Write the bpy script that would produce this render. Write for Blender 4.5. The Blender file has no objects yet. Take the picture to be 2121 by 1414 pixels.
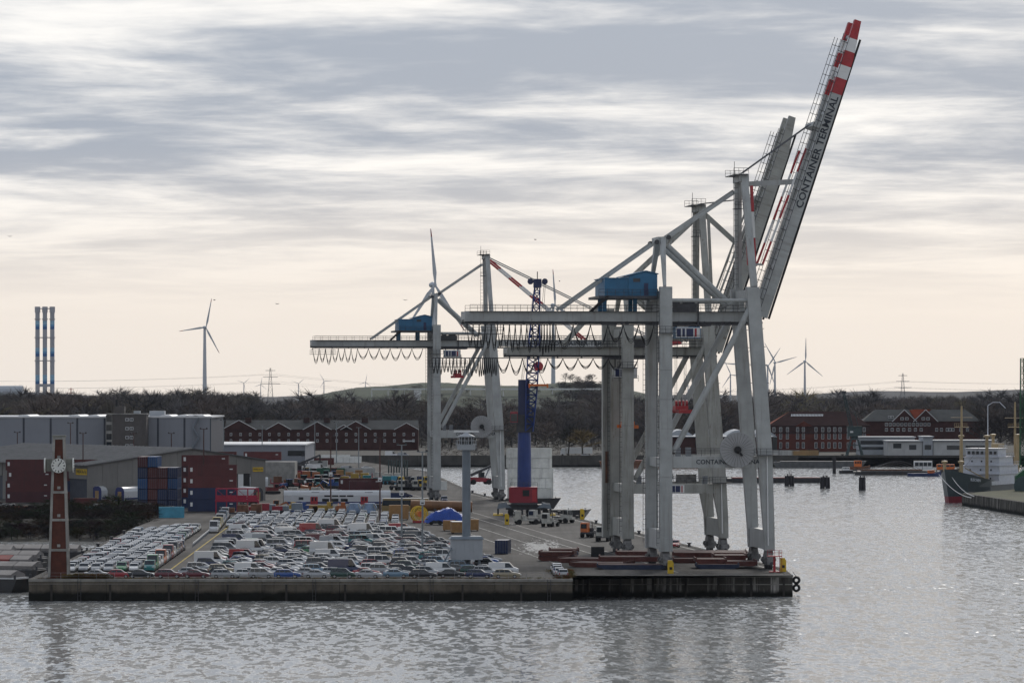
import bpy, bmesh, math, random
import numpy as np
from mathutils import Vector, Matrix
random.seed(7)
rnd = random.Random(11)
SC = bpy.context.scene
COL = SC.collection
R = math.radians

# ------------------------------------------------------------------ camera
F_PX, EYE, HORIZON, MID = 8500.0, 31.0, 803.0, 1060.5     # lens in photo pixels, eye height over the quay
cam = bpy.data.cameras.new('camera')
cam.sensor_width = 36.0
cam.lens = F_PX / 2121.0 * 36.0
cam.shift_y = (HORIZON - 707.0) / 2121.0
cam.clip_start = 1.0
cam.clip_end = 60000.0
camo = bpy.data.objects.new('camera', cam)
camo.location = (0, 0, EYE)
camo.rotation_euler = (R(90), 0, 0)
COL.objects.link(camo)
SC.camera = camo

# ------------------------------------------------------------------ sky, sun, exposure
SUN_EL, SUN_AZ = 31.0, 12.0         # degrees; azimuth from straight ahead towards the right
world = bpy.data.worlds.new('World')
SC.world = world
world.use_nodes = True
wn, wl = world.node_tree.nodes, world.node_tree.links
wn.clear()
def N(nodes, kind, **kw):
    n = nodes.new(kind)
    for k, v in kw.items():
        if k.startswith('i_'):
            n.inputs[k[2:].replace('_', ' ')].default_value = v
        elif k.startswith('n_'):
            n.inputs[int(k[2:])].default_value = v
        else:
            setattr(n, k, v)
    return n
w_out = N(wn, 'ShaderNodeOutputWorld')
w_bg = N(wn, 'ShaderNodeBackground', i_Strength=0.1)
sky = N(wn, 'ShaderNodeTexSky', sky_type='NISHITA', sun_disc=False, sun_elevation=R(SUN_EL), sun_rotation=R(SUN_AZ), air_density=1.0, dust_density=2.0)
tc = N(wn, 'ShaderNodeTexCoord')
sep = N(wn, 'ShaderNodeSeparateXYZ')
wl.new(tc.outputs['Generated'], sep.inputs[0])
def wmath(op, a, b=None, clamp=False):
    n = N(wn, 'ShaderNodeMath', operation=op, use_clamp=clamp)
    for i, x in enumerate((a, b)):
        if x is None: continue
        if isinstance(x, (int, float)): n.inputs[i].default_value = x
        else: wl.new(x, n.inputs[i])
    return n.outputs[0]
def wmix(f, a, b):
    n = N(wn, 'ShaderNodeMix', data_type='RGBA')
    for s, x in ((n.inputs[0], f), (n.inputs[6], a), (n.inputs[7], b)):
        if isinstance(x, (int, float)): s.default_value = x
        elif isinstance(x, tuple): s.default_value = (*x, 1)
        else: wl.new(x, s)
    return n.outputs[2]
el = wmath('MAXIMUM', sep.outputs[2], 0.0)
den = wmath('ADD', el, 0.06)
px = wmath('DIVIDE', sep.outputs[0], den)
py = wmath('DIVIDE', sep.outputs[1], den)
comb = N(wn, 'ShaderNodeCombineXYZ')
wl.new(px, comb.inputs[0]); wl.new(py, comb.inputs[1])
def wnoise(scale, detail, rough, off, sx=1.0, sy=1.0, dist=0.0):
    mp = N(wn, 'ShaderNodeMapping')
    mp.inputs['Location'].default_value = off
    mp.inputs['Scale'].default_value = (sx, sy, 1)
    wl.new(comb.outputs[0], mp.inputs[0])
    t = N(wn, 'ShaderNodeTexNoise', i_Scale=scale, i_Detail=detail, i_Roughness=rough, i_Distortion=dist)
    wl.new(mp.outputs[0], t.inputs['Vector'])
    return t.outputs[0]
def wramp(x, lo, hi):
    n = N(wn, 'ShaderNodeMapRange', interpolation_type='SMOOTHSTEP')
    n.inputs['From Min'].default_value = lo; n.inputs['From Max'].default_value = hi
    wl.new(x, n.inputs[0])
    return n.outputs[0]
big = wnoise(1.3, 7.0, 0.57, (4.063, -1.408, 0.789), 1.0, 1.0, 0.35)
fine = wnoise(5.5, 6.0, 0.62, (9.4, 2.2, 0), 0.9, 1.0, 0.3)
dens = wmath('ADD', wmath('MULTIPLY', big, 0.8), wmath('MULTIPLY', fine, 0.2))
dens = wmath('ADD', dens, wmath('MULTIPLY', wramp(el, 0.035, 0.085), 0.055))
thick = wramp(dens, 0.36, 0.63)
cloud = wmix(thick, (8.9, 8.8, 8.7), (2.9, 3.45, 4.4))
hz = wramp(el, 0.012, 0.062)          # air near the horizon is pale and warm
cream = (8.3, 7.7, 7.1)
cloud2 = wmix(hz, cream, cloud)
cover = wmix(0.93, sky.outputs[0], cloud2)
low = wramp(sep.outputs[2], -0.01, 0.0)
ground_air = wmix(low, (4.0, 3.9, 3.8), cover)
wl.new(ground_air, w_bg.inputs[0])
wl.new(w_bg.outputs[0], w_out.inputs[0])

sun_d = bpy.data.lights.new('sun', 'SUN')
sun_d.energy = 1.5
sun_d.angle = R(14)
sun_d.color = (1.0, 0.95, 0.88)
sun = bpy.data.objects.new('sun', sun_d)
sdir = Vector((math.sin(R(SUN_AZ)) * math.cos(R(SUN_EL)), math.cos(R(SUN_AZ)) * math.cos(R(SUN_EL)), math.sin(R(SUN_EL))))
sun.rotation_euler = sdir.to_track_quat('Z', 'Y').to_euler()
sun.location = (0, 0, 400)
COL.objects.link(sun)

vs = SC.view_settings
vs.view_transform = 'Standard'; vs.look = 'None'; vs.gamma = 1.0; vs.use_curve_mapping = False
vs.exposure = 0.14
SC.render.engine = 'CYCLES'
cy = SC.cycles
cy.use_denoising = True
cy.max_bounces = 5; cy.diffuse_bounces = 2; cy.glossy_bounces = 3; cy.transmission_bounces = 2
cy.volume_bounces = 0; cy.transparent_max_bounces = 6
cy.use_adaptive_sampling = True; cy.adaptive_threshold = 0.02
cy.sample_clamp_direct = 1.6; cy.sample_clamp_indirect = 4.0
cy.caustics_reflective = False; cy.caustics_refractive = False

# ------------------------------------------------------------------ measuring helpers (photo reading -> metres)
def ground(u, v, z=0.0):
    """the place on the level z that the photo shows at (u, v)"""
    y = F_PX * (EYE - z) / (v - HORIZON)
    return Vector(((u - MID) * y / F_PX, y, z))
def at(u, v, y):
    """the place at distance y that the photo shows at (u, v)"""
    return Vector(((u - MID) * y / F_PX, y, EYE - (v - HORIZON) * y / F_PX))
WATER = -3.45

# ------------------------------------------------------------------ materials
MATS = {}
def lin(c):
    return tuple(((x / 12.92) if x <= 0.04045 else ((x + 0.055) / 1.055) ** 2.4) for x in c)
def mat(name, col=(0.5, 0.5, 0.5), rough=0.6, metal=0.0, var=0.18, scale=0.6, streak=0.0, dirt=(0.05, 0.04, 0.03), coat=0.0,
        bump=0.0, source=None, fine=0.0, emit=0.0, alpha=1.0, spec=0.5, spots=0.0):
    """a procedural surface: base colour, blotches, optional vertical run-off streaks, relief"""
    if name in MATS: return MATS[name]
    m = bpy.data.materials.new(name); m.use_nodes = True
    nt = m.node_tree; nn, ln = nt.nodes, nt.links
    b = nn['Principled BSDF']
    b.inputs['Roughness'].default_value = rough; b.inputs['Metallic'].default_value = metal
    b.inputs['Specular IOR Level'].default_value = spec
    if coat: b.inputs['Coat Weight'].default_value = coat; b.inputs['Coat Roughness'].default_value = 0.05
    t = N(nn, 'ShaderNodeTexCoord'); oi = N(nn, 'ShaderNodeObjectInfo')
    add = N(nn, 'ShaderNodeVectorMath', operation='ADD')
    mul = N(nn, 'ShaderNodeVectorMath', operation='SCALE'); mul.inputs[0].default_value = (37, 53, 71)
    ln.new(oi.outputs['Random'], mul.inputs['Scale'])
    ln.new(t.outputs['Object'], add.inputs[0]); ln.new(mul.outputs[0], add.inputs[1])
    if source == 'object':
        csock = oi.outputs['Color']
    elif source == 'attribute':
        a = N(nn, 'ShaderNodeVertexColor', layer_name='Col'); csock = a.outputs[0]
    else:
        rgb = N(nn, 'ShaderNodeRGB'); rgb.outputs[0].default_value = (*col, 1); csock = rgb.outputs[0]
    no = N(nn, 'ShaderNodeTexNoise', i_Scale=scale, i_Detail=5.0, i_Roughness=0.6)
    ln.new(add.outputs[0], no.inputs['Vector'])
    mr = N(nn, 'ShaderNodeMapRange')
    mr.inputs['From Min'].default_value = 0.3; mr.inputs['From Max'].default_value = 0.7
    mr.inputs['To Min'].default_value = 1 - var; mr.inputs['To Max'].default_value = 1 + var
    ln.new(no.outputs[0], mr.inputs[0])
    vm = N(nn, 'ShaderNodeVectorMath', operation='SCALE')
    ln.new(csock, vm.inputs[0]); ln.new(mr.outputs[0], vm.inputs['Scale'])
    cs = vm.outputs[0]
    if fine:
        n3 = N(nn, 'ShaderNodeTexNoise', i_Scale=scale * 14, i_Detail=2.0)
        ln.new(add.outputs[0], n3.inputs['Vector'])
        m3 = N(nn, 'ShaderNodeMapRange'); m3.inputs['To Min'].default_value = 1 - fine; m3.inputs['To Max'].default_value = 1 + fine
        ln.new(n3.outputs[0], m3.inputs[0])
        v3 = N(nn, 'ShaderNodeVectorMath', operation='SCALE'); ln.new(cs, v3.inputs[0]); ln.new(m3.outputs[0], v3.inputs['Scale'])
        cs = v3.outputs[0]
    if streak:
        mp = N(nn, 'ShaderNodeMapping'); mp.inputs['Scale'].default_value = (1.3, 1.3, 0.09)
        ln.new(add.outputs[0], mp.inputs[0])
        n2 = N(nn, 'ShaderNodeTexNoise', i_Scale=1.0, i_Detail=6.0, i_Roughness=0.65)
        ln.new(mp.outputs[0], n2.inputs['Vector'])
        r2 = N(nn, 'ShaderNodeMapRange', interpolation_type='SMOOTHSTEP')
        r2.inputs['From Min'].default_value = 0.5; r2.inputs['From Max'].default_value = 0.72
        r2.inputs['To Max'].default_value = streak
        ln.new(n2.outputs[0], r2.inputs[0])
        mx = N(nn, 'ShaderNodeMix', data_type='RGBA'); mx.inputs[7].default_value = (*dirt, 1)
        ln.new(r2.outputs[0], mx.inputs[0]); ln.new(cs, mx.inputs[6])
        cs = mx.outputs[2]
    if spots:       # rust blooms with short runs below them
        mp = N(nn, 'ShaderNodeMapping'); mp.inputs['Scale'].default_value = (1.6, 1.6, 0.45); ln.new(add.outputs[0], mp.inputs[0])
        n4 = N(nn, 'ShaderNodeTexNoise', i_Scale=0.9, i_Detail=7.0, i_Roughness=0.72); ln.new(mp.outputs[0], n4.inputs['Vector'])
        r4 = N(nn, 'ShaderNodeMapRange', interpolation_type='SMOOTHSTEP'); r4.inputs['From Min'].default_value = 0.6; r4.inputs['From Max'].default_value = 0.72; r4.inputs['To Max'].default_value = spots
        ln.new(n4.outputs[0], r4.inputs[0])
        x4 = N(nn, 'ShaderNodeMix', data_type='RGBA'); x4.inputs[7].default_value = (0.13, 0.075, 0.045, 1)
        ln.new(r4.outputs[0], x4.inputs[0]); ln.new(cs, x4.inputs[6]); cs = x4.outputs[2]
    ln.new(cs, b.inputs['Base Color'])
    if bump:
        bp = N(nn, 'ShaderNodeBump', i_Strength=1.0, i_Distance=bump)
        nb = N(nn, 'ShaderNodeTexNoise', i_Scale=scale * 6, i_Detail=4.0)
        ln.new(add.outputs[0], nb.inputs['Vector']); ln.new(nb.outputs[0], bp.inputs['Height'])
        ln.new(bp.outputs[0], b.inputs['Normal'])
    if emit:
        b.inputs['Emission Color'].default_value = (*col, 1); b.inputs['Emission Strength'].default_value = emit
    if alpha < 1: b.inputs['Alpha'].default_value = alpha
    MATS[name] = m
    return m

# ------------------------------------------------------------------ mesh helpers
class MB:
    """collects pieces of ONE part"""
    def __init__(s): s.v, s.f, s.m = [], [], []
    def add(s, vs_, fs, mi=0):
        o = len(s.v); s.v.extend([tuple(x) for x in vs_])
        s.f.extend([tuple(o + i for i in f) for f in fs]); s.m.extend([mi] * len(fs)); return s
    def box(s, x0, x1, y0, y1, z0, z1, mi=0):
        return s.add([(x0,y0,z0),(x1,y0,z0),(x1,y1,z0),(x0,y1,z0),(x0,y0,z1),(x1,y0,z1),(x1,y1,z1),(x0,y1,z1)],
              [(0,3,2,1),(4,5,6,7),(0,1,5,4),(1,2,6,5),(2,3,7,6),(3,0,4,7)], mi)
    def frame(s, p, q, up):
        d = (Vector(q) - Vector(p)).normalized(); up = Vector(up)
        if abs(d.dot(up)) > 0.995: up = Vector((0, 1, 0)) if abs(d.y) < 0.9 else Vector((1, 0, 0))
        a = d.cross(up).normalized(); return a, a.cross(d).normalized()
    def bar(s, p, q, w, h, w2=None, h2=None, mi=0, up=(0, 0, 1)):
        """box beam from p to q, w wide, h high, optionally tapering to w2 x h2"""
        p, q = Vector(p), Vector(q); a, b = s.frame(p, q, up)
        w2 = w if w2 is None else w2; h2 = h if h2 is None else h2
        c = []
        for e, ww, hh in ((p, w, h), (q, w2, h2)):
            for i, j in ((-1,-1),(1,-1),(1,1),(-1,1)): c.append(e + a * (i * ww / 2) + b * (j * hh / 2))
        return s.add(c, [(0,3,2,1),(4,5,6,7),(0,1,5,4),(1,2,6,5),(2,3,7,6),(3,0,4,7)], mi)
    def tube(s, p, q, r, r2=None, n=8, mi=0, caps=True):
        p, q = Vector(p), Vector(q); a, b = s.frame(p, q, (0, 0, 1)); r2 = r if r2 is None else r2
        c = []
        for e, rr in ((p, r), (q, r2)):
            for k in range(n):
                t = 2 * math.pi * k / n; c.append(e + a * (math.cos(t) * rr) + b * (math.sin(t) * rr))
        fs = [(k, (k + 1) % n, n + (k + 1) % n, n + k) for k in range(n)]
        if caps: fs += [tuple(range(n - 1, -1, -1)), tuple(range(n, 2 * n))]
        return s.add(c, fs, mi)
    def path(s, pts, r, n=5, mi=0):
        pts = [Vector(p) for p in pts]; c = []
        for i, p in enumerate(pts):
            d = pts[min(i + 1, len(pts) - 1)] - pts[max(i - 1, 0)]
            a, b = s.frame((0, 0, 0), d, (0, 0, 1))
            for k in range(n):
                t = 2 * math.pi * k / n; c.append(p + a * (math.cos(t) * r) + b * (math.sin(t) * r))
        fs = []
        for i in range(len(pts) - 1):
            for k in range(n): fs.append((i*n + k, i*n + (k+1) % n, (i+1)*n + (k+1) % n, (i+1)*n + k))
        fs += [tuple(range(n - 1, -1, -1)), tuple(range((len(pts) - 1) * n, len(pts) * n))]
        return s.add(c, fs, mi)
    def prism(s, poly, ext, mi=0):
        """a flat outline pushed along ext"""
        n = len(poly); e = Vector(ext); c = [Vector(p) for p in poly]; c += [p + e for p in c]
        return s.add(c, [tuple(range(n - 1, -1, -1)), tuple(range(n, 2 * n))] + [(k, (k+1) % n, n + (k+1) % n, n + k) for k in range(n)], mi)
    def lathe(s, prof, n=12, mi=0, c=(0, 0, 0), a0=0.0):
        """profile [(r, z)] turned about the vertical through c"""
        vsn = []
        for r, z in prof:
            for k in range(n):
                t = a0 + 2 * math.pi * k / n; vsn.append((c[0] + math.cos(t) * r, c[1] + math.sin(t) * r, c[2] + z))
        fs = []
        for i in range(len(prof) - 1):
            for k in range(n): fs.append((i*n + k, i*n + (k+1) % n, (i+1)*n + (k+1) % n, (i+1)*n + k))
        fs += [tuple(range(n - 1, -1, -1)), tuple(range((len(prof) - 1) * n, len(prof) * n))]
        return s.add(vsn, fs, mi)
    def mesh(s, name, mats, smooth=False):
        me = bpy.data.meshes.new(name); me.from_pydata(s.v, [], s.f)
        for m in (mats if isinstance(mats, (list, tuple)) else [mats]): me.materials.append(m)
        if len(me.materials) > 1: me.polygons.foreach_set('material_index', s.m)
        bm = bmesh.new(); bm.from_mesh(me); bmesh.ops.recalc_face_normals(bm, faces=bm.faces); bm.to_mesh(me); bm.free()
        if smooth: me.polygons.foreach_set('use_smooth', [True] * len(me.polygons))
        me.update(); return me
    def build(s, name, mats, parent=None, loc=None, rz=0.0, smooth=False):
        return link(name, s.mesh(name, mats, smooth), parent, loc, rz)
def link(name, data, parent=None, loc=None, rz=0.0):
    o = bpy.data.objects.new(name, data); COL.objects.link(o)
    if parent is not None: o.parent = parent
    if loc is not None: o.location = loc
    if rz: o.rotation_euler = (0, 0, rz)
    return o
def tag(o, label, cat, group=None):
    o['label'] = label; o['category'] = cat
    if group: o['group'] = group
    return o
def thing(name, label, cat, loc=(0, 0, 0), rz=0.0, group=None):
    return tag(link(name, None, None, loc, rz), label, cat, group)
def kind(o, k): o['kind'] = k; return o
def box(name, m, x0, x1, y0, y1, z0, z1, parent=None, loc=None, rz=0.0):
    return MB().box(x0, x1, y0, y1, z0, z1).build(name, m, parent, loc, rz)
def copy_tree(o, parent=None):
    c = o.copy(); COL.objects.link(c); c.parent = parent
    for ch in o.children: copy_tree(ch, c)
    return c
FONT_CACHE = {}
def lettering(name, text, height, m, parent, origin, xdir, updir, center=True, depth=0.02, stretch=1.0):
    """raised letters; xdir is the reading direction, updir the letters' upright"""
    key = (text, center)
    if key not in FONT_CACHE:
        cu = bpy.data.curves.new('text', 'FONT'); cu.body = text; cu.size = 1.0; cu.extrude = 0.01; cu.offset = 0.018; cu.resolution_u = 2
        cu.align_x = 'CENTER' if center else 'LEFT'; cu.align_y = 'CENTER'
        tmp = bpy.data.objects.new('text', cu); COL.objects.link(tmp)
        dg = bpy.context.evaluated_depsgraph_get(); dg.update()
        FONT_CACHE[key] = bpy.data.meshes.new_from_object(tmp.evaluated_get(dg))
        bpy.data.objects.remove(tmp)
    me = FONT_CACHE[key].copy(); me.materials.clear(); me.materials.append(m)
    x = Vector(xdir).normalized(); y = Vector(updir).normalized(); z = x.cross(y)
    o = link(name, me, parent)
    k = height / 0.72
    M = Matrix((x * k * stretch, y * k, z * k)).transposed().to_4x4(); M.translation = Vector(origin) + z * depth
    o.matrix_local = M
    o['kind'] = 'stuff'
    return o
def ordinal(n):
    w = ['', 'first','second','third','fourth','fifth','sixth','seventh','eighth','ninth','tenth','eleventh','twelfth','thirteenth','fourteenth','fifteenth','sixteenth','seventeenth','eighteenth','nineteenth']
    if n < 20: return w[n]
    tens = {2:'twenty',3:'thirty',4:'forty',5:'fifty',6:'sixty'}[n // 10]
    return (tens[:-1] + 'ieth') if n % 10 == 0 else tens + '-' + w[n % 10]

# ------------------------------------------------------------------ water
def water_material():
    m = bpy.data.materials.new('river_water'); m.use_nodes = True
    nn, ln = m.node_tree.nodes, m.node_tree.links
    b = nn['Principled BSDF']
    b.inputs['Base Color'].default_value = (0.33, 0.33, 0.315, 1); b.inputs['Roughness'].default_value = 0.12; b.inputs['IOR'].default_value = 1.33
    g = N(nn, 'ShaderNodeNewGeometry')
    def noise(scale, detail, sx, sy, rough=0.5, dist=0.0):
        mp = N(nn, 'ShaderNodeMapping'); mp.inputs['Scale'].default_value = (sx, sy, 1)
        ln.new(g.outputs['Position'], mp.inputs[0])
        t = N(nn, 'ShaderNodeTexNoise', i_Scale=scale, i_Detail=detail, i_Roughness=rough, i_Distortion=dist)
        ln.new(mp.outputs[0], t.inputs['Vector']); return t.outputs[0]
    gust = noise(0.011, 3.0, 0.3, 1.0, 0.6)
    gr = N(nn, 'ShaderNodeMapRange'); gr.inputs['From Min'].default_value = 0.35; gr.inputs['From Max'].default_value = 0.68
    gr.inputs['To Min'].default_value = 0.6; gr.inputs['To Max'].default_value = 1.3
    ln.new(gust, gr.inputs[0])
    def slope(scale, detail, sx, sy, amp, rough):
        """wave facets: slope of the surface across and along the view, straight from noise"""
        mp = N(nn, 'ShaderNodeMapping'); mp.inputs['Scale'].default_value = (sx, sy, 1)
        ln.new(g.outputs['Position'], mp.inputs[0])
        t = N(nn, 'ShaderNodeTexNoise', i_Scale=scale, i_Detail=detail, i_Roughness=rough, i_Distortion=0.4)
        ln.new(mp.outputs[0], t.inputs['Vector'])
        a = N(nn, 'ShaderNodeVectorMath', operation='SUBTRACT'); a.inputs[1].default_value = (0.5, 0.5, 0.5)
        ln.new(t.outputs['Color'], a.inputs[0])
        k = N(nn, 'ShaderNodeVectorMath', operation='MULTIPLY'); k.inputs[1].default_value = (amp, amp, 0)
        ln.new(a.outputs[0], k.inputs[0]); return k.outputs[0]
    s1 = slope(0.85, 2.0, 1.0, 0.30, 0.80, 0.6); s2 = slope(0.06, 2.0, 0.6, 1.0, 0.10, 0.5)
    ad = N(nn, 'ShaderNodeVectorMath', operation='ADD'); ln.new(s1, ad.inputs[0]); ln.new(s2, ad.inputs[1])
    sc_ = N(nn, 'ShaderNodeVectorMath', operation='SCALE'); ln.new(ad.outputs[0], sc_.inputs[0]); ln.new(gr.outputs[0], sc_.inputs['Scale'])
    up = N(nn, 'ShaderNodeVectorMath', operation='ADD'); up.inputs[1].default_value = (0, 0, 1); ln.new(sc_.outputs[0], up.inputs[0])
    nz = N(nn, 'ShaderNodeVectorMath', operation='NORMALIZE'); ln.new(up.outputs[0], nz.inputs[0])
    ln.new(nz.outputs[0], b.inputs['Normal'])
    return m
wm = MB(); wm.add([(-2650, 200, 0), (2650, 200, 0), (2650, 2600, 0), (-2650, 2600, 0)], [(0, 1, 2, 3)])
kind(wm.build('water', water_material(), loc=(0, 0, WATER)), 'structure')

# ------------------------------------------------------------------ the pier: deck and quay walls
def deck_material():
    m = mat('quay_asphalt', (0.07, 0.065, 0.06), rough=0.8, spec=0.08, var=0.42, scale=0.05, fine=0.12, bump=0.01)
    nn, ln = m.node_tree.nodes, m.node_tree.links
    b = nn['Principled BSDF']; src = b.inputs['Base Color'].links[0].from_socket
    g = N(nn, 'ShaderNodeNewGeometry')
    # tyre-worn dark lanes that follow the quay, pale dried spill by the hatch covers
    mp = N(nn, 'ShaderNodeMapping'); mp.inputs['Rotation'].default_value = (0, 0, -0.115); mp.inputs['Scale'].default_value = (0.22, 0.006, 1)
    ln.new(g.outputs['Position'], mp.inputs[0])
    t = N(nn, 'ShaderNodeTexNoise', i_Scale=1.0, i_Detail=4.0, i_Roughness=0.6); ln.new(mp.outputs[0], t.inputs['Vector'])
    r = N(nn, 'ShaderNodeMapRange'); r.inputs['From Min'].default_value = 0.35; r.inputs['From Max'].default_value = 0.65
    r.inputs['To Min'].default_value = 0.55; r.inputs['To Max'].default_value = 1.3
    ln.new(t.outputs[0], r.inputs[0])
    v = N(nn, 'ShaderNodeVectorMath', operation='SCALE'); ln.new(src, v.inputs[0]); ln.new(r.outputs[0], v.inputs['Scale'])
    # spill
    sub = N(nn, 'ShaderNodeVectorMath', operation='SUBTRACT'); sub.inputs[1].default_value = (5.6, 800, 0)
    ln.new(g.outputs['Position'], sub.inputs[0])
    mp2 = N(nn, 'ShaderNodeMapping'); mp2.inputs['Rotation'].default_value = (0, 0, -0.05); mp2.inputs['Scale'].default_value = (1 / 5.5, 1 / 48.0, 0)
    ln.new(sub.outputs[0], mp2.inputs[0])
    ln_ = N(nn, 'ShaderNodeVectorMath', operation='LENGTH'); ln.new(mp2.outputs[0], ln_.inputs[0])
    mp3 = N(nn, 'ShaderNodeMapping'); mp3.inputs['Scale'].default_value = (0.9, 0.12, 0); ln.new(g.outputs['Position'], mp3.inputs[0])
    t2 = N(nn, 'ShaderNodeTexNoise', i_Scale=1.0, i_Detail=5.0, i_Roughness=0.7, i_Distortion=1.2); ln.new(mp3.outputs[0], t2.inputs['Vector'])
    sm = N(nn, 'ShaderNodeMath', operation='SUBTRACT'); ln.new(t2.outputs[0], sm.inputs[0])
    hf = N(nn, 'ShaderNodeMath', operation='MULTIPLY'); hf.inputs[1].default_value = 0.33; ln.new(ln_.outputs['Value'], hf.inputs[0]); ln.new(hf.outputs[0], sm.inputs[1])
    rr = N(nn, 'ShaderNodeMapRange'); rr.inputs['From Min'].default_value = 0.3; rr.inputs['From Max'].default_value = 0.38; rr.inputs['To Max'].default_value = 0.75
    ln.new(sm.outputs[0], rr.inputs[0])
    mx = N(nn, 'ShaderNodeMix', data_type='RGBA'); mx.inputs[7].default_value = (0.5, 0.49, 0.47, 1)
    ln.new(rr.outputs[0], mx.inputs[0]); ln.new(v.outputs[0], mx.inputs[6]); ln.new(mx.outputs[2], b.inputs['Base Color'])
    return m
M_DECK = deck_material()
def wall_material(name, base, pale, amount, foot=-1.9):
    m = mat(name, base, rough=0.9, spec=0.1, var=0.3, scale=0.25, streak=amount, dirt=pale, bump=0.03, fine=0.15)
    nn, ln = m.node_tree.nodes, m.node_tree.links
    b = nn['Principled BSDF']; src = b.inputs['Base Color'].links[0].from_socket
    g = N(nn, 'ShaderNodeNewGeometry'); sp = N(nn, 'ShaderNodeSeparateXYZ'); ln.new(g.outputs['Position'], sp.inputs[0])
    t = N(nn, 'ShaderNodeTexNoise', i_Scale=0.5, i_Detail=5.0); ln.new(g.outputs['Position'], t.inputs['Vector'])
    a = N(nn, 'ShaderNodeMath', operation='ADD'); ln.new(sp.outputs[2], a.inputs[0]); ln.new(t.outputs[0], a.inputs[1])
    r = N(nn, 'ShaderNodeMapRange', interpolation_type='SMOOTHSTEP'); r.inputs['From Min'].default_value = foot; r.inputs['From Max'].default_value = foot + 0.9
    ln.new(a.outputs[0], r.inputs[0])
    mx = N(nn, 'ShaderNodeMix', data_type='RGBA'); mx.inputs[6].default_value = (0.012, 0.012, 0.01, 1)     # weed below the tide line
    ln.new(r.outputs[0], mx.inputs[0]); ln.new(src, mx.inputs[7]); ln.new(mx.outputs[2], b.inputs['Base Color'])
    return m
M_WALL = wall_material('quay_concrete', (0.11, 0.094, 0.074), (0.05, 0.045, 0.04), 0.6)
M_WALL_DARK = wall_material('tarred_quay_concrete', (0.06, 0.055, 0.048), (0.42, 0.4, 0.37), 0.85, -2.5)
M_COPING = mat('coping_concrete', (0.2, 0.19, 0.17), rough=0.85, var=0.3, scale=0.6, bump=0.02)
M_EARTH = mat('bank_earth', (0.03, 0.027, 0.02), rough=0.95, var=0.5, scale=0.3, bump=0.15)
M_LAND = mat('far_ground', (0.05, 0.045, 0.034), rough=0.95, var=0.5, scale=0.012, fine=0.2)

def flat(name, pts, z, m, parent=None):
    me = bpy.data.meshes.new(name); bm = bmesh.new()
    f = bm.faces.new([bm.verts.new((p[0], p[1], z)) for p in pts]); bmesh.ops.triangulate(bm, faces=[f]); bmesh.ops.recalc_face_normals(bm, faces=bm.faces)
    for f in bm.faces:
        if f.normal.z < 0: f.normal_flip()
    bm.to_mesh(me); bm.free(); me.materials.append(m)
    return link(name, me, parent)
FRONT, BLOCK = 664.0, 678.0
def edge_x(y): return 46.6 - 0.1134 * (y - 704.5)
QEDGE = [(46.4, 679.0), (46.7, 704.5), (edge_x(1214), 1214), (-31.4, 1523), (-60.5, 1711), (-74, 1800)]
pier = kind(flat('pier_deck', [(-78.2, FRONT), (9.8, FRONT), (9.8, BLOCK), (46.4, BLOCK)] + QEDGE[1:] + [(-600, 1800), (-600, 974), (-84, 961), (-84, 920)], 0.0, M_DECK), 'structure')
def wall_run(name, a, b, z0, z1, thick, m, parent, panel=14.0, gap=0.06, batter=0.0):
    """upright panels from a to b along the water side, each a part of its own"""
    a, b = Vector((*a, 0)), Vector((*b, 0)); L = (b - a).length; n = max(1, round(L / panel)); d = (b - a) / L
    nrm = Vector((d.y, -d.x, 0))
    for i in range(n):
        p, q = a + d * (L * i / n + gap / 2), a + d * (L * (i + 1) / n - gap / 2)
        w = MB(); o0 = nrm * rnd.uniform(0.0, 0.03)
        w.prism([p + o0, q + o0, q - nrm * thick, p - nrm * thick], (0, 0, z1 - z0))
        ob = w.build(name, m, parent); ob.location.z = z0
qw = link('quay_wall', None); qw['kind'] = 'structure'
wall_run('wall_panel', (-78.2, FRONT), (9.8, FRONT), -5, -0.32, 1.5, M_WALL, qw, 13.0)
wall_run('coping_block', (-78.25, FRONT - 0.06), (9.85, FRONT - 0.06), -0.32, 0.1, 0.8, M_COPING, qw, 13.0, 0.03)
wall_run('wall_panel', (9.8, BLOCK), (46.4, BLOCK), -5, -0.25, 1.5, M_WALL_DARK, qw, 12.2)
wall_run('coping_block', (9.75, BLOCK - 0.06), (46.45, BLOCK - 0.06), -0.25, 0.12, 0.8, M_COPING, qw, 12.2, 0.03)
wall_run('ledge', (9.8, BLOCK - 0.1), (46.4, BLOCK - 0.1), -1.5, -1.36, 0.4, M_COPING, qw, 12.2, 0.03)
wall_run('ledge', (-78.2, FRONT - 0.08), (9.8, FRONT - 0.08), -0.72, -0.64, 0.3, M_COPING, qw, 13.0, 0.03)
wall_run('wall_panel', (9.8, FRONT + 0.9), (9.8, BLOCK), -5, 0.1, 0.5, M_WALL, qw, 14)
for p, q in zip(QEDGE[:-1], QEDGE[1:]):
    wall_run('wall_panel', p, q, -5, 0.06, 1.2, M_WALL_DARK, qw, 40.0)
wall_run('wall_panel', (-84, 918), (-78.2, FRONT), -5, 0.05, 1.2, M_WALL_DARK, qw, 40.0)
# left bank falls to the basin
bk = MB(); bk.add([(-84, 917, WATER - 0.3), (-600, 923, WATER - 0.3), (-600, 975, 0.3), (-84, 962, 0.3)], [(0, 1, 2, 3)])
kind(bk.build('river_bank', M_EARTH), 'structure')
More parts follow.
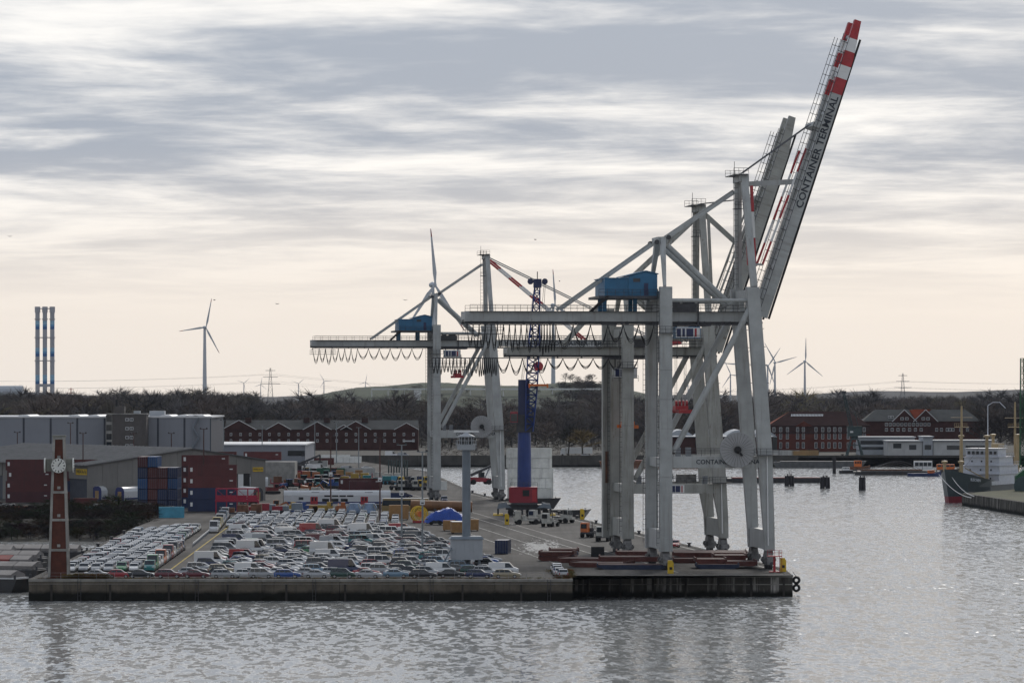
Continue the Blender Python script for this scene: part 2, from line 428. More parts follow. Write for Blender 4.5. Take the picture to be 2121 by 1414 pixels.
# land on the far side of the harbour
land = kind(flat('far_land', [(-2600, 1800), (-74, 1800), (-74, 1790), (125, 1792), (125, 1826), (2600, 1835), (2600, 9300), (-2600, 9300)], -0.03, M_LAND), 'structure')
fw = link('far_quay_wall', None); fw['kind'] = 'structure'
M_FARWALL = wall_material('far_quay_stone', (0.07, 0.066, 0.06), (0.03, 0.03, 0.03), 0.6, -2.6)
wall_run('wall_panel', (-74, 1790), (125, 1792), -5, 1.6, 1.5, M_FARWALL, fw, 33)
wall_run('wall_panel', (125, 1826), (420, 1828), -5, 1.0, 1.5, M_FARWALL, fw, 40)
# ------------------------------------------------------------------ hills and woods
def interp(tab, x):
    for (a, va), (b, vb) in zip(tab[:-1], tab[1:]):
        if x <= b: return va + (vb - va) * max(0.0, (x - a)) / (b - a)
    return tab[-1][1]
HILL = [(-260, 0), (-215, 16), (-175, 27), (-150, 31.5), (-120, 33), (-92, 36), (-60, 36.3), (-40, 33.5), (20, 33), (50, 36.5), (78, 36.5), (105, 31), (150, 20), (200, 6), (250, 0)]
def hill_z(x, y):
    f = (y - 3420) / 520.0
    f = max(0.0, min(1.0, f)); f = f * f * (3 - 2 * f)
    back = max(0.0, min(1.0, (4700 - y) / 300.0))
    return interp(HILL, x * 4000.0 / max(y, 3000)) * f * back
def grass_material():
    m = mat('hill_grass', (0.024, 0.036, 0.013), rough=0.95, var=0.55, scale=0.008, fine=0.25)
    return m
hm = MB(); nx, ny = 60, 24
for j in range(ny + 1):
    for i in range(nx + 1):
        x = -330 + 660 * i / nx; y = 3400 + 1320 * j / ny
        hm.v.append((x, y, hill_z(x, y) - 0.4 + 0.5 * math.sin(x * 0.11 + j)))
for j in range(ny):
    for i in range(nx):
        a = j * (nx + 1) + i; hm.f.append((a, a + 1, a + nx + 2, a + nx + 1)); hm.m.append(0)
kind(hm.build('hill', grass_material(), smooth=True), 'structure')
fh = MB(); n = 80
for i in range(n + 1):
    x = -2600 + 5200 * i / n
    z = 17 + 4 * math.sin(i * 0.37) + 3 * math.sin(i * 1.1 + 1) + 13 * max(0, (i - 44)) / 36
    fh.v.append((x, 9000, max(z, 4))); fh.v.append((x, 8000, -1.0))
for i in range(n): fh.f.append((2*i, 2*i+1, 2*i+3, 2*i+2)); fh.m.append(0)
kind(fh.build('far_hills', mat('far_wooded_slope', (0.06, 0.055, 0.05), rough=1, var=0.4, scale=0.01), smooth=True), 'structure')

def tree_arrays(seed, levels=4, twigs=360, spread=0.34, stem=0.2, upright=0.5, fine=0.17):
    """a leafless tree one unit tall: trunk, limbs and fans of twigs as slim solid slivers"""
    r = random.Random(seed); V, T = [], []
    def sliver(p, q, w0, w1, solid):
        p, q = Vector(p), Vector(q); d = (q - p).normalized()
        ref = Vector((r.uniform(-1, 1), r.uniform(-1, 1), 0.1)); a = d.cross(ref)
        if a.length < 1e-4: a = d.cross(Vector((1, 0, 0)))
        a.normalize(); b = d.cross(a); o = len(V)
        if solid:
            for k in range(3):
                t = 2.094 * k; V.append(p + (a * math.cos(t) + b * math.sin(t)) * w0)
            for k in range(3):
                t = 2.094 * k; V.append(q + (a * math.cos(t) + b * math.sin(t)) * w1)
            for k in range(3):
                k2 = (k + 1) % 3; T.append((o + k, o + k2, o + 3 + k2)); T.append((o + k, o + 3 + k2, o + 3 + k))
        else:
            V.append(p + a * w0); V.append(p - a * w0); V.append(q); T.append((o, o + 1, o + 2))
    tips = []
    def grow(p, d, L, w, lev):
        q = p + d * L
        sliver(p, q, w, w * 0.6, True); tips.append((p, q))
        if lev == 0: return
        for k in range(2 if lev > 1 else 3):
            ang = r.uniform(0, 6.283); tilt = r.uniform(0.3, 0.8)
            side = Vector((math.cos(ang), math.sin(ang), 0.15))
            nd = (d * math.cos(tilt) + side * math.sin(tilt) + Vector((0, 0, upright * 0.3))).normalized()
            grow(p + d * L * r.uniform(0.4, 1.0), nd, L * r.uniform(0.5, 0.75), w * 0.55, lev - 1)
    top = Vector((r.uniform(-.05, .05), r.uniform(-.05, .05), .8)); sliver((0, 0, 0), top, 0.02, 0.006, True)
    for k in range(levels * 4):
        f = stem + (0.97 - stem) * (k / (levels * 4.0)) ** 0.85; ang = k * 2.4 + r.uniform(-.5, .5)
        reach = 0.34 * (1 - 0.72 * max(0, (f - 0.45)) / 0.55) * r.uniform(0.75, 1.2)
        lift = 0.25 + 0.9 * upright * r.uniform(.6, 1.2)
        grow(top * f, Vector((math.cos(ang), math.sin(ang), lift)).normalized(), reach * .62, 0.011, 2)
    for i in range(twigs):
        p, q = tips[r.randrange(len(tips))]
        s = p.lerp(q, r.uniform(0, 1)); d = (q - p).normalized()
        nd = (d + Vector((r.uniform(-1, 1), r.uniform(-1, 1), r.uniform(-0.4, 0.9 + upright))) * 0.8).normalized()
        sliver(s, s + nd * r.uniform(0.5, 1.2) * fine, 0.0042, 0, False)
    A = np.array([tuple(v) for v in V], dtype=np.float32)
    A[:, :2] *= spread / max(0.05, np.percentile(np.abs(A[:, :2]), 92)); A[:, 2] *= 1.0 / A[:, 2].max()
    return A, np.array(T, dtype=np.int32)
def soup(name, parts, m, parent=None):
    """one mesh out of many (verts, tris, colour)"""
    vs_ = np.concatenate([p[0] for p in parts]); off = 0; ts = []; cs = []
    for v, t, c in parts:
        ts.append(t + off); off += len(v); cs.append(np.tile(np.array([*c, 1.0], dtype=np.float32), (len(v), 1)))
    ts = np.concatenate(ts); cs = np.concatenate(cs)
    me = bpy.data.meshes.new(name); me.vertices.add(len(vs_)); me.vertices.foreach_set('co', vs_.astype(np.float32).ravel())
    me.loops.add(len(ts) * 3); me.loops.foreach_set('vertex_index', ts.ravel().astype(np.int32))
    me.polygons.add(len(ts)); me.polygons.foreach_set('loop_start', np.arange(0, len(ts) * 3, 3, dtype=np.int32))
    me.update(calc_edges=True)
    ca = me.color_attributes.new('Col', 'FLOAT_COLOR', 'POINT'); ca.data.foreach_set('color', cs.ravel())
    me.materials.append(m); me.shade_flat()
    return link(name, me, parent)
def place(arr, x, y, z, h, w, rot):
    A, T = arr; c, s = math.cos(rot), math.sin(rot)
    o = np.empty_like(A); o[:, 0] = (A[:, 0] * c - A[:, 1] * s) * w + x; o[:, 1] = (A[:, 0] * s + A[:, 1] * c) * w + y; o[:, 2] = A[:, 2] * h + z
    return o, T
M_TWIG = mat('bare_twigs', rough=0.95, var=0.25, scale=0.02, source='attribute', spec=0.1)
ROUND = [tree_arrays(s, 4, 420, 0.36) for s in range(5)]
TALL = [tree_arrays(40 + s, 4, 330, 0.12, 0.25, 1.0, 0.12) for s in range(2)]
BUSH = [tree_arrays(80 + s, 3, 300, 0.55, 0.08, 0.3, 0.3) for s in range(3)]
def twig_colour(r, y):
    b = r.choice([(0.115, 0.098, 0.09), (0.105, 0.095, 0.092), (0.13, 0.105, 0.09), (0.095, 0.088, 0.086), (0.135, 0.118, 0.095)])
    k = r.uniform(0.75, 1.25); return tuple(x * k for x in b)
parts = []; fr = random.Random(5)
y = 2140.0
while y < 4700:
    step = 60 + (y - 2140) * 0.05
    half = y * 0.135
    x = -half
    while x < half:
        x += fr.uniform(6, 15) * (y / 2500)
        u = MID + x * F_PX / y
        if u > 1590 and y < 2230: continue
        if u < 875 and y < 2160: continue
        yy = y + fr.uniform(-0.5, 0.5) * step
        if yy > 3400 and -245 < x * 4000 / yy < 240:
            kx = x * 4000 / yy
            if 45 < kx < 102 and 3600 < yy < 4300: h = fr.uniform(7, 12)
            elif (kx < -118 or kx > 130) and yy < 3700: h = fr.uniform(7, 14)
            else: continue
        elif 900 < u < 1140 and yy > 2900: h = fr.uniform(8, 15)
        else:
            h = fr.uniform(15, 27) + (6 if fr.random() < 0.12 else 0) + (3 if u < 520 else 0)
            if 930 < u < 1250 and yy < 2700: h *= 0.8
        z = hill_z(x, yy)
        if fr.random() < 0.08 and h > 12: a = fr.choice(TALL); w = h * 1.0
        else: a = fr.choice(ROUND); w = h * fr.uniform(0.8, 1.15)
        c = twig_colour(fr, yy)
        if fr.random() < 0.03: c = (0.2, 0.17, 0.10)
        v, t = place(a, x, yy, z, h, w, fr.uniform(0, 6.28)); parts.append((v, t, c))
    y += step
# undergrowth that closes the foot of the wood
for k in range(260):      # hedges and copses that break up the grass slope
    kx = fr.choice((fr.uniform(-120, 45), fr.gauss(70, 14))); yy = fr.choice((3520, 3600, 3690, 3790)) + fr.uniform(-14, 14); x = kx * yy / 4000
    if kx < 45 and yy > 3700 and fr.random() < .6: continue
    h = fr.uniform(3, 7) if kx < 45 else fr.uniform(7, 11)
    v, t = place(fr.choice(ROUND), x, yy, hill_z(x, yy) - .8, h, h * 1.4, fr.uniform(0, 6.28)); parts.append((v, t, twig_colour(fr, yy)))
for y in (1880, 2010, 2130, 2260, 2420, 2650, 2950):
    x = -y * 0.135
    while x < y * 0.135:
        x += fr.uniform(3, 7) * (y / 2200)
        u = MID + x * F_PX / y
        if u > 1370 and y < 2230: continue
        if u < 890 and y < 2110: continue
        h = fr.uniform(4, 8) * (.6 if y < 2100 else 1) * (y / 2200)
        v, t = place(fr.choice(BUSH), x, y + fr.uniform(-20, 20), -0.5, h, h * 1.3, fr.uniform(0, 6.28)); parts.append((v, t, tuple(k * 0.75 for k in twig_colour(fr, y))))
kind(soup('woodland', parts, M_TWIG), 'stuff')
# scrub on the left bank
parts = []; x = -150.0
for k in range(900):
    x = fr.uniform(-160, -84); t_ = fr.random(); yy = 920 + t_ * 95
    z = WATER + 0.2 + 3.5 * min(1, t_ * 1.4); h = fr.uniform(1.6, 3.4)
    if fr.random() < 0.05: h *= 1.7
    v, t = place(fr.choice(BUSH), x, yy, z, h, h * 1.2, fr.uniform(0, 6.28)); parts.append((v, t, tuple(k_ * fr.uniform(0.25, 0.6) for k_ in (0.07, 0.06, 0.046))))
kind(soup('bank_scrub', parts, M_TWIG), 'stuff')
def bare_tree(name, label, x, y, z, h, w, seed, col, arr=None, group=None):
    t = thing(name, label, 'tree', (x, y, z), 0, group)
    A, T = arr or tree_arrays(seed, 4, 800, 0.4, 0.33, 0.4)
    k = 6 * (1 + 3)          # the stem is the first sliver
    v = A.copy(); v[:, :2] *= w; v[:, 2] *= h
    used = np.unique(T[:6]); tr = MB(); tr.add([tuple(p) for p in v[used]], [tuple(np.searchsorted(used, f)) for f in T[:6]])
    tr.build('trunk', mat('bark', (0.05, 0.042, 0.035), rough=0.95), t)
    kind(soup('crown', [(v, T[6:], col)], M_TWIG, t), 'stuff')
    return t
p = at(1207, 938, 1840); bare_tree('willow_tree', 'yellowish willow tree on the far bank beside the white lorry', p.x, 1850, 0.8, 13, 14, 301, (0.2, 0.15, 0.075))
p = at(1178, 935, 1850); bare_tree('bare_tree', 'dark bare tree directly left of the yellowish willow on the far bank', p.x, 1860, 0.8, 14, 12, 302, (0.05, 0.045, 0.04))
for i, (u, y, h, lab) in enumerate(((2040, 1990, 19, 'dark bare tree behind the white hall, left of the pair by the ship mast'), (2072, 1960, 21, 'dark bare tree rising behind the cargo ship aft mast'), (2105, 1970, 20, 'dark bare tree at the right edge beside the green crane jib'))):
    bare_tree('bare_tree', lab, (u - MID) * y / F_PX, y, 0, h, h * 0.75, 310 + i, (0.05, 0.042, 0.04))
for i, (u, y, h) in enumerate(((1592, 2300, 21), (1611, 2310, 24))):
    bare_tree('poplar_tree', ('dark upright poplar, left one of the pair behind the red brick building', 'dark upright poplar, right one of the pair behind the red brick building')[i], (u - MID) * y / F_PX, y, 0, h, h * 0.9, 0, (0.06, 0.05, 0.048), TALL[i])
# haze: even pale air round camera and scene, sky outside
hb = MB(); hb.box(-2700, 2700, -60, 9400, -6, 170)
hz_m = bpy.data.materials.new('pale_air'); hz_m.use_nodes = True
hn = hz_m.node_tree.nodes; hn.clear()
ho = N(hn, 'ShaderNodeOutputMaterial'); pv = N(hn, 'ShaderNodeVolumePrincipled', i_Density=1.2e-5, i_Anisotropy=0.0)
pv.inputs['Color'].default_value = (0.76, 0.85, 1.0, 1)
hz_m.node_tree.links.new(pv.outputs[0], ho.inputs['Volume'])
haze = kind(hb.build('haze', hz_m), 'stuff')
# ------------------------------------------------------------------ ship-to-shore cranes
M_GREY = mat('crane_grey_paint', (0.35, 0.36, 0.352), rough=0.5, var=0.16, scale=0.3, streak=0.6, spots=0.5, dirt=(0.2, 0.185, 0.16))
M_OLIVE = mat('crane_weathered_paint', (0.31, 0.31, 0.285), rough=0.6, var=0.18, scale=0.25, streak=0.65, spots=0.75, dirt=(0.12, 0.1, 0.07))
M_DARKSTEEL = mat('dark_steel', (0.045, 0.045, 0.05), rough=0.55, var=0.3, scale=1.0)
M_BOGIE = mat('greasy_bogie_steel', (0.13, 0.125, 0.12), rough=0.6, var=0.6, scale=1.2)
M_BLACK = mat('black_rubber', (0.012, 0.012, 0.013), rough=0.7, var=0.2)
M_CABLE = mat('festoon_cable', (0.015, 0.015, 0.015), rough=0.6, var=0.1)
M_RED = mat('signal_red_paint', (0.36, 0.024, 0.03), rough=0.45, var=0.15, scale=0.7, streak=0.25, dirt=(0.15, 0.03, 0.03))
M_WHITE = mat('white_paint', (0.66, 0.66, 0.65), rough=0.5, var=0.08, scale=0.5, streak=0.2, dirt=(0.35, 0.33, 0.3))
M_HOUSEBLUE = mat('machine_house_blue', (0.024, 0.13, 0.25), rough=0.5, var=0.12, scale=0.5, streak=0.25, dirt=(0.03, 0.09, 0.16))
M_NAVY = mat('navy_panel', (0.012, 0.02, 0.075), rough=0.4, var=0.1)
M_LETTER = mat('letter_blue_black', (0.015, 0.02, 0.03), rough=0.5, var=0.05)
M_GLASS = mat('dark_glass', (0.02, 0.025, 0.03), rough=0.06, var=0.05)
M_ORANGE = mat('orange_paint', (0.55, 0.13, 0.02), rough=0.5, var=0.2, scale=0.8, streak=0.3, dirt=(0.2, 0.07, 0.03))
M_YELLOW = mat('yellow_paint', (0.58, 0.38, 0.02), rough=0.5, var=0.15, scale=0.8)
M_ROPE = mat('wire_rope', (0.08, 0.08, 0.085), rough=0.5, var=0.1)
M_POLE0 = mat('cabinet_grey', (0.16, 0.17, 0.18), rough=0.5, var=0.15)
M_RUST = mat('rust', (0.13, 0.06, 0.035), rough=0.9, var=0.5, scale=0.8)

def railing(parent, p, q, step=2.0, h=1.1, m=None, name='railing'):
    p, q = Vector(p), Vector(q); L = (q - p).length; n = max(1, round(L / step)); b = MB()
    for i in range(n + 1):
        c = p.lerp(q, i / n); b.tube(c, c + Vector((0, 0, h)), 0.035, n=4, caps=False)
    for k in (h, h * 0.55): b.tube(p + Vector((0, 0, k)), q + Vector((0, 0, k)), 0.035, n=4, caps=False)
    return kind(b.build(name, m or M_DARKSTEEL, parent), 'stuff')
def ladder(parent, p, q, w=0.6, m=None, cage=False):
    p, q = Vector(p), Vector(q); d = q - p; n = int(d.length / 0.9); b = MB(); s = Vector((w / 2, 0, 0))
    b.tube(p - s, q - s, 0.04, n=4, caps=False); b.tube(p + s, q + s, 0.04, n=4, caps=False)
    for i in range(n):
        c = p + d * ((i + .5) / n); b.tube(c - s, c + s, 0.03, n=4, caps=False)
    return kind(b.build('ladder', m or M_DARKSTEEL, parent), 'stuff')
def bogie_mesh():
    f = MB()
    f.prism([(-.62, -.8, 3.15), (-.62, .8, 3.15), (-.62, 2.3, 1.7), (-.62, 2.5, .7), (-.62, -2.5, .7), (-.62, -2.3, 1.7)], (1.24, 0, 0))
    return f.mesh('bogie', M_BOGIE)
BOGIE = bogie_mesh()
def small(name, fn, m):
    b = MB(); fn(b); return b.mesh(name, m)
WHEEL = small('wheel', lambda b: b.tube((-.35, 0, .42), (.35, 0, .42), .42, n=10), M_DARKSTEEL)
GEAR = small('drive_motor', lambda b: (b.box(-.95, .95, -.35, .35, 1.0, 1.9), b.tube((-1.1, 0, 1.45), (1.1, 0, 1.45), .25)), M_BOGIE)
BUFFER = small('buffer', lambda b: (b.tube((0, -3.2, 1.0), (0, -2.4, 1.0), .16), b.tube((0, -3.4, 1.0), (0, -3.2, 1.0), .3)), M_DARKSTEEL)
def catenary(b, p, q, sag, r=0.05, n=9):
    p, q = Vector(p), Vector(q)
    b.path([p.lerp(q, t / (n - 1)) - Vector((0, 0, sag * (1 - (2 * t / (n - 1) - 1) ** 2))) for t in range(n)], r, 4)
def gantry_crane(name, label, loc, rz, boom_deg, paint, zg=42.4, gh=1.75, xl=-34.5, xh=17.3, zleg=48.3, beam=(17.3, 19.3), zapex=67.8, xapex=14.0,
                 zmast=56.5, house=True, boom_len=51.0, boom_h=2.0, bands=True, cab_x=1.7, cab_z=39.5, spread_z=26.9, spread_x=3.4, spread_m=None, text=True, reel=True, festoon=(), shaft=False, boom_text=True, text_s=24.0):
    t = thing(name, label, 'crane', loc, rz, 'container cranes on the quay')
    W = 16.0
    # four legs on bogies
    for y in (0.0, W):
        b = MB(); b.box(-1.5, .6, y - .8, y + .8, 3.1, zleg)
        for zc in (5.2, beam[0] + 3.3, beam[0] - 1.5, zleg - 3.5): b.box(-1.58, .68, y - .88, y + .88, zc, zc + .14)
        b.box(-1.56, .66, y - .86, y + .86, 3.0, 5.2)
        lg = b.build('leg', paint, t)
        ladder(lg, (-1.75, y - .2, 4), (-1.75, y - .2, zleg - 1), .5)
        k = (zleg + 0.0) / 48.3
        prof = [(16.7, 3.1), (18.4, 3.1), (18.35, 6.5), (17.95, beam[1] + 1), (15.7, zleg), (13.5, zleg), (15.55, beam[1] + 1), (15.7, beam[0] - .5), (16.5, 7)]
        b = MB(); b.prism([(x, y - .75, z) for x, z in prof], (0, 1.5, 0))
        for zc in (6.6, beam[0] + 3.1, beam[0] - 3):
            pass
        lg = b.build('leg', paint, t)
        bb = MB()
        zz = 7.0
        while zz < zleg - 4:
            xx = 18.35 - 2.65 * max(0, (zz - beam[1])) / (zleg - beam[1]); bb.box(xx + .02, xx + .22, y - .4, y + .4, zz, zz + .1); zz += 3.1
        kind(bb.build('step_bracket', M_DARKSTEEL, lg), 'stuff')
        if y == 0: MB().tube((17.2, -.95, 4.0), (17.0, -.95, beam[1]), .12, n=6).build('cable_pipe', M_WHITE, lg)
    for x in (-.45, 17.5):
        b = MB(); b.prism([(x - .7, -.7, 3.05), (x - .7, -.7, 6.0), (x - .7, 1.6, 6.6), (x - .7, W - 1.6, 6.6), (x - .7, W + .7, 6.0), (x - .7, W + .7, 3.05), (x - .7, W - 3, 3.3), (x - .7, 3, 3.3)], (1.4, 0, 0))
        b.build('sill_beam', paint, t)
        for y in (0.6, W - .6):
            bo = link('bogie', BOGIE, t, (x, y, 0))
            for dy in (-1.75, -.6, .6, 1.75): link('wheel', WHEEL, bo, (0, dy, 0))
            for dy in (-1.2, 1.2): link('drive_motor', GEAR, bo, (0, dy, 0.1))
            bf = link('buffer', BUFFER, bo)
            if y > 5: bf.rotation_euler = (0, 0, math.pi)
    # portal beams, cross beams
    for y in (0.0, W):
        b = MB(); b.box(.62, 15.7, y - .6, y + .6, beam[0], beam[1]); b.box(2.0, 2.12, y - .64, y + .64, beam[0], beam[1]); b.box(14.2, 14.32, y - .64, y + .64, beam[0], beam[1])
        pb = b.build('portal_beam', paint, t)
        railing(pb, (.8, y - .55, beam[1]), (15.4, y - .55, beam[1]), 1.6)
        if y == 0 and text: lettering('lettering', 'CONTAINER TERMINAL', .78, M_LETTER, pb, (10.5, -.6, beam[0] + 1.0), (1, 0, 0), (0, 0, 1))
        if y == 0 and not text:
            MB().box(7.6, 10.1, -.66, -.605, beam[0] + .1, beam[1] - .2).build('sign_board', M_WHITE, pb)
            for a, c, mm in ((7.75, 8.35, M_NAVY), (8.45, 9.3, M_NAVY), (9.55, 9.75, M_RED)): MB().box(a, c, -.69, -.665, beam[0] + .25, beam[1] - .35).build('sign_stripe', mm, pb)
    for x, z in ((-.45, beam[0] + .1), (16.6, beam[0] + .1), (-.45, zleg - 2.2), (14.7, zleg - 2.0)):
        MB().box(x - .5, x + .5, .8, W - .8, z, z + 1.6).build('cross_beam', paint, t)
    for y in (0.0, W):
        MB().tube((.9, y, beam[1] + .7), (14.2, y, zleg - 3.7), .52, n=12).build('brace', paint, t, smooth=False)
        MB().tube((.6, y, zleg - 2.3), (14.0, y, zleg - 2.3), .33, n=10).build('tie_tube', paint, t)
    # main girders with walkway
    for y in (5.2, 10.8):
        b = MB(); b.box(xl, xh - .3, y - .55, y + .55, zg, zg + gh)
        for k in range(int((xh - xl) / 8)): b.box(xl + 4 + 8 * k, xl + 4.08 + 8 * k, y - .58, y + .58, zg + .05, zg + gh - .05)
        g = b.build('girder', paint, t)
        yy = y - 1.25 if y < 8 else y + 1.25
        MB().box(xl + .8, xh - 1, min(yy, y - .55) if y < 8 else y + .56, max(yy, y - .56) if y < 8 else yy, zg + gh - .1, zg + gh).build('walkway', M_DARKSTEEL, g)
        railing(g, (xl + .8, yy, zg + gh), (xh - 1, yy, zg + gh), 2.2)
        MB().box(xl, xh, y - .2, y + .2, zg - .35, zg).build('trolley_rail', M_DARKSTEEL, g)
    for x in (xl + .3, -12.0): MB().box(x - .3, x + .3, 5.75, 10.25, zg + .3, zg + gh - .3).build('girder_tie', paint, t)
    for x, y0 in ((-.45, 0), (14.7, 0)):
        for y in (5.2, 10.8): MB().bar((x, y, zg + gh), (x, y, zleg - 1.9), .8, .8).build('girder_hanger', paint, t)
    # festoon: rail on brackets, hanging cable loops
    fr_ = MB(); zr = zg - .65
    x0 = min([f[0] for f in festoon] + [xl]); x1 = xh - 2
    fr_.box(x0, x1, 3.05, 3.15, zr, zr + .16)
    x = x0 + 1
    while x < x1: fr_.box(x, x + .1, 3.05, 4.7, zr + .1, zr + .25); fr_.box(x, x + .1, 4.6, 4.7, zr + .1, zg + .1); x += 4.5
    kind(fr_.build('festoon_rail', M_DARKSTEEL, t), 'stuff')
    for fx0, fx1, n, sag in festoon:
        for k in range(n):
            a = fx0 + (fx1 - fx0) * k / n; c = fx0 + (fx1 - fx0) * (k + 1) / n; b = MB()
            sg = sag * rnd.uniform(.85, 1.08)
            for j, dr in enumerate((1.0, .9, .8)): catenary(b, (a, 3.0 + .12 * j, zr), (c, 3.0 + .12 * j, zr), sg * dr, .06, 9)
            b.box(a - .1, a + .1, 2.95, 3.3, zr - .12, zr + .05)
            b.build('festoon_cable', M_CABLE, t)
    # tail platform
    pf = MB(); pf.box(x0 - .6, x0 + 6.5, 2.2, 4.2, zr - 1.6, zr - 1.5); pf.bar((x0, 3.2, zr), (x0, 3.2, zr - 1.5), .1, .1); pf.bar((x0 + 6, 3.2, zr), (x0 + 6, 3.2, zr - 1.5), .1, .1)
    po = pf.build('service_platform', M_DARKSTEEL, t); railing(po, (x0 - .6, 2.2, zr - 1.5), (x0 + 6.5, 2.2, zr - 1.5), 1.5)
    # machine house
    if house:
        zb = zg + gh + 2.6
        pl = MB(); pl.box(-11.8, -1.7, 1.2, 14.8, zb - .45, zb); po = pl.build('house_platform', M_DARKSTEEL, t)
        railing(po, (-11.8, 1.25, zb), (-1.7, 1.25, zb), 1.5)
        for x in (-10.3, -5.0):
            for y in (5.2, 10.8): MB().bar((x, y, zg + gh), (x, y, zb - .45), .7, .7).build('house_post', M_HOUSEBLUE, t)
        MB().bar((-12.8, 4.2, zg + gh), (-10.2, 1.0, zb), .9, .12).build('stair', M_DARKSTEEL, t)
        h1 = MB(); h1.box(-10.7, -5.9, 2, 14, zb, zb + 3.0)
        for k in range(12): h1.box(-10.5 + k * .4, -10.42 + k * .4, 1.96, 2.0, zb + .1, zb + 2.9)
        h1.build('house_wall', M_HOUSEBLUE, t)
        h2 = MB(); h2.prism([(-6.6, 1.8, zb), (-1.6, 1.8, zb), (-1.6, 1.8, zb + 3.7), (-3.6, 1.8, zb + 4.2), (-6.6, 1.8, zb + 3.4)], (0, 12.4, 0))
        for k in range(12): h2.box(-6.5 + k * .4, -6.42 + k * .4, 1.76, 1.8, zb + .1, zb + 3.3)
        hw = h2.build('house_wall', M_HOUSEBLUE, t)
        MB().box(-3.9, -3.2, 1.70, 1.76, zb + .1, zb + 2.2).build('door', M_NAVY, hw)
        MB().box(-5.8, -4.6, 1.70, 1.76, zb + 2.4, zb + 3.0).build('ventilation_grille', M_DARKSTEEL, hw)
        rf = MB(); rf.prism([(-6.9, 1.5, zb + 3.42), (-3.6, 1.5, zb + 4.25), (-1.4, 1.5, zb + 3.72), (-1.4, 1.5, zb + 3.84), (-3.6, 1.5, zb + 4.38), (-6.9, 1.5, zb + 3.55)], (0, 13, 0)); rf.build('roof', M_HOUSEBLUE, t)
        rf = MB(); rf.box(-10.9, -6.62, 1.8, 14.2, zb + 3.0, zb + 3.12); rf.build('roof', M_HOUSEBLUE, t)
    # landside and waterside masts with head platforms
    for y, ya in ((0.0, 5.0), (W, 11.0)):
        MB().bar((-.6, y, zleg), (-.2, ya, zmast), .5, .5, 1.7, .9, up=(1, 0, 0)).build('landside_mast', paint, t)
        ms = MB().bar((14.9, y, zleg), (xapex, ya, zapex), 1.0, 1.1, 1.1, 1.2, up=(1, 0, 0)).build('waterside_mast', paint, t)
    MB().box(-1.1, .7, 4.4, 11.6, zmast - .4, zmast + .5).build('mast_head', paint, t)
    for y in (4.2, 11.8):
        for x, z in ((-1.3, zmast - .4), (.75, zmast + .4)): MB().tube((x, y, z), (x, y + .4, z), .42, n=12).build('pin', M_DARKSTEEL, t)
    hd = MB().box(xapex - .8, xapex + .8, 4.4, 11.6, zapex - 1.2, zapex).build('mast_head', paint, t)
    pf = MB().box(xapex - 2.0, xapex + .6, 3.6, 12.4, zapex - .1, zapex + .02).build('head_platform', M_DARKSTEEL, t)
    railing(pf, (xapex - 2.0, 3.6, zapex), (xapex + .6, 3.6, zapex), .9); railing(pf, (xapex - 2, 12.4, zapex), (xapex + .6, 12.4, zapex), .9)
    pf2 = MB().box(xapex - 1.9, xapex - .5, 3.0, 5.5, zapex - 6, zapex - 5.9).build('mast_platform', M_DARKSTEEL, t); railing(pf2, (xapex - 1.9, 3.0, zapex - 5.9), (xapex - .5, 3.0, zapex - 5.9), .7)
    ladder(t, (xapex - 1.5, 4.4, zleg), (xapex - 1.5, 4.4, zapex), .8)
    MB().tube((xapex - 1.9, 3.6, zapex), (xapex - 1.9, 3.6, zapex + 2.2), .05, n=5).build('aerial', M_DARKSTEEL, t)
    for y in (4.8, 11.2):
        MB().bar((xapex - .8, y, zapex - 2.5), (.6, y, zmast + .3), .3, .5).build('backstay', paint, t)
        MB().bar((-1.3, y, zmast - .4), (xl * .52, y + (.4 if y < 8 else -.4), zg + gh + .3), .3, .5).build('backstay', paint, t)
        MB().tube((.6, y, zmast - 1.0), (11.7, y + (.4 if y < 8 else -.4), zg + gh + 1.2), .48, n=12).build('mast_strut', paint, t)
    # boom, hinged at the waterside end of the girders
    bt = link('boom', None, t, (xh, 0, zg + gh * .5)); bt.rotation_euler = (0, -R(boom_deg), 0)
    h = boom_h
    for y in (5.2, 10.8):
        b = MB(); b.prism([(0, y - .55, -h * .4), (boom_len - 7, y - .55, -h * .5), (boom_len, y - .55, -h * .1), (boom_len, y - .55, h * .45), (0, y - .55, h * .5)], (0, 1.1, 0))
        k = 4.0
        while k < boom_len - 10: b.box(k, k + .07, y - .58, y + .58, -h * .38, h * .48); k += 6
        b.build('boom_girder', paint, bt)
        MB().box(0, boom_len - 3, y - .2, y + .2, -h * .5 - .32, -h * .5 + .02).build('boom_rail', M_BLACK, bt)
        yy = y - 1.3 if y < 8 else y + 1.3
        b = MB(); k = 1.0
        while k < boom_len - 3: b.tube((k, yy, h * .5), (k, yy, h * .5 + 1.15), .05, n=4, caps=False); b.tube((k, y, h * .5), (k, yy, h * .5), .05, n=4, caps=False); k += 1.8
        for zz in (.0, .6, 1.15): b.tube((1, yy, h * .5 + zz), (boom_len - 3, yy, h * .5 + zz), .05, n=4, caps=False)
        kind(b.build('boom_walkway', M_DARKSTEEL, bt), 'stuff')
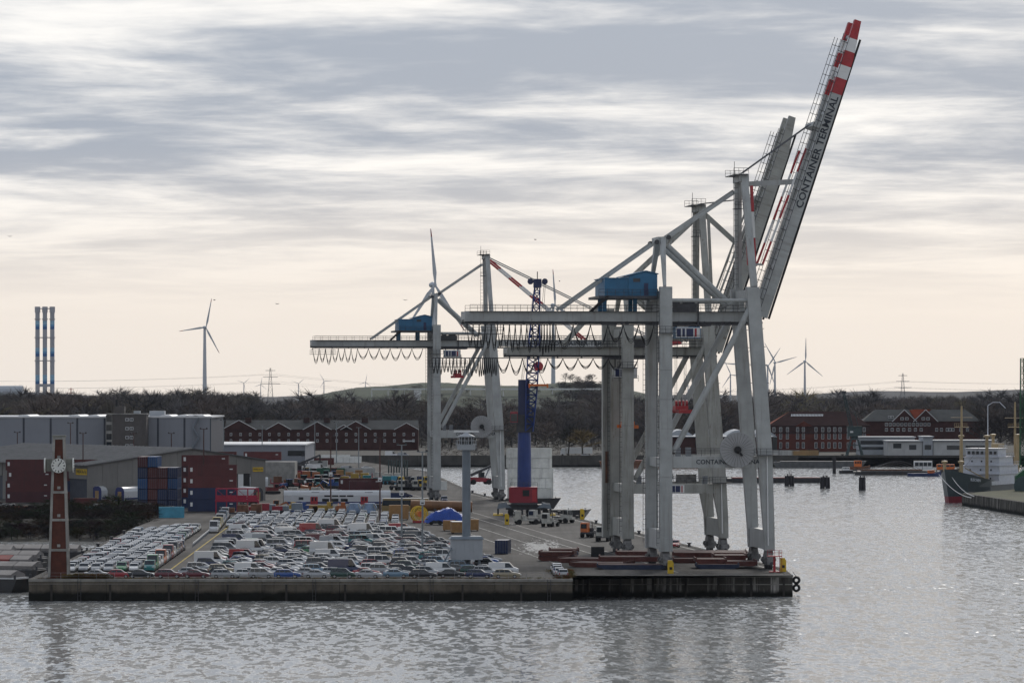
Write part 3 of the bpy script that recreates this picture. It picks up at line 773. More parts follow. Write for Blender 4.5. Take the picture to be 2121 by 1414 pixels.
        if bands:
            for a, c, mm in ((0, 3.3, M_RED), (3.3, 5.6, M_WHITE), (5.6, 8.2, M_RED), (8.2, 10.5, M_WHITE), (10.5, 13.3, M_RED)):
                s1, s0 = boom_len - a, boom_len - c
                lo = lambda s: -h * .5 if s < boom_len - 7 else -h * .5 + h * .4 * (s - boom_len + 7) / 7
                tp = lambda s: h * .5 - h * .05 * s / boom_len
                b = MB(); sl = [s0] + ([boom_len - 7] if s0 < boom_len - 7 < s1 else []) + [s1]
                b.prism([(s, y - .58, lo(s) - .03) for s in sl] + [(s, y - .58, tp(s) + .03) for s in reversed(sl)], (0, 1.16, 0)); b.build('painted_band', mm, bt)
    for k in range(2, int(boom_len), 7): MB().box(k, k + .5, 5.75, 10.25, -h * .2, h * .3).build('boom_tie', paint, bt)
    if boom_text: lettering('lettering', 'CONTAINER TERMINAL', 1.25, M_LETTER, bt, (text_s, 4.62, -.05), (1, 0, 0), (0, 0, 1), stretch=1.1)
    MB().box(boom_len * .63, boom_len * .63 + .8, 4.2, 11.8, h * .5, h * .5 + 1.3).build('sheave_bracket', paint, bt)
    ca, sa = math.cos(R(boom_deg)), math.sin(R(boom_deg))
    def bp(s, y, zz): return (xh + ca * s - sa * zz, y, zg + gh * .5 + sa * s + ca * zz)
    def banded(p, q, n, w):
        p, q = Vector(p), Vector(q)
        for i in range(n): MB().bar(p.lerp(q, i / n), p.lerp(q, (i + 1) / n), w, w).build('forestay', (M_RED, M_WHITE)[i % 2] if bands and n > 1 else paint, t)
    if boom_deg > 20:
        for y in (4.9, 11.1):
            banded((xapex + 1.3, y, zapex - 1.9), (xapex + 1.9, y, zapex - 15.4), 3, .5)
            banded((xapex + 1.9, y, zapex - 15.4), bp(8.5, y, h * .5 + 1.9), 1, .35)
            banded(bp(8.5, y, h * .5 + 1.9), bp(30, y, h * .5 + 1.0), 5, .34)
        MB().bar((xapex + 1, 8, zapex - 1.5), bp(24.5 if bands else 20, 8, h * .5), .5, .9).build('boom_latch', paint, t)
        for y in (6.5, 8, 9.5): MB().tube((xapex, y, zapex + .3), bp(boom_len * .64, y, h * .5 + 1.2), .07, n=4).build('hoist_rope', M_ROPE, t)
    else:
        for y in (4.9, 11.1):
            banded((xapex + .8, y, zapex - 1.5), bp(24, y, h * .5 + .2), 9, .5)
            banded((xapex + .8, y, zapex - 1.0), bp(44, y, h * .5 + .2), 1, .3)
    # trolley, driver's cabin, ropes and spreader
    tr = MB(); tr.box(cab_x - .5, cab_x + 6.5, 4.7, 11.3, zg - .75, zg - .4); tr.bar((cab_x + .5, 5, zg - .7), (cab_x + .5, 5, cab_z + 2), .2, .2); tr.bar((cab_x + 3.8, 5, zg - .7), (cab_x + 3.8, 5, cab_z + 2), .2, .2)
    tr.box(cab_x, cab_x + 3, 6, 10, zg - .4, zg + .9)
    tro = tr.build('trolley', M_DARKSTEEL, t)
    cb = MB().box(cab_x, cab_x + 4.4, 3.2, 6.0, cab_z, cab_z + 2.0).build('driver_cabin', M_HOUSEBLUE if house else paint, t)
    MB().box(cab_x + .1, cab_x + 4.3, 3.14, 3.2, cab_z + .15, cab_z + 1.85).build('cabin_board', M_WHITE, cb)
    for a, c, mm in ((.3, 1.0, M_NAVY), (1.25, 1.7, M_NAVY), (1.95, 3.15, M_NAVY), (3.4, 3.75, M_RED)): MB().box(cab_x + a, cab_x + c, 3.08, 3.13, cab_z + .3, cab_z + 1.7).build('cabin_stripe', mm, cb)
    railing(cb, (cab_x - .3, 3.0, cab_z - .6), (cab_x + 4.6, 3.0, cab_z - .6), 1.2)
    sm = spread_m or M_RED
    sp = link('spreader', None, t, (spread_x, 8, spread_z))
    MB().box(-.55, .55, -5.8, 5.8, 0, .35).build('spreader_frame', sm, sp)
    for y in (-5.6, 5.6): MB().box(-1.2, 1.2, y - .25, y + .25, -.25, .35).build('spreader_end', sm, sp)
    MB().box(-1.1, 1.1, -1.6, 1.6, .35, 1.0).build('head_block', sm, sp)
    for x in (-.9, -.3, .3, .9): MB().tube((x - .18, -.9, 1.45), (x + .18, -.9, 1.45), .5, n=12).build('sheave', M_RED if sm is M_RED else M_DARKSTEEL, sp)
    for x in (-.8, .8):
        for y in (7, 9): MB().tube((spread_x + x, y, spread_z + 1.5), (spread_x + x, y, zg - .5), .04, n=4).build('hoist_rope', M_ROPE, t)
    # machinery, cabinets, lamps and platforms that crowd the steelwork
    mc_ = MB(); mc_.box(.9, 5.6, 3.9, 4.6, zg + gh, zg + gh + 1.3); mc_.box(1.4, 2.6, 3.8, 4.7, zg + gh + 1.3, zg + gh + 1.9); mc_.tube((3.2, 4.2, zg + gh + 1.6), (5.2, 4.2, zg + gh + 1.6), .4, n=8); mc_.bar((5.9, 4.2, zg + gh + 2.0), (5.9, 4.2, zg - 1.4), .25, .25); mc_.build('hoist_machinery', M_DARKSTEEL, t)
    for x, z in ((1.2, beam[1]), (3.0, beam[1]), (13.6, beam[1])): MB().box(x, x + .9, -.45, .2, z, z + 1.5).build('electrical_cabinet', M_POLE0, t)
    for x in (xl + 6, xl + 14, xl + 22, 6.5, 11.0): MB().box(x - .3, x + .3, 4.1, 4.6, zg - .3, zg - .05).build('floodlight', M_DARKSTEEL, t)
    for zz in (beam[1] + .1, zleg - 8): 
        pf3 = MB().box(14.6, 18.9, -1.9, -.8, zz, zz + .1).build('leg_platform', M_DARKSTEEL, t) if zz < 25 else MB().box(-2.6, 1.2, -1.7, -.85, zz, zz + .1).build('leg_platform', M_DARKSTEEL, t)
        railing(pf3, (14.6, -1.9, zz + .1) if zz < 25 else (-2.6, -1.7, zz + .1), (18.9, -1.9, zz + .1) if zz < 25 else (1.2, -1.7, zz + .1), 1.0)
    for k, zz in enumerate((24.0, 29.0, 34.0)): MB().box(-1.52, .62, -.815, -.8, zz, zz + .05).build('weld_seam', M_BOGIE, t)
    # cable reel on the portal beam
    if reel:
        rl = link('cable_reel', None, t, (11.8, -1.25, 20.4))
        b = MB(); b.tube((0, -.28, 0), (0, .28, 0), 3.0, n=40); b.build('reel_disc', mat('reel_grey', (0.30, 0.30, 0.30), rough=0.6, var=0.1, scale=0.6), rl)
        b = MB()
        for k in range(28):
            a = 2 * math.pi * k / 28; b.bar((.5 * math.cos(a), -.3, .5 * math.sin(a)), (2.9 * math.cos(a), -.3, 2.9 * math.sin(a)), .05, .05)
        kind(b.build('reel_rib', M_BOGIE, rl), 'stuff')
        MB().tube((0, -.5, 0), (0, .7, 0), .62, n=14).build('reel_hub', M_BLACK, rl)
        MB().bar((.1, -.42, -.2), (.75, -.42, -1.0), .5, .3).build('reel_drive', M_BLACK, rl)
    if shaft:
        b = MB(); b.box(-2.7, -.55, W + .9, W + 3.0, 2.7, 46)
        for k in range(9): b.box(-2.62 + k * .24, -2.55 + k * .24, W + .86, W + .9, 2.8, 45.9)
        for zc in (14, 25, 36): b.box(-2.74, -.5, W + .85, W + 3.05, zc, zc + .12)
        sh = b.build('lift_shaft', paint, t)
        MB().box(-2.3, -1.7, W + .8, W + .85, 13, 19).build('rust_patch', M_RUST, sh)
        b = MB(); b.tube((8.0, 7.2, beam[1] + 1.2), (8.0, 8.6, beam[1] + 1.2), 1.25, n=20); b.box(5.8, 14.0, 6.5, 9.5, beam[1], beam[1] + .25); b.box(10, 13.6, 7, 9, beam[1] + .25, beam[1] + 1.6); b.build('winch', M_BOGIE, t)
        for k in range(14):
            a = 2 * math.pi * k / 14; 
    return t
RZ = math.atan(0.116)
P1, P2, P3 = (26.743, 702.67), (21.906, 761.56), (-20.203, 1126.07)
gantry_crane('container_crane', 'nearest grey container crane with raised red and white tipped boom and blue machine house', (*P1, 0), RZ, 71.6, M_GREY,
             boom_len=54.0, text_s=30.0, festoon=((-34.3, -27.0, 7, 4.2), (-27.0, -22, 5, 4.4), (-22, -19, 6, 5.2), (-19, -10, 3, 4.2), (-10, -2, 3, 3.2)))
gantry_crane('container_crane', 'weathered olive grey container crane behind the nearest one, plain boom raised', (*P2, 0), RZ, 71.5, M_OLIVE, zg=37.1, gh=1.55, xl=-22.4, xh=17.2,
             zleg=42.6, beam=(11.4, 13.2), zapex=65.2, xapex=14.2, zmast=50.5, house=False, boom_len=46.2, boom_h=2.3, bands=False, cab_x=-2.6, cab_z=32.8, spread_z=23.7, spread_x=.7, spread_m=M_ORANGE,
             text=False, reel=False, shaft=True, boom_text=False, festoon=((-36.6, -32.0, 7, 2.9), (-32, -28, 5, 3.1), (-28, -24.5, 9, 3.2), (-24.5, -15, 4, 3.0), (-15, 2, 6, 2.2)))
gantry_crane('container_crane', 'farthest grey container crane on the quay with its boom lowered', (*P3, 0), RZ, 0.0, M_GREY, cab_x=2, cab_z=39.4, spread_x=6, spread_z=34,
             festoon=((-34.3, -22, 7, 4.2), (-22, -4, 6, 3.4)))
# ------------------------------------------------------------------ cars and vans
M_PAINT = mat('car_paint', rough=0.28, var=0.03, coat=0.6, source='object')
M_CARGLASS = mat('car_glass', (0.012, 0.015, 0.018), rough=0.04, var=0.0, spec=0.7)
M_TYRE = mat('tyre', (0.012, 0.012, 0.012), rough=0.8, var=0.1)
M_HUB = mat('wheel_hub', (0.35, 0.35, 0.36), rough=0.35, metal=0.6, var=0.1)
M_HEADLAMP = mat('headlamp_glass', (0.6, 0.62, 0.64), rough=0.1, var=0.05)
M_TAILLAMP = mat('tail_lamp', (0.3, 0.012, 0.012), rough=0.2, var=0.05)
M_CARSTUFF = mat('parked_car_colours', rough=0.2, var=0.03, coat=0.5, source='attribute')
def car_parts(L, W, H, nose=.72, cowl_x=.95, cowl=.98, xf=.35, xr=-1.2, xr0=-1.55, deck=.95, belt=.93, panes=((-1.0, -.15), (-.1, .85)), inset=.82, van=False, r=.31, wb=None):
    """pieces of a car: body, panes, wheels, lamps; nose along +x"""
    P = []; w = W / 2; a = -L / 2; z = L / 2
    b = MB()
    st = [(a, .42, .66 if not van else .95, .9), (a + .12, .26, deck if not van else belt, .97), (xr0, .22, deck if not van else belt, 1), (0, .2, belt, 1), (cowl_x, .2, cowl, 1), (z - .45, .22, (nose + cowl) / 2 - .01, .97), (z - .12, .26, nose, .9), (z, .36, nose - .18, .8)]
    for x, zl, zt, k in st:
        zm = zl + (zt - zl) * .55
        for y, zz in ((-w * .93 * k, zl), (-w * k, zm), (-w * .9 * k, zt), (w * .9 * k, zt), (w * k, zm), (w * .93 * k, zl)): b.v.append((x, y, zz))
    n = len(st)
    for i in range(n - 1):
        for k in range(6): b.f.append((i*6 + k, i*6 + (k+1) % 6, (i+1)*6 + (k+1) % 6, (i+1)*6 + k)); b.m.append(0)
    b.f += [(5, 4, 3, 2, 1, 0), tuple((n-1)*6 + k for k in range(6))]; b.m += [0, 0]
    def gh(zz):     # half width of the glasshouse at height zz
        f = (zz - belt) / (H - belt); return w * (.9 + (inset - .9) * f)
    dk = belt if van else deck
    prof = [(xr0, dk - .03), (xr, H - .05), ((xr + xf) / 2, H), (xf, H - .04), (cowl_x, cowl - .03)]
    o = len(b.v)
    for s in (-1, 1):
        for x, zz in prof: b.v.append((x, s * gh(zz), zz))
    m_ = len(prof)
    b.f += [tuple(o + k for k in range(m_)), tuple(o + m_ + k for k in range(m_ - 1, -1, -1))]; b.m += [0, 0]
    for k in range(m_ - 1): b.f.append((o + k, o + m_ + k, o + m_ + k + 1, o + k + 1)); b.m.append(0)
    P.append(('body', b, 'paint'))
    def strip(name, p0, p1, t0, t1, off=.02):        # pane across the car between two profile points
        d = Vector((p1[0] - p0[0], 0, p1[1] - p0[1])); nrm = Vector((-d.z, 0, d.x)).normalized()
        if nrm.z < 0: nrm = -nrm
        q = MB(); pts = []
        for t in (t0, t1):
            x = p0[0] + d.x * t; zz = p0[1] + d.z * t; pts.append((x, zz))
        (x0, z0), (x1, z1) = pts; g0, g1 = gh(z0) - .06, gh(z1) - .06
        q.prism([(x0, -g0, z0), (x0, g0, z0), (x1, g1, z1), (x1, -g1, z1)], nrm * off); P.append((name, q, 'glass'))
    strip('windscreen', prof[4], prof[3], .08, .92)
    if not van: strip('rear_window', prof[0], prof[1], .15, .9)
    zt = H - .12; zb = belt + .06
    def xlim(zz, front):
        if front: t = (zz - prof[4][1]) / (prof[3][1] - prof[4][1]); return prof[4][0] + (prof[3][0] - prof[4][0]) * t - .08
        t = (zz - prof[0][1]) / (prof[1][1] - prof[0][1]); return prof[0][0] + (prof[1][0] - prof[0][0]) * t + .1
    for s in (-1, 1):
        for x0, x1 in panes:
            q = MB()
            pts = [(max(x0, xlim(zb, False)), zb), (min(x1, xlim(zb, True)), zb), (min(x1, xlim(zt, True)), zt), (max(x0, xlim(zt, False)), zt)]
            q.prism([(x, s * (gh(zz) + .002), zz) for x, zz in pts], (0, s * .015, 0)); P.append(('side_window', q, 'glass'))
    wb = wb or L * .58
    for x in (-wb / 2 - .05, wb / 2 - .05):
        for s in (-1, 1):
            q = MB(); q.tube((x, s * (w - .2), r), (x, s * (w + .012), r), r, n=12); P.append(('wheel', q, 'tyre'))
            q = MB(); q.tube((x, s * (w + .012), r), (x, s * (w + .03), r), r * .62, n=8); P.append(('hub_cap', q, 'hub'))
    for s in (-1, 1):
        q = MB(); q.prism([(z - .1, s * w * .84, nose - .2), (z + .0, s * w * .5, nose - .22), (z - .02, s * w * .5, nose - .05), (z - .16, s * w * .84, nose - .03)], (.03, s * .03, 0)); P.append(('headlight', q, 'lamp'))
        q = MB(); zz = dk - .08 if not van else belt - .05; q.box(a - .01, a + .1, min(s * w * .9, s * w * .72), max(s * w * .9, s * w * .72), zz - .3, zz); P.append(('tail_light', q, 'tail'))
    return P
CAR_TYPES = {
 'hatchback': car_parts(3.95, 1.66, 1.45, cowl_x=.85, xf=.25, xr=-1.25, xr0=-1.72, panes=((-1.5, -.45), (-.38, .8))),
 'saloon car': car_parts(4.55, 1.74, 1.42, cowl_x=.9, xf=.2, xr=-1.0, xr0=-1.6, deck=.98, panes=((-1.4, -.42), (-.35, .8))),
 'estate car': car_parts(4.6, 1.74, 1.47, cowl_x=.9, xf=.25, xr=-1.75, xr0=-2.1, panes=((-2.0, -1.25), (-1.18, -.42), (-.35, .8))),
 'people carrier': car_parts(4.3, 1.78, 1.68, nose=.8, cowl_x=1.2, cowl=1.05, xf=.45, xr=-1.75, xr0=-2.0, belt=.98, deck=1.0, panes=((-1.85, -1.15), (-1.08, -.25), (-.18, 1.1))),
 'off-roader': car_parts(4.5, 1.82, 1.76, nose=.95, cowl_x=.85, cowl=1.12, xf=.35, xr=-1.85, xr0=-2.1, belt=1.06, deck=1.06, panes=((-1.98, -1.2), (-1.12, -.4), (-.33, .75)), r=.37),
}
VAN_TYPES = {
 'panel van': car_parts(5.1, 1.9, 2.0, nose=1.0, cowl_x=1.75, cowl=1.22, xf=1.05, xr=-2.4, xr0=-2.5, belt=1.1, panes=((.35, 1.7),), inset=.84, van=True, r=.34),
 'minibus': car_parts(4.9, 1.88, 1.95, nose=1.0, cowl_x=1.7, cowl=1.2, xf=1.0, xr=-2.3, xr0=-2.4, belt=1.08, panes=((-2.2, -1.1), (-1.0, .2), (.3, 1.6)), inset=.84, van=True, r=.34),
 'high-roof van': car_parts(5.7, 1.98, 2.6, nose=1.1, cowl_x=2.0, cowl=1.3, xf=1.2, xr=-2.7, xr0=-2.8, belt=1.2, panes=((.7, 1.95),), inset=.86, van=True, r=.36),
}
KEYM = {'paint': M_PAINT, 'glass': M_CARGLASS, 'tyre': M_TYRE, 'hub': M_HUB, 'lamp': M_HEADLAMP, 'tail': M_TAILLAMP}
KEYC = {'glass': (0.02, 0.025, 0.03), 'tyre': (0.012, 0.012, 0.012), 'hub': (0.3, 0.3, 0.3), 'lamp': (0.6, 0.62, 0.64), 'tail': (0.3, 0.012, 0.012)}
VMESH, VSOLID, VTRI = {}, {}, {}
for ty, P in list(CAR_TYPES.items()) + list(VAN_TYPES.items()):
    VMESH[ty] = [(nm, q.mesh(nm, KEYM[k])) for nm, q, k in P]
    s = MB(); keys = list(KEYM); vv, tt, kk = [], [], []
    for nm, q, k in P:
        o = len(vv); s.add(q.v, q.f, keys.index(k)); vv += q.v
        for f in q.f:
            for i in range(1, len(f) - 1): tt.append((o + f[0], o + f[i], o + f[i + 1]))
        kk += [k] * len(q.v)
    VSOLID[ty] = s.mesh(ty.replace(' ', '_').replace('-', '_'), [KEYM[k] for k in keys])
    VTRI[ty] = (np.array(vv, dtype=np.float32), np.array(tt, dtype=np.int32), kk)
PAINTS = {'silver': (0.36, 0.37, 0.38), 'white': (0.68, 0.68, 0.67), 'grey': (0.13, 0.135, 0.14), 'black': (0.012, 0.012, 0.014), 'dark blue': (0.012, 0.02, 0.07), 'light blue': (0.17, 0.27, 0.36),
          'blue': (0.02, 0.08, 0.3), 'red': (0.3, 0.015, 0.02), 'dark red': (0.12, 0.01, 0.015), 'green': (0.03, 0.2, 0.07), 'dark green': (0.012, 0.05, 0.035), 'teal': (0.02, 0.17, 0.17),
          'gold': (0.3, 0.25, 0.16), 'yellow': (0.55, 0.38, 0.02), 'orange': (0.6, 0.12, 0.02)}
def vehicle(ty, colour, x, y, rz, label, group, parts=True, z=0.0, name=None, cat=None):
    van = ty in VAN_TYPES
    nm = name or ('parked_van' if van else 'parked_car'); cat = cat or ('van' if van else 'car')
    c = PAINTS[colour]; k = rnd.uniform(.88, 1.1); c4 = (c[0] * k, c[1] * k, c[2] * k, 1)
    if parts:
        t = thing(nm, label, cat, (x, y, z), rz, group)
        for pn, me in VMESH[ty]:
            o = link(pn, me, t); o.color = c4
    else:
        t = tag(link(nm, VSOLID[ty], None, (x, y, z), rz), label, cat, group); t.color = c4
    return t
QUEUE = []          # (y, type, colour, x, rz, label, group)
cr = random.Random(21)
def pick(tab):
    r = cr.random() * sum(w for _, w in tab)
    for k, w in tab:
        r -= w
        if r <= 0: return k
    return tab[-1][0]
MIXC = [('silver', 30), ('white', 24), ('grey', 9), ('black', 12), ('dark blue', 10), ('light blue', 4), ('blue', 2), ('red', 3), ('dark red', 4), ('dark green', 5), ('teal', 1), ('gold', 3), ('green', 1)]
PALE = [('silver', 34), ('white', 58), ('light blue', 5), ('red', 2), ('green', 1), ('gold', 2)]
MIXT = [('hatchback', 28), ('saloon car', 22), ('estate car', 26), ('people carrier', 14), ('off-roader', 10)]
def road(i, x0, y): return x0 - 0.024 * (y - 693)
# left strip, nose to the river
for i in range(6):
    y = 692.5 + cr.uniform(-1, 1); k = 1
    far = (872, 880, 888, 893, 897, 899)[i]
    while y < far:
        ty, co = pick(MIXT), pick(PALE)
        QUEUE.append((y, ty, co, road(i, -74.4 + 2.12 * i, y) + cr.uniform(-.08, .08), -math.pi / 2 + 0.024, f'{co} {ty}, {ordinal(k)} from the front in line {ordinal(i + 1)} of the left strip', 'cars in the left parking strip'))
        y += 4.85 + cr.uniform(-.1, .25); k += 1
# front row read off the photo
for n, (ua, ub, ty, co) in enumerate(((180,225,'saloon car','silver'),(229,266,'hatchback','red'),(262,322,'saloon car','black'),(325,377,'estate car','dark red'),(379,434,'saloon car','dark red'),(440,492,'estate car','silver'),(490,526,'hatchback','white'),
        (518,566,'people carrier','silver'),(567,624,'estate car','blue'),(626,688,'saloon car','silver'),(686,734,'people carrier','dark green'),(738,788,'saloon car','silver'),(793,848,'saloon car','light blue'),(849,905,'estate car','black'),(908,962,'saloon car','black'),(965,1022,'estate car','dark blue'),(1023,1077,'estate car','gold'))):
    y = 669.6 + (1.8 if n in (6, 12, 14) else 0); x = ((ua + ub) / 2 - MID) * y / F_PX
    QUEUE.append((y, ty, co, x, cr.uniform(-.12, .02), f'{co} {ty}, {ordinal(n + 1)} from the left in the front row behind the quay wall', 'cars in the front row'))
LEFT = [(676, -55.5), (700, -54.5), (760, -56), (830, -58), (893, -61)]
RIGHT = [(676, 1.6), (700, 0.2), (740, -3.0), (790, -8), (830, -13.5), (893, -21.5)]
vans = []
y = 677.0; row = 2
SUVROW = 712
while y < 893:
    xl_, xr_ = interp(LEFT, y), interp(RIGHT, y); x = xl_ + 2.3; k = 1
    gapped = (699 < y < 706)
    while x < xr_ - 1.5:
        van = cr.random() < (.1 if y < 760 else .16)
        if 705 < y < 714: van = False
        ty = pick([('panel van', 5), ('minibus', 3), ('high-roof van', 2)]) if van else pick(MIXT if not 705 < y < 714 else [('off-roader', 5), ('people carrier', 4), ('estate car', 3)])
        co = pick([('white', 62), ('silver', 14), ('red', 5), ('dark blue', 8), ('light blue', 2), ('yellow', 2), ('grey', 6), ('teal', 1), ('dark red', 4)]) if van else pick(MIXC)
        if cr.random() > .06 and not (gapped and cr.random() < .6):
            QUEUE.append((y + cr.uniform(-.5, .5), ty, co, x, cr.uniform(-.16, .03), f'{co} {ty}, {ordinal(k)} from the left in the {ordinal(row)} row behind the quay wall', 'vehicles in the main parking rows'))
            k += 1
        x += (5.7 if van else 4.75) + cr.uniform(-.25, .45)
    row += 1
    y += (6.4 if y < 770 else 5.7)
# far block, noses towards the river
ln_ = 0
for i in range(15):
    x0 = -62.5 + 2.62 * i; y = 903 + cr.uniform(0, 3) + (8 if i < 3 else 0); k = 1
    while y < 1012 - (0 if i < 12 else 25):
        ty, co = pick(MIXT), pick(PALE if cr.random() < .65 else MIXC)
        QUEUE.append((y, ty, co, x0 - .024 * (y - 903) + cr.uniform(-.1, .1), -math.pi / 2 + .024, f'{co} {ty}, {ordinal(k)} from the front in the {ordinal(i + 1)} line of the rear block', 'cars in the rear block'))
        y += 6.2 + cr.uniform(-.4, .6); k += 1
cars = sorted([q for q in QUEUE if q[1] in CAR_TYPES], key=lambda q: q[0]); vans = sorted([q for q in QUEUE if q[1] in VAN_TYPES], key=lambda q: q[0])
KEEP = 285
for n, (y, ty, co, x, rz, lab, gr) in enumerate(cars[:KEEP]): vehicle(ty, co, x, y, rz, lab, gr, parts=n < 170)
parts = []
for (y, ty, co, x, rz, lab, gr) in cars[KEEP:]:
    A, T, kk = VTRI[ty]; v, t = place((A, T), x, y, 0, 1.0, 1.0, rz); c = PAINTS[co]
    parts.append((v, t, kk, c))
def car_soup(name, parts):
    o = soup(name, [(v, t, (1, 1, 1)) for v, t, _, _ in parts], M_CARSTUFF)
    arr = []
    for v, t, kk, c in parts: arr += [(*(c if k == 'paint' else KEYC[k]), 1.0) for k in kk]
    o.data.color_attributes['Col'].data.foreach_set('color', np.array(arr, dtype=np.float32).ravel()); return o
kind(car_soup('distant_parked_cars', parts), 'stuff')
for n, (y, ty, co, x, rz, lab, gr) in enumerate(vans): vehicle(ty, co, x, y, rz, lab, gr, parts=n < 25)
# line of vans along the left lane, and the group beyond it
for k in range(13):
    y = 694 + k * 7.4; co = ('teal', 'green', 'white', 'white', 'orange', 'white', 'dark blue', 'red', 'white', 'grey', 'dark blue', 'dark red', 'dark blue')[k]
    ty = 'high-roof van' if k in (1, 4, 7, 9) else 'panel van' if k != 0 else 'minibus'
    vehicle(ty, co, -61.2 - .024 * (y - 693), y, -math.pi / 2 + .024, f'{co} {ty}, {ordinal(k + 1)} from the front in the line along the left lane', 'vans along the left lane', k < 4)
for k in range(14):
    y = 880 + k * 8.2; co = ('white', 'green', 'white', 'yellow', 'white', 'yellow', 'white', 'silver', 'white', 'light blue', 'white', 'white', 'white', 'white')[k]
    vehicle('panel van' if k % 3 else 'high-roof van', co, -63.9 - .045 * (y - 880), y, -math.pi / 2 + .03, f'{co} van, {ordinal(k + 1)} from the front in the far group beyond the left strip', 'vans beyond the left strip', False)
for k, (u, v, co, ty) in enumerate(((1165, 1196.5, 'silver', 'hatchback'), (1157, 1193, 'white', 'hatchback'), (1153, 1188, 'silver', 'hatchback'), (1152, 1184, 'white', 'estate car'))):
    p = ground(u, v); vehicle(ty, co, p.x, p.y + 1.5, math.pi / 2 + .1, f'{co} {ty}, {ordinal(k + 1)} from the wall in the short column beside the hatch covers', 'cars beside the hatch covers')
for u, v, co, ty, rz, lab in ((838, 1030, 'dark blue', 'saloon car', .5, 'dark blue saloon car driving on the quay beyond the brown tank'), (920, 1040, 'dark blue', 'off-roader', -1.5, 'dark blue off-roader on the quay beside the far crane leg'), (1398, 1133, 'red', 'estate car', -1.7, 'red and white car on the quay edge behind the near crane leg')):
    p = ground(u, v); vehicle(ty, co, p.x, p.y, rz, lab, None)
# row of vans on the ground behind the left bank
for k, (u, ty, co) in enumerate(((20, 'high-roof van', 'white'), (52, 'panel van', 'orange'), (90, 'minibus', 'white'), (148, 'panel van', 'silver'), (170, 'panel van', 'orange'), (198, 'panel van', 'light blue'), (216, 'high-roof van', 'white'), (243, 'panel van', 'white'), (268, 'panel van', 'silver'), (300, 'high-roof van', 'white'), (322, 'panel van', 'white'), (352, 'panel van', 'silver'))):
    p = ground(u, 1064); vehicle(ty, co, p.x, p.y + cr.uniform(-2, 2), cr.uniform(-.5, .3), f'{co} {ty}, {ordinal(k + 1)} from the left in the row behind the bank scrub', 'vans behind the bank scrub', k < 6)
# ------------------------------------------------------------------ clock tower
M_BRICK = mat('red_brick', (0.085, 0.026, 0.016), rough=0.9, var=0.25, scale=0.8, fine=0.25, bump=0.02)
M_CONC = mat('weathered_concrete', (0.27, 0.26, 0.24), rough=0.9, var=0.3, scale=0.5, streak=0.4, dirt=(0.1, 0.1, 0.09), bump=0.02)
M_MOSSCONC = mat('stained_concrete', (0.19, 0.19, 0.165), rough=0.9, var=0.3, scale=0.6, streak=0.5, dirt=(0.07, 0.075, 0.05))
M_DIAL = mat('dial_white', (0.62, 0.62, 0.58), rough=0.5, var=0.1, scale=0.6)
p = ground(120, 1197); ct = thing('clock_tower', 'tapering brick clock tower with concrete frame on the pier corner', 'clock tower', (p.x, p.y + 1.8, 0), 0.06)
def half(z): return 1.78 - (1.78 - .98) * z / 23.0
for sx in (-1, 1):
    for sy in (-1, 1):
        b = MB()
        for z0, z1 in ((0, 4.4), (4.4, 9.3), (9.3, 13.8), (13.8, 23.0)):
            h0, h1 = half(z0), half(z1); g0, g1 = .42, .38
            b.bar((sx * (h0 - g0 / 2), sy * (h0 - g0 / 2), z0), (sx * (h1 - g1 / 2), sy * (h1 - g1 / 2), z1), g0, g0, g1, g1, up=(0, 1, 0))
        b.build('corner_post', M_CONC, ct)
for z in (4.4, 9.3, 13.8, 22.6):
    h = half(z); b = MB()
    for s in (-1, 1): b.box(-h + .4, h - .4, min(s * h, s * (h - .3)), max(s * h, s * (h - .3)), z, z + .38); b.box(min(s * h, s * (h - .3)), max(s * h, s * (h - .3)), -h + .4, h - .4, z, z + .38)
    b.build('ring_beam', M_CONC, ct)
for z0, z1 in ((0, 4.4), (4.78, 9.3), (9.68, 13.8), (14.2, 17.4), (19.2, 22.6)):
    for sy, rot in ((-1, 0), (1, 0), (-1, 1), (1, 1)):
        h0, h1 = half(z0) - .38, half(z1) - .38; o0, o1 = half(z0) - .2, half(z1) - .2
        pts = [(-h0, sy * o0, z0), (h0, sy * o0, z0), (h1, sy * o1, z1), (-h1, sy * o1, z1)]
        if rot: pts = [(y, x, z) for x, y, z in pts]
        b = MB(); b.prism(pts, (-sy * .15, 0, 0) if rot else (0, -sy * .15, 0)); pb = b.build('brick_panel', M_BRICK, ct)
        if not rot and sy == -1 and z1 > 5:
            MB().box(-.25, .25, -o0 - .05, -o0 + .1, z0 + .3, z0 + .75).build('hatch_plate', M_CONC, pb)
b = MB(); b.box(-2.25, 2.25, -.55, .55, 17.4, 19.4); b.box(-.55, .55, -2.0, 2.0, 17.45, 19.35); b.build('clock_arm', M_MOSSCONC, ct)
MB().box(-1.1, 1.1, -1.1, 1.1, 23.0, 23.25).build('cap', M_MOSSCONC, ct)
def dial(rot, d):
    t = link('clock_dial', None, ct, (0, 0, 18.35)); t.rotation_euler = (0, 0, rot)
    MB().tube((0, -d, 0), (0, -d - .22, 0), 1.18, n=32).build('dial_face', M_DIAL, t)
    for k in range(12):
        a = math.pi * 2 * k / 12; r0, r1 = (.78, 1.08)
        MB().bar((math.sin(a) * r0, -d - .24, math.cos(a) * r0), (math.sin(a) * r1, -d - .24, math.cos(a) * r1), .12 if k % 3 else .18, .04, up=(0, 1, 0)).build('hour_mark', M_BLACK, t)
    for a, L_, w in ((R(32), .62, .13), (R(38), .9, .08)):
        MB().bar((-math.sin(a) * .15, -d - .27, -math.cos(a) * .15), (math.sin(a) * L_, -d - .27, math.cos(a) * L_), w, .03, up=(0, 1, 0)).build('clock_hand', M_BLACK, t)
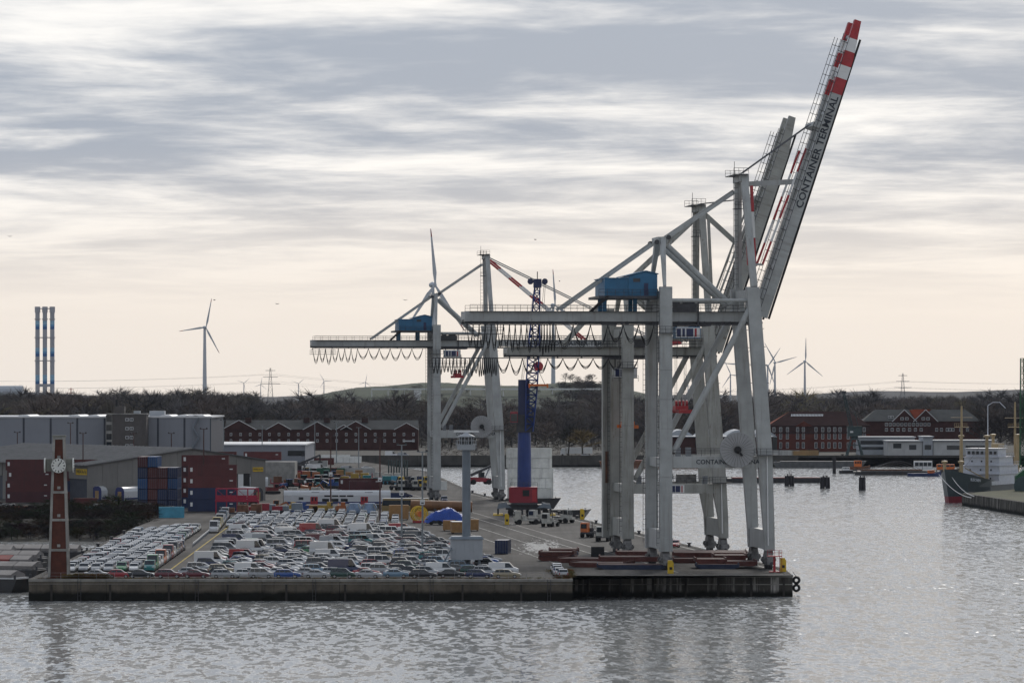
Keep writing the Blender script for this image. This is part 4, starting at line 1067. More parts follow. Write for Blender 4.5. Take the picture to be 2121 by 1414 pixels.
for rot, d in ((0, 2.0), (math.pi / 2, 2.2), (-math.pi / 2, 2.2), (math.pi, 2.0)): dial(rot, d)
# ------------------------------------------------------------------ radar tower
M_PALE = mat('pale_grey_cladding', (0.36, 0.38, 0.4), rough=0.6, var=0.06, scale=0.5)
M_POLE = mat('blue_grey_steel', (0.16, 0.19, 0.22), rough=0.45, var=0.15, scale=0.4, streak=0.3, dirt=(0.06, 0.07, 0.08))
p = ground(966, 1178); rt = thing('radar_tower', 'grey radar tower with white house on its shaft amid parked cars', 'tower', (p.x, p.y, 0), .05)
b = MB(); b.lathe([(.72, 0), (.72, 20.6)], 20); b.build('shaft', M_POLE, rt, smooth=False)
hs = link('equipment_house', None, rt)
for k in range(7): MB().box(-2.7 + k * .771, -2.7 + (k + 1) * .771 - .03, -2.5, -2.4, 1.7, 5.2).build('wall_panel', M_PALE, hs)
b = MB(); b.box(-2.68, 2.68, -2.4, 2.4, 1.7, 5.2); b.build('house_body', M_PALE, hs)
b = MB(); b.prism([(-2.95, -2.75, 5.22), (2.95, -2.75, 5.22), (2.6, -2.4, 5.62), (-2.6, -2.4, 5.62)], (0, .01, 0)); b.add([(-2.95, -2.75, 5.2), (2.95, -2.75, 5.2), (2.95, 2.75, 5.2), (-2.95, 2.75, 5.2), (-2.5, -2.3, 5.65), (2.5, -2.3, 5.65), (2.5, 2.3, 5.65), (-2.5, 2.3, 5.65)], [(0,3,2,1),(4,5,6,7),(0,1,5,4),(1,2,6,5),(2,3,7,6),(3,0,4,7)]); b.build('roof', M_POLE, hs)
for sx in (-2.2, 2.2):
    for sy in (-2, 2): MB().bar((sx, sy, 0), (sx, sy, 1.7), .3, .3).build('leg', M_POLE, rt)
b = MB()
for k in range(7): b.bar((-4.4 + k * .28, -2.9, .2 + k * .55), (-4.1 + k * .28, -2.9, .2 + k * .55), .9, .06)
b.bar((-4.5, -3.3, .2), (-2.6, -3.3, 3.8), .06, .2); b.bar((-4.5, -2.5, .2), (-2.6, -2.5, 3.8), .06, .2); b.build('stair', M_POLE, rt)
cb = link('radar_cab', None, rt, (0, 0, 20.4))
b = MB(); b.lathe([(1.5, 0), (1.55, .9), (1.5, .95)], 12); b.build('gallery', M_PALE, cb)
b = MB(); b.lathe([(1.15, .95), (1.15, 2.2)], 12); b.build('glazing', M_GLASS, cb)
for k in range(12):
    a = math.pi * 2 * (k + .5) / 12 * 1.0; MB().bar((1.2 * math.cos(a), 1.2 * math.sin(a), .9), (1.2 * math.cos(a), 1.2 * math.sin(a), 2.25), .1, .1).build('mullion', M_PALE, cb)
b = MB(); b.lathe([(1.5, 2.2), (1.5, 2.35), (.5, 2.75), (.3, 3.0)], 12); b.build('cab_roof', M_PALE, cb)
b = MB(); b.prism([(-2.2, -.12, 3.0), (2.2, -.12, 3.0), (2.1, -.12, 3.28), (-2.1, -.12, 3.28)], (0, .24, 0)); b.build('radar_antenna', M_WHITE, cb)
b = MB()
for k in range(13):
    a = math.pi * 2 * k / 12; b.tube((1.75 * math.cos(a), 1.75 * math.sin(a), .2), (1.75 * math.cos(a), 1.75 * math.sin(a), 1.6), .04, n=4, caps=False)
    a2 = math.pi * 2 * (k + 1) / 12
    for zz in (.9, 1.6): b.tube((1.75 * math.cos(a), 1.75 * math.sin(a), zz), (1.75 * math.cos(a2), 1.75 * math.sin(a2), zz), .04, n=4, caps=False)
kind(b.build('railing', M_PALE, cb), 'stuff')
# ------------------------------------------------------------------ mobile harbour crane
M_BLUE = mat('crane_blue_paint', (0.008, 0.032, 0.16), rough=0.4, var=0.15, scale=0.5, streak=0.25, dirt=(0.01, 0.02, 0.08))
M_DKRED = mat('deep_red_paint', (0.22, 0.012, 0.025), rough=0.4, var=0.15, scale=0.6)
p = ground(1086, 1066); mc = thing('mobile_crane', 'blue mobile harbour crane with red house and lattice jib on the quay', 'crane', (p.x, p.y, 0), 0.0)
s = 8500 / p.y
b = MB(); b.box(-4.5, 5.5, -4, 4, 1.4, 2.6); b.box(-3.2, 3.2, -5, 5, 2.6, 3.1); b.build('chassis', M_DARKSTEEL, mc)
for x in (-3.3, -1.1, 1.1, 3.3, 5.2):
    for y in (-3.4, 3.4): MB().tube((x, y - .5, .75), (x, y + .5, .75), .75, n=14).build('wheel', M_TYRE, mc)
for sx, sy in ((-1, -1), (1, -1), (-1, 1), (1, 1)):
    b = MB(); b.prism([(sx * 3.0, sy * 4.6, 1.8), (sx * 4.5, sy * 4.6, 3.0), (sx * 6.3, sy * 4.6, 2.7), (sx * 6.6, sy * 4.6, 1.6), (sx * 4.6, sy * 4.6, 1.9)], (0, .7, 0)); o = b.build('outrigger', M_POLE, mc)
    MB().bar((sx * 6.4, sy * 4.6 + .35, .2), (sx * 6.4, sy * 4.6 + .35, 1.8), .45, .45).build('jack', M_DARKSTEEL, o)
    MB().box(sx * 6.4 - 1.2, sx * 6.4 + 1.2, sy * 4.6 - .8, sy * 4.6 + 1.4, .02, .28).build('jack_pad', M_YELLOW, o)
b = MB(); b.box(-3.4, 3.2, -4.2, 4.2, 3.1, 6.9); b.prism([(-3.4, -4.2, 3.1), (-3.4, -4.2, 6.9), (-3.8, -3.8, 6.6), (-3.8, -3.8, 3.3)], (0, 8, 0)); hs = b.build('house', M_DKRED, mc)
MB().box(-.4, 1.2, -4.26, -4.2, 4.7, 6.2).build('window', M_GLASS, hs); MB().box(1.9, 2.9, -4.26, -4.2, 3.4, 6.3).build('door', M_RED, hs)
railing(hs, (-3.4, -4.1, 6.9), (3.2, -4.1, 6.9), 1.2)
b = MB(); b.lathe([(1.75, 6.9), (1.62, 18), (1.55, 20.5)], 20); b.build('tower', M_BLUE, mc, smooth=False)
b = MB(); b.box(-1.5, 1.3, -1.4, 1.4, 20.5, 33.0); b.build('tower_head', M_NAVY, mc)
MB().box(-1.9, 2.6, -1.8, 1.8, 20.2, 24.5).build('machinery_deck', M_DARKSTEEL, mc)
cbn = MB().box(-3.4, -1.6, -2.4, .2, 22.6, 25.2).build('operator_cab', M_DKRED, mc); MB().box(-3.3, -1.7, -2.46, -2.4, 22.8, 24.7).build('window', M_GLASS, cbn); MB().box(-3.6, -1.4, -2.6, .4, 22.2, 22.6).build('cab_floor', M_DARKSTEEL, cbn)
def lattice(parent, name, p, q, w0, w1, bays, m, r=.09, up=(0, 1, 0), w_mid=None):
    p, q = Vector(p), Vector(q); b = MB(); a, c = b.frame(p, q, up)
    wid = lambda t: (w0 + (w1 - w0) * t) if w_mid is None else (w0 + (w_mid - w0) * t / .3 if t < .3 else w_mid + (w1 - w_mid) * max(0, (t - .6)) / .4)
    def corner(t, i): 
        s0, s1 = ((-1, -1), (1, -1), (1, 1), (-1, 1))[i]; return p.lerp(q, t) + a * (s0 * wid(t) / 2) + c * (s1 * wid(t) / 2)
    for i in range(4):
        for k in range(bays):
            t0, t1 = k / bays, (k + 1) / bays
            b.tube(corner(t0, i), corner(t1, i), r, n=5, caps=False)
            j = (i + 1) % 4; b.tube(corner(t0, i if k % 2 else j), corner(t1, j if k % 2 else i), r * .6, n=4, caps=False); b.tube(corner(t1, i), corner(t1, j), r * .6, n=4, caps=False)
    return kind(b.build(name, m, parent), 'stuff')
jb0, jb1 = Vector((1.2, -1.6, 20.5)), at(1113, 592, p.y) - p
lattice(mc, 'jib', jb0, (jb1.x, -3, jb1.z), 1.8, 1.2, 20, M_BLUE, .2, w_mid=2.7)
MB().box(jb1.x - 1.0, jb1.x + 1.0, -4, -2, jb1.z - .5, jb1.z + 1.6).build('jib_head', M_NAVY, mc)
for x in (-1.7, 1.8): MB().tube((jb1.x + x, -3.3, jb1.z + 1.0), (jb1.x + x, -2.7, jb1.z + 1.0), .75, n=12).build('sheave', M_NAVY, mc)
MB().tube((jb1.x, -3, jb1.z + 1.2), (jb1.x, -3, jb1.z + 3.4), .12, n=5).build('mast_tip', M_DARKSTEEL, mc)
for x in (-.6, -.2, .4): MB().tube((jb1.x + x, -3, jb1.z + 1), (-.5 + x * .5, 0, 33), .05, n=4).build('luffing_rope', M_ROPE, mc)
hk = at(1115, 757, p.y) - p
for x in (-.5, .5): MB().tube((jb1.x + 1.8 + x * .3, -3, jb1.z + .6), (hk.x + x, -3, hk.z), .05, n=4).build('hoist_rope', M_ROPE, mc)
b = MB(); b.box(hk.x - .9, hk.x + .9, -3.6, -2.4, hk.z - 1.2, hk.z + .6); b.tube((hk.x, -3.1, hk.z - .2), (hk.x, -2.9, hk.z - .2), 1.2, n=14); b.build('hook_block', M_RED, mc)
for x in (-1.6, 1.6): MB().tube((hk.x, -3, hk.z - 1.2), (hk.x + x, -3, hk.z - 4.6), .06, n=4).build('sling', M_ROPE, mc)
b = MB(); b.box(hk.x - 2.3, hk.x + 2.3, -6, 0, hk.z - 5.0, hk.z - 4.5); b.box(hk.x - 2.4, hk.x - 2.0, -6.1, .1, hk.z - 5.4, hk.z - 4.4); b.box(hk.x + 2.0, hk.x + 2.4, -6.1, .1, hk.z - 5.4, hk.z - 4.4); b.build('spreader', M_ORANGE, mc)
for k, xx in enumerate((2.2, 2.7)): pass
# ------------------------------------------------------------------ containers
def cont_material():
    return mat('container_paint', rough=0.55, var=0.15, scale=0.5, source='object', streak=0.35, dirt=(0.03, 0.02, 0.018))
M_CONT = cont_material()
def cont_meshes(L, H_):
    b = MB(); b.box(0.03, L - .03, .04, 2.40, .1, H_ - .04)
    for x in (0, L - .16):
        for y in (0, 2.28): b.box(x, x + .16, y, y + .16, 0, H_)
    for y in (0, 2.34):
        b.box(.16, L - .16, y, y + .1, 0, .16); b.box(.16, L - .16, y, y + .1, H_ - .12, H_)
    n = int(L / .55)
    for k in range(n):
        x = .3 + (L - .6) * (k + .25) / n; b.box(x, x + (L - .6) / n * .5, .015, .04, .17, H_ - .13); b.box(x, x + (L - .6) / n * .5, 2.4, 2.425, .17, H_ - .13)
    sh = b.mesh('shell', M_CONT)
    d = MB(); d.box(-.02, .03, .17, 1.2, .14, H_ - .14); dm = d.mesh('door', M_CONT)
    lb = MB()
    for y in (.42, .9): lb.tube((-.05, y, .1), (-.05, y, H_ - .1), .03, n=4)
    return sh, dm, lb.mesh('lock_bar', mat('galvanised_bar', (0.14, 0.14, 0.15), rough=0.6)), H_
C40, C40H, C20 = cont_meshes(12.19, 2.72), cont_meshes(12.19, 2.9), cont_meshes(6.06, 2.6)
PLATE = small('stencil_plate', lambda b: b.box(.5, 1.1, -.012, -.002, 1.2, 2.2), M_WHITE)
PLATE2 = small('stencil_plate', lambda b: (b.box(10.4, 11.2, -.012, -.002, 1.7, 1.95)), M_WHITE)
CC = {'red-brown': (0.085, 0.016, 0.016), 'dark blue': (0.01, 0.022, 0.07), 'blue': (0.01, 0.05, 0.14), 'maroon': (0.06, 0.012, 0.016), 'white': (0.72, 0.72, 0.68), 'grey': (0.42, 0.42, 0.4), 'green': (0.02, 0.1, 0.06), 'sky blue': (0.07, 0.3, 0.42), 'tan': (0.32, 0.2, 0.08), 'yellow': (0.5, 0.33, 0.03)}
def container(label, x, y, z, rz, co, kindm=C40, group=None, plates=True, doors=True):
    t = thing('shipping_container', label, 'container', (x, y, z), rz, group); k = rnd.uniform(.85, 1.2); c = (*[v * k for v in CC[co]], 1)
    link('shell', kindm[0], t).color = c
    if doors:
        for yy in (0, 1.05):
            d = link('door', kindm[1], t, (0, yy, 0)); d.color = c
            kind(link('lock_bar', kindm[2], d), 'stuff')
    if plates and kindm is not C20: link('stencil_plate', PLATE, t); link('stencil_plate', PLATE2, t)
    return t
HTW = ['bottom', 'second level', 'third level', 'fourth level', 'top']
# side-on stack by the red frame
for k in range(4): container(f'{("dark blue","dark blue","red-brown","red-brown")[k]} container, {HTW[k]} of the side-on stack left of the red frame', -81.5, 1033, 2.9 * k + (.05 if k else 0), .01, ('dark blue', 'dark blue', 'red-brown', 'red-brown')[k], C40H, 'containers in the middle yard')
for k in range(5): container(f'{("dark blue","maroon","red-brown","maroon","red-brown")[k]} container, {HTW[k]} of the taller stack just behind the side-on one', -85.5, 1062, 2.72 * k, .01, ('dark blue', 'maroon', 'red-brown', 'maroon', 'red-brown')[k], C40, 'containers in the middle yard')
grid = (('dark blue', 'blue', 'blue', 'dark blue', 'maroon'), ('maroon', 'red-brown', 'red-brown', 'red-brown', 'blue'), ('dark blue', 'dark blue', 'red-brown', 'maroon'), ('dark blue', 'dark blue', 'blue', 'dark blue'))
for c, colr in enumerate(grid):
    for k, co in enumerate(colr): container(f'{co} container end-on, {HTW[k]} of {ordinal(c + 1)} column left of the side-on stack', -91.9 + 2.52 * c, 1034 + (c % 2) * .3, 2.74 * k, math.pi / 2, co, C40, 'end-on containers in the middle yard', False)
# left stack behind the clock tower
for c in range(2):
    for k in range(4): container(f'{("maroon","red-brown","red-brown","red-brown")[k] if c == 0 else ("red-brown","dark blue","maroon","red-brown")[k]} container, {HTW[k]} of the {("left", "right")[c]} stack behind the clock tower', -137.2 + 12.6 * c + (.4 if k == 2 else 0), 1112, 2.9 * k, .0, ('maroon', 'red-brown', 'red-brown', 'red-brown')[k] if c == 0 else ('red-brown', 'dark blue', 'maroon', 'red-brown')[k], C40H, 'containers behind the clock tower')
p = ground(152, 1052); container('low red-brown container alone at the right foot of the clock tower stacks', p.x, p.y, 0, .1, 'red-brown', C20)
# red cluster beyond the double-deck carriage
for k, (u, v, z, co, kk, lab) in enumerate(((700, 1030, 0, 'red-brown', C40, 'lower red-brown container in the cluster behind the double-deck carriage'), (702, 1030, 2.72, 'red-brown', C40, 'upper red-brown container on the cluster behind the double-deck carriage'), (724, 1034, 0, 'maroon', C20, 'short maroon container standing in front of the red-brown cluster'), (724, 1034, 2.6, 'maroon', C20, 'short maroon container stacked on the one in front of the red-brown cluster'), (694, 1033, 0, 'dark blue', C20, 'dark blue container end at the left of the red-brown cluster'), (793, 1040, 0, 'dark blue', C20, 'dark blue container right of the double-deck carriage end'))):
    p = ground(u, v); container(lab, p.x, p.y, z, .05 if k != 4 else 1.4, co, kk)
p = ground(1043, 1147); container('single blue short container standing alone on the quay beside the parked cars', p.x + .8, p.y, 0, math.pi / 2 - .1, 'dark blue', C20, None, False)
for u, v, co, rz, lab in ((812, 1002, 'sky blue', .1, 'sky blue short container on the quay left of the far crane'), (860, 1003, 'dark blue', .1, 'blue container at the foot of the far crane leg'), (905, 1014, 'white', .05, 'white container behind the far crane leg'), (355, 1072, 'sky blue', .1, 'sky blue container at the end of the left strip')):
    p = ground(u, v); container(lab, p.x - 3, p.y, 0, rz, co, C20, None, False, False)
# row on the roof line of the far yard
for k in range(4): container(f'red-brown container, {ordinal(k + 1)} from the left in the row before the big grey warehouse', -130.5 + 14.5 * k, 1330, 7.6, 0, 'red-brown', C40, 'containers before the big warehouse', True, False)
for k in range(2): container(f'white container, {("left", "right")[k]} one of the pair above the long shed roof', -172 + 13 * k, 1325, 7.2, 0, 'white', C40, 'containers before the big warehouse', True, False)
MB().box(-180, -70, 1322, 1338, 0, 7.15).build('storage_terrace', M_CONC)['kind'] = 'structure'
# reefers on the barge beyond the quay edge
M_HULL = mat('black_hull', (0.02, 0.02, 0.022), rough=0.5, var=0.3, scale=0.4, streak=0.4, dirt=(0.08, 0.04, 0.02))
def barge(label, x, y, rz, L, B, free, m=None, deck_m=None, name='barge', rake=3.0):
    t = thing(name, label, 'barge', (x, y, WATER), rz); b = MB()
    b.prism([(0, -B / 2, free), (rake * .4, -B / 2, -.6), (L - rake, -B / 2, -.6), (L, -B / 2, free * 1.15)], (0, B, 0)); b.build('hull', m or M_HULL, t)
    MB().box(rake, L - rake, -B / 2 + .6, B / 2 - .6, free - .2, free + .35).build('coaming', deck_m or M_BOGIE, t)
    for xx in (1.0, L - 1.5):
        for s in (-1, 1): MB().tube((xx, s * (B / 2 - .5), free), (xx, s * (B / 2 - .5), free + .6), .18, n=8).build('bollard', M_DARKSTEEL, t)
    return t
p = ground(1062, 1036, WATER); barge('dark container barge carrying white reefers behind the mobile crane', p.x - 5, 1150, 0, 18.5, 11, 3.3)
for c in range(3):
    for k in range(5): container(f'white reefer container, {HTW[k]} of {ordinal(c + 1)} stack on the barge behind the mobile crane', -1.2 + .3 * c - (0 if k < 3 else .4), 1146 + 2.5 * c, WATER + 3.66 + 2.8 * k, 0, 'white', C40, 'white containers on the barge', True, c == 0)
barge('black hulled barge with yellow deck gear moored beyond the mobile crane', 5.0, 1052, -.16, 15, 8, 3.0)
# ------------------------------------------------------------------ flat racks and hatch covers laid out on the crane quay
M_RACK = mat('rusty_red_steel', (0.095, 0.03, 0.024), rough=0.8, var=0.4, scale=0.6, streak=0.3, dirt=(0.07, 0.04, 0.03))
M_RACKTOP = mat('worn_red_deck', (0.085, 0.045, 0.038), rough=0.85, var=0.4, scale=0.5)
M_RACKBLUE = mat('old_blue_steel', (0.016, 0.025, 0.055), rough=0.7, var=0.3, scale=0.6)
def flat_rack(label, u, v, z, L, B, rz, m, th=.75, group='flat racks on the crane quay'):
    p = ground(u, v); t = thing('flat_rack', label, 'flat rack', (p.x, p.y, z), rz, group); b = MB()
    b.prism([(0, -B / 2, th * .45), (0, -B / 2, th), (L, -B / 2, th), (L, -B / 2, th * .45), (L * .88, -B / 2, 0), (L * .12, -B / 2, 0)], (0, B, 0)); b.build('frame', m, t)
    MB().box(.15, L - .15, -B / 2 + .15, B / 2 - .15, th, th + .05).build('deck', M_RACKTOP, t)
    n = int(L / .9)
    for k in range(n): MB().box(.3 + k * .9, .42 + k * .9, -B / 2 - .05, -B / 2, th * .5, th).build('rib', m, t)
    for x in (.05, L - .25): MB().box(x, x + .2, -B / 2 + .05, B / 2 - .05, th + .06, th + .28).build('end_sill', m, t)
    return t
for k, (u, v, z, L, B, rz, m, lab) in enumerate(((1128, 1152, 0, 6, 4, -.2, M_RACKBLUE, 'blue flat rack at the left end of the laid-out racks'),
    (1118, 1160, 0, 6.6, 5, -.12, M_RACK, 'lower red flat rack in the pair beside the short car column'), (1118, 1160, .85, 6.4, 5, -.12, M_RACK, 'upper red flat rack in the pair beside the short car column'),
    (1137, 1145, .1, 5.6, 6, .02, M_RACK, 'dark red flat rack standing apart nearest the pale spill'), (1166, 1163, 0, 9, 7, -.35, M_RACK, 'red flat rack with white rails left of the black panel'), (1190, 1172, 0, 10, 7, -.3, M_RACK, 'long red flat rack before the black panel'),
    (1236, 1177, 0, 12.2, 6, -.02, M_RACKBLUE, 'blue edged flat rack on the quay front left of the near crane'), (1240, 1170, .8, 12, 6, -.04, M_RACK, 'rusty flat rack lying on the blue edged one'), (1275, 1161, 1.0, 6.5, 6, -.05, M_RACK, 'small dark red flat rack near the weathered crane bogies'),
    (1392, 1163, .0, 13, 10, -.03, M_RACK, 'broad dark red hatch stack between the near crane legs, bottom'), (1392, 1160, .85, 13.5, 12, -.03, M_RACK, 'broad dark red hatch stack between the near crane legs, top'), (1440, 1176, 0, 7.5, 6, -.02, M_RACKBLUE, 'dark flat rack on the quay front right of the near crane leg'), (1438, 1175, .8, 5.5, 6, .02, M_RACK, 'red flat rack on the quay front right of the near crane leg'), (1500, 1175, .4, 5.5, 6, .03, M_RACK, 'rust-orange flat rack nearest the red platform'), (1475, 1168, .9, 6, 6, .02, M_RACK, 'dark red flat rack behind the rust-orange one'))):
    flat_rack(lab, u, v, z, L, B, rz, m)
p = ground(1238, 1158); tag(MB().box(-1.2, 1.2, -.1, .1, 0, 2.3).bar((-.9, 0, 0), (-.9, 1.2, 0), .15, .15).bar((.9, 0, 0), (.9, 1.2, 0), .15, .15).build('screen_panel', M_BLACK, None, p), 'black upright panel among the red flat racks', 'panel')
# quay furniture
M_PILE0 = mat('fender_timber', (0.03, 0.026, 0.022), rough=0.9, var=0.4, scale=0.8)
BOLL = small('bollard', lambda b: b.lathe([(.32, 0), (.26, .55), (.45, .62), (.45, .8), (.1, .85)], 10), M_DARKSTEEL)
for k in range(16):
    y = 700 + k * 34.0; tag(link('bollard', BOLL, None, (edge_x(y) - .9, y, 0.01)), f'black mooring bollard, {ordinal(k + 1)} along the water edge from the pier tip', 'bollard', 'bollards along the quay edge')
for k in range(6):
    y = 690 + k * 36.0; tag(link('bollard', BOLL, None, (-77.3 - .024 * (y - 664), y, .01)), f'black mooring bollard, {ordinal(k + 1)} along the left basin edge', 'bollard', 'bollards along the basin edge')
for u, v, h, lab in ((1389, 1187, 2.2, 'yellow fender post beside the near crane bogie on the quay front'), (1622, 1184, 2.4, 'yellow post at the tip of the quay'), (1206, 1076, 2.6, 'yellow box post at the quay edge left of the orange truck'), (1050, 1086, 2.5, 'yellow post near the mobile crane outrigger')):
    p = ground(u, v); t = thing('yellow_post', lab, 'post', p); MB().prism([(-.5, -.4, 0), (.5, -.4, 0), (.5, -.4, h * .8), (.25, -.4, h), (-.5, -.4, h)], (0, .8, 0)).build('post_body', M_YELLOW, t); MB().box(-.2, .25, -.45, -.4, h * .3, h * .5).build('plate', M_BLACK, t)
p = ground(1604, 1184); t = thing('gangway_platform', 'red access platform with ladder at the quay tip', 'platform', p); M_SIG = M_RED
MB().bar((0, 0, 0), (0, 0, 2.6), .4, .4).build('column', M_SIG, t); MB().box(-.9, .9, -.7, .7, 0, .15).build('foot', M_SIG, t); pl = MB().box(-1.2, 1.2, -.8, .8, 2.6, 2.75).build('landing', M_SIG, t); railing(pl, (-1.2, -.8, 2.75), (1.2, -.8, 2.75), .6, 1.0, M_SIG); ladder(t, (1.0, -.9, 0), (1.0, -.9, 3.7), .4, M_SIG)
for z in (-1.0, -2.3):
    t = thing('tyre_fender', 'upper tyre fender on the quay corner' if z > -2 else 'lower tyre fender on the quay corner', 'tyre', (47.4, 684, z), 0, 'tyres on the quay corner'); b = MB()
    ring = []
    for k in range(18):
        a = 2 * math.pi * k / 18
        for j in range(8):
            c2 = 2 * math.pi * j / 8; r_ = .48 + .22 * math.cos(c2); b.v.append((r_ * math.cos(a), .26 * math.sin(c2), r_ * math.sin(a)))
    for k in range(18):
        for j in range(8): b.f.append((k*8 + j, k*8 + (j+1) % 8, ((k+1) % 18)*8 + (j+1) % 8, ((k+1) % 18)*8 + j)); b.m.append(0)
    b.build('tyre', M_BLACK, t, smooth=True); MB().tube((0, 0, .6), (-.6, 0, 1.4), .04, n=4).build('chain', M_DARKSTEEL, t)
for k in range(5):
    x = -70 + k * 19.0; ladder(qw, (x, FRONT - .2, -4.2), (x, FRONT - .2, .1), .5)
for k in range(7): MB().box(-.18, .18, -.3, -.12, -4.5, -.3).build('fender_post', M_PILE0, qw, (12.5 + k * 5.4, BLOCK, 0))
for k in range(9): MB().box(-.16, .16, -.28, -.12, -4.5, -.75).build('fender_post', M_PILE0, qw, (-74.5 + k * 9.5, FRONT, 0))
# low wire fence along the wall top, dry grass tufts
b = MB()
for k in range(30):
    x = -76 + k * 2.9
    b.tube((x, 664.9, 0.02), (x, 664.9, 1.1), .03, n=4, caps=False)
for zz in (.55, 1.08): b.tube((-76, 664.9, zz), (8.1, 664.9, zz), .018, n=3, caps=False)
tag(b.build('wire_fence', mat('grey_wire', (0.25, 0.25, 0.25), rough=0.6)), 'low wire fence along the top of the front quay wall', 'fence')
parts = []; gr_ = random.Random(9)
for k in range(650):
    r_ = gr_.random()
    if r_ < .55: x, y, h = gr_.uniform(-77, 9), 664.75 + gr_.random() * 2.2, gr_.uniform(.12, .4)
    elif r_ < .8: x, y, h = gr_.gauss(8.6, .9), gr_.uniform(667, 690), gr_.uniform(.3, .9)
    else: x, y, h = gr_.gauss(-69, 1.6), 665.2 + gr_.random() * 2, gr_.uniform(.3, 1.1)
    v, t = place(gr_.choice(BUSH), min(x, 9.6), y, 0, h, h * 1.6, gr_.uniform(0, 6.28)); parts.append((v, t, tuple(q * gr_.uniform(.6, 1.2) for q in (0.15, 0.1, 0.045))))
kind(soup('dry_grass', parts, M_TWIG), 'stuff')
# painted lines on the quay
M_LINE = mat('worn_white_line', (0.42, 0.41, 0.38), rough=0.8, var=0.4, scale=0.3, spec=0.1)
M_YLINE = mat('worn_yellow_line', (0.4, 0.3, 0.08), rough=0.8, var=0.4, scale=0.3, spec=0.1)
M_RAILST = mat('rail_groove', (0.035, 0.035, 0.035), rough=0.5, var=0.3)
def strip_line(name, off, y0, y1, w, m, dx=-0.1134):
    b = MB(); x0 = edge_x(y0) - off; x1 = edge_x(y1) - off if dx == -0.1134 else x0 + dx * (y1 - y0)
    b.add([(x0 - w / 2, y0, .006), (x0 + w / 2, y0, .006), (x1 + w / 2, y1, .006), (x1 - w / 2, y1, .006)], [(0, 1, 2, 3)]); return kind(b.build(name, m), 'structure')
strip_line('crane_rail', 2.4, 690, 1200, .25, M_RAILST); strip_line('crane_rail', 20.3, 690, 1200, .25, M_RAILST)
for off in (24.5, 30.5, 36.5): strip_line('lane_line', off, 720, 1150, .22, M_LINE)
b = MB(); b.add([(-58.2, 690, .006), (-57.9, 690, .006), (-63.6, 930, .006), (-63.9, 930, .006)], [(0, 1, 2, 3)]); kind(b.build('lane_line', M_YLINE), 'structure')
# guard rail along the strip
t = thing('guard_rail', 'white guard rail beside the left strip of parked cars', 'guard rail', (0, 0, 0)); b = MB(); b.bar((-62.2, 800, .7), (-64.6, 875, .7), .08, .3); b.build('rail', M_WHITE, t)
for k in range(20): MB().box(-.06, .06, -.06, .06, 0, .6).build('post', M_POLE, t, (-62.2 - 2.4 * k / 19, 800 + 75 * k / 19, 0))
# ------------------------------------------------------------------ work vehicles on the apron
def tractor_unit(label, u, v, rz, cab_m, body_m, trailer=None):
    p = ground(u, v); t = thing('terminal_tractor', label, 'tractor', p, rz, 'terminal tractors on the apron')
    MB().box(-3, 2.8, -1.1, 1.1, .75, 1.15).build('chassis', body_m, t)
    c = MB().prism([(1.2, -1.2, 1.15), (2.8, -1.2, 1.15), (2.75, -1.2, 2.6), (2.5, -1.2, 3.1), (1.2, -1.2, 3.1)], (0, 1.5, 0)).build('cab', cab_m, t)
    MB().prism([(1.35, -1.23, 1.95), (2.68, -1.23, 1.95), (2.6, -1.23, 2.6), (2.4, -1.23, 2.95), (1.35, -1.23, 2.95)], (0, .02, 0)).build('side_window', M_GLASS, c)
    MB().box(2.7, 2.86, -1.05, .15, 1.9, 2.85).build('windscreen', M_GLASS, c)
    MB().box(.2, 1.1, -1.0, 1.0, 1.15, 2.0).build('engine_cover', body_m, t); MB().box(-2.8, -.3, -.9, .9, 1.15, 1.45).build('fifth_wheel', M_BOGIE, t)
    for x in (-2.0, 1.9):
        for y in (-1.05, 1.05): MB().tube((x, y - .3, .58), (x, y + .3, .58), .58, n=14).build('wheel', M_TYRE, t)
    MB().tube((1.0, .8, 1.2), (1.0, .8, 3.4), .1, n=6).build('exhaust', M_DARKSTEEL, t)
    return t
M_OFFWH = mat('dirty_white_paint', (0.42, 0.41, 0.37), rough=0.6, var=0.3, scale=0.8, streak=0.4, dirt=(0.12, 0.09, 0.06))
for u, v, rz, lab in ((1090, 1085, -2.9, 'white terminal tractor, leftmost of the group before the mobile crane'), (1118, 1083, -2.2, 'white terminal tractor, second of the group before the mobile crane'), (1140, 1090, -1.9, 'white terminal tractor nearest the viewer in the group before the mobile crane'), (1166, 1082, -.8, 'white terminal tractor, rightmost of the group before the mobile crane')):
    tractor_unit(lab, u, v, rz, M_OFFWH, M_OFFWH)
tractor_unit('orange cabbed terminal tractor beside the weathered crane shaft', 1222, 1112, -1.9, M_ORANGE, M_DARKSTEEL); tractor_unit('cream cabbed terminal tractor at the foot of the weathered crane', 1250, 1120, -1.7, M_OFFWH, M_DARKSTEEL)
# ------------------------------------------------------------------ buildings
M_PANEL = mat('grey_blue_cladding', (0.235, 0.245, 0.27), rough=0.6, var=0.05, scale=0.15, streak=0.2, dirt=(0.18, 0.18, 0.19))
M_ROOFW = mat('pale_roof', (0.6, 0.6, 0.6), rough=0.45, var=0.12, scale=0.1)
M_JOINT = mat('dark_joint', (0.06, 0.065, 0.08), rough=0.7)
M_OFFICE = mat('brown_clinker', (0.095, 0.085, 0.08), rough=0.9, var=0.15, scale=0.5, fine=0.2)
M_FARBRICK = mat('dark_red_brick', (0.062, 0.03, 0.026), rough=0.95, var=0.25, scale=0.3, fine=0.2, spec=0.1)
M_REDBRICK = mat('bright_brick', (0.115, 0.04, 0.03), rough=0.95, var=0.2, scale=0.3, fine=0.2, spec=0.1)
M_ROOFD = mat('slate_roof', (0.085, 0.085, 0.08), rough=0.8, var=0.2, scale=0.2, spec=0.15)
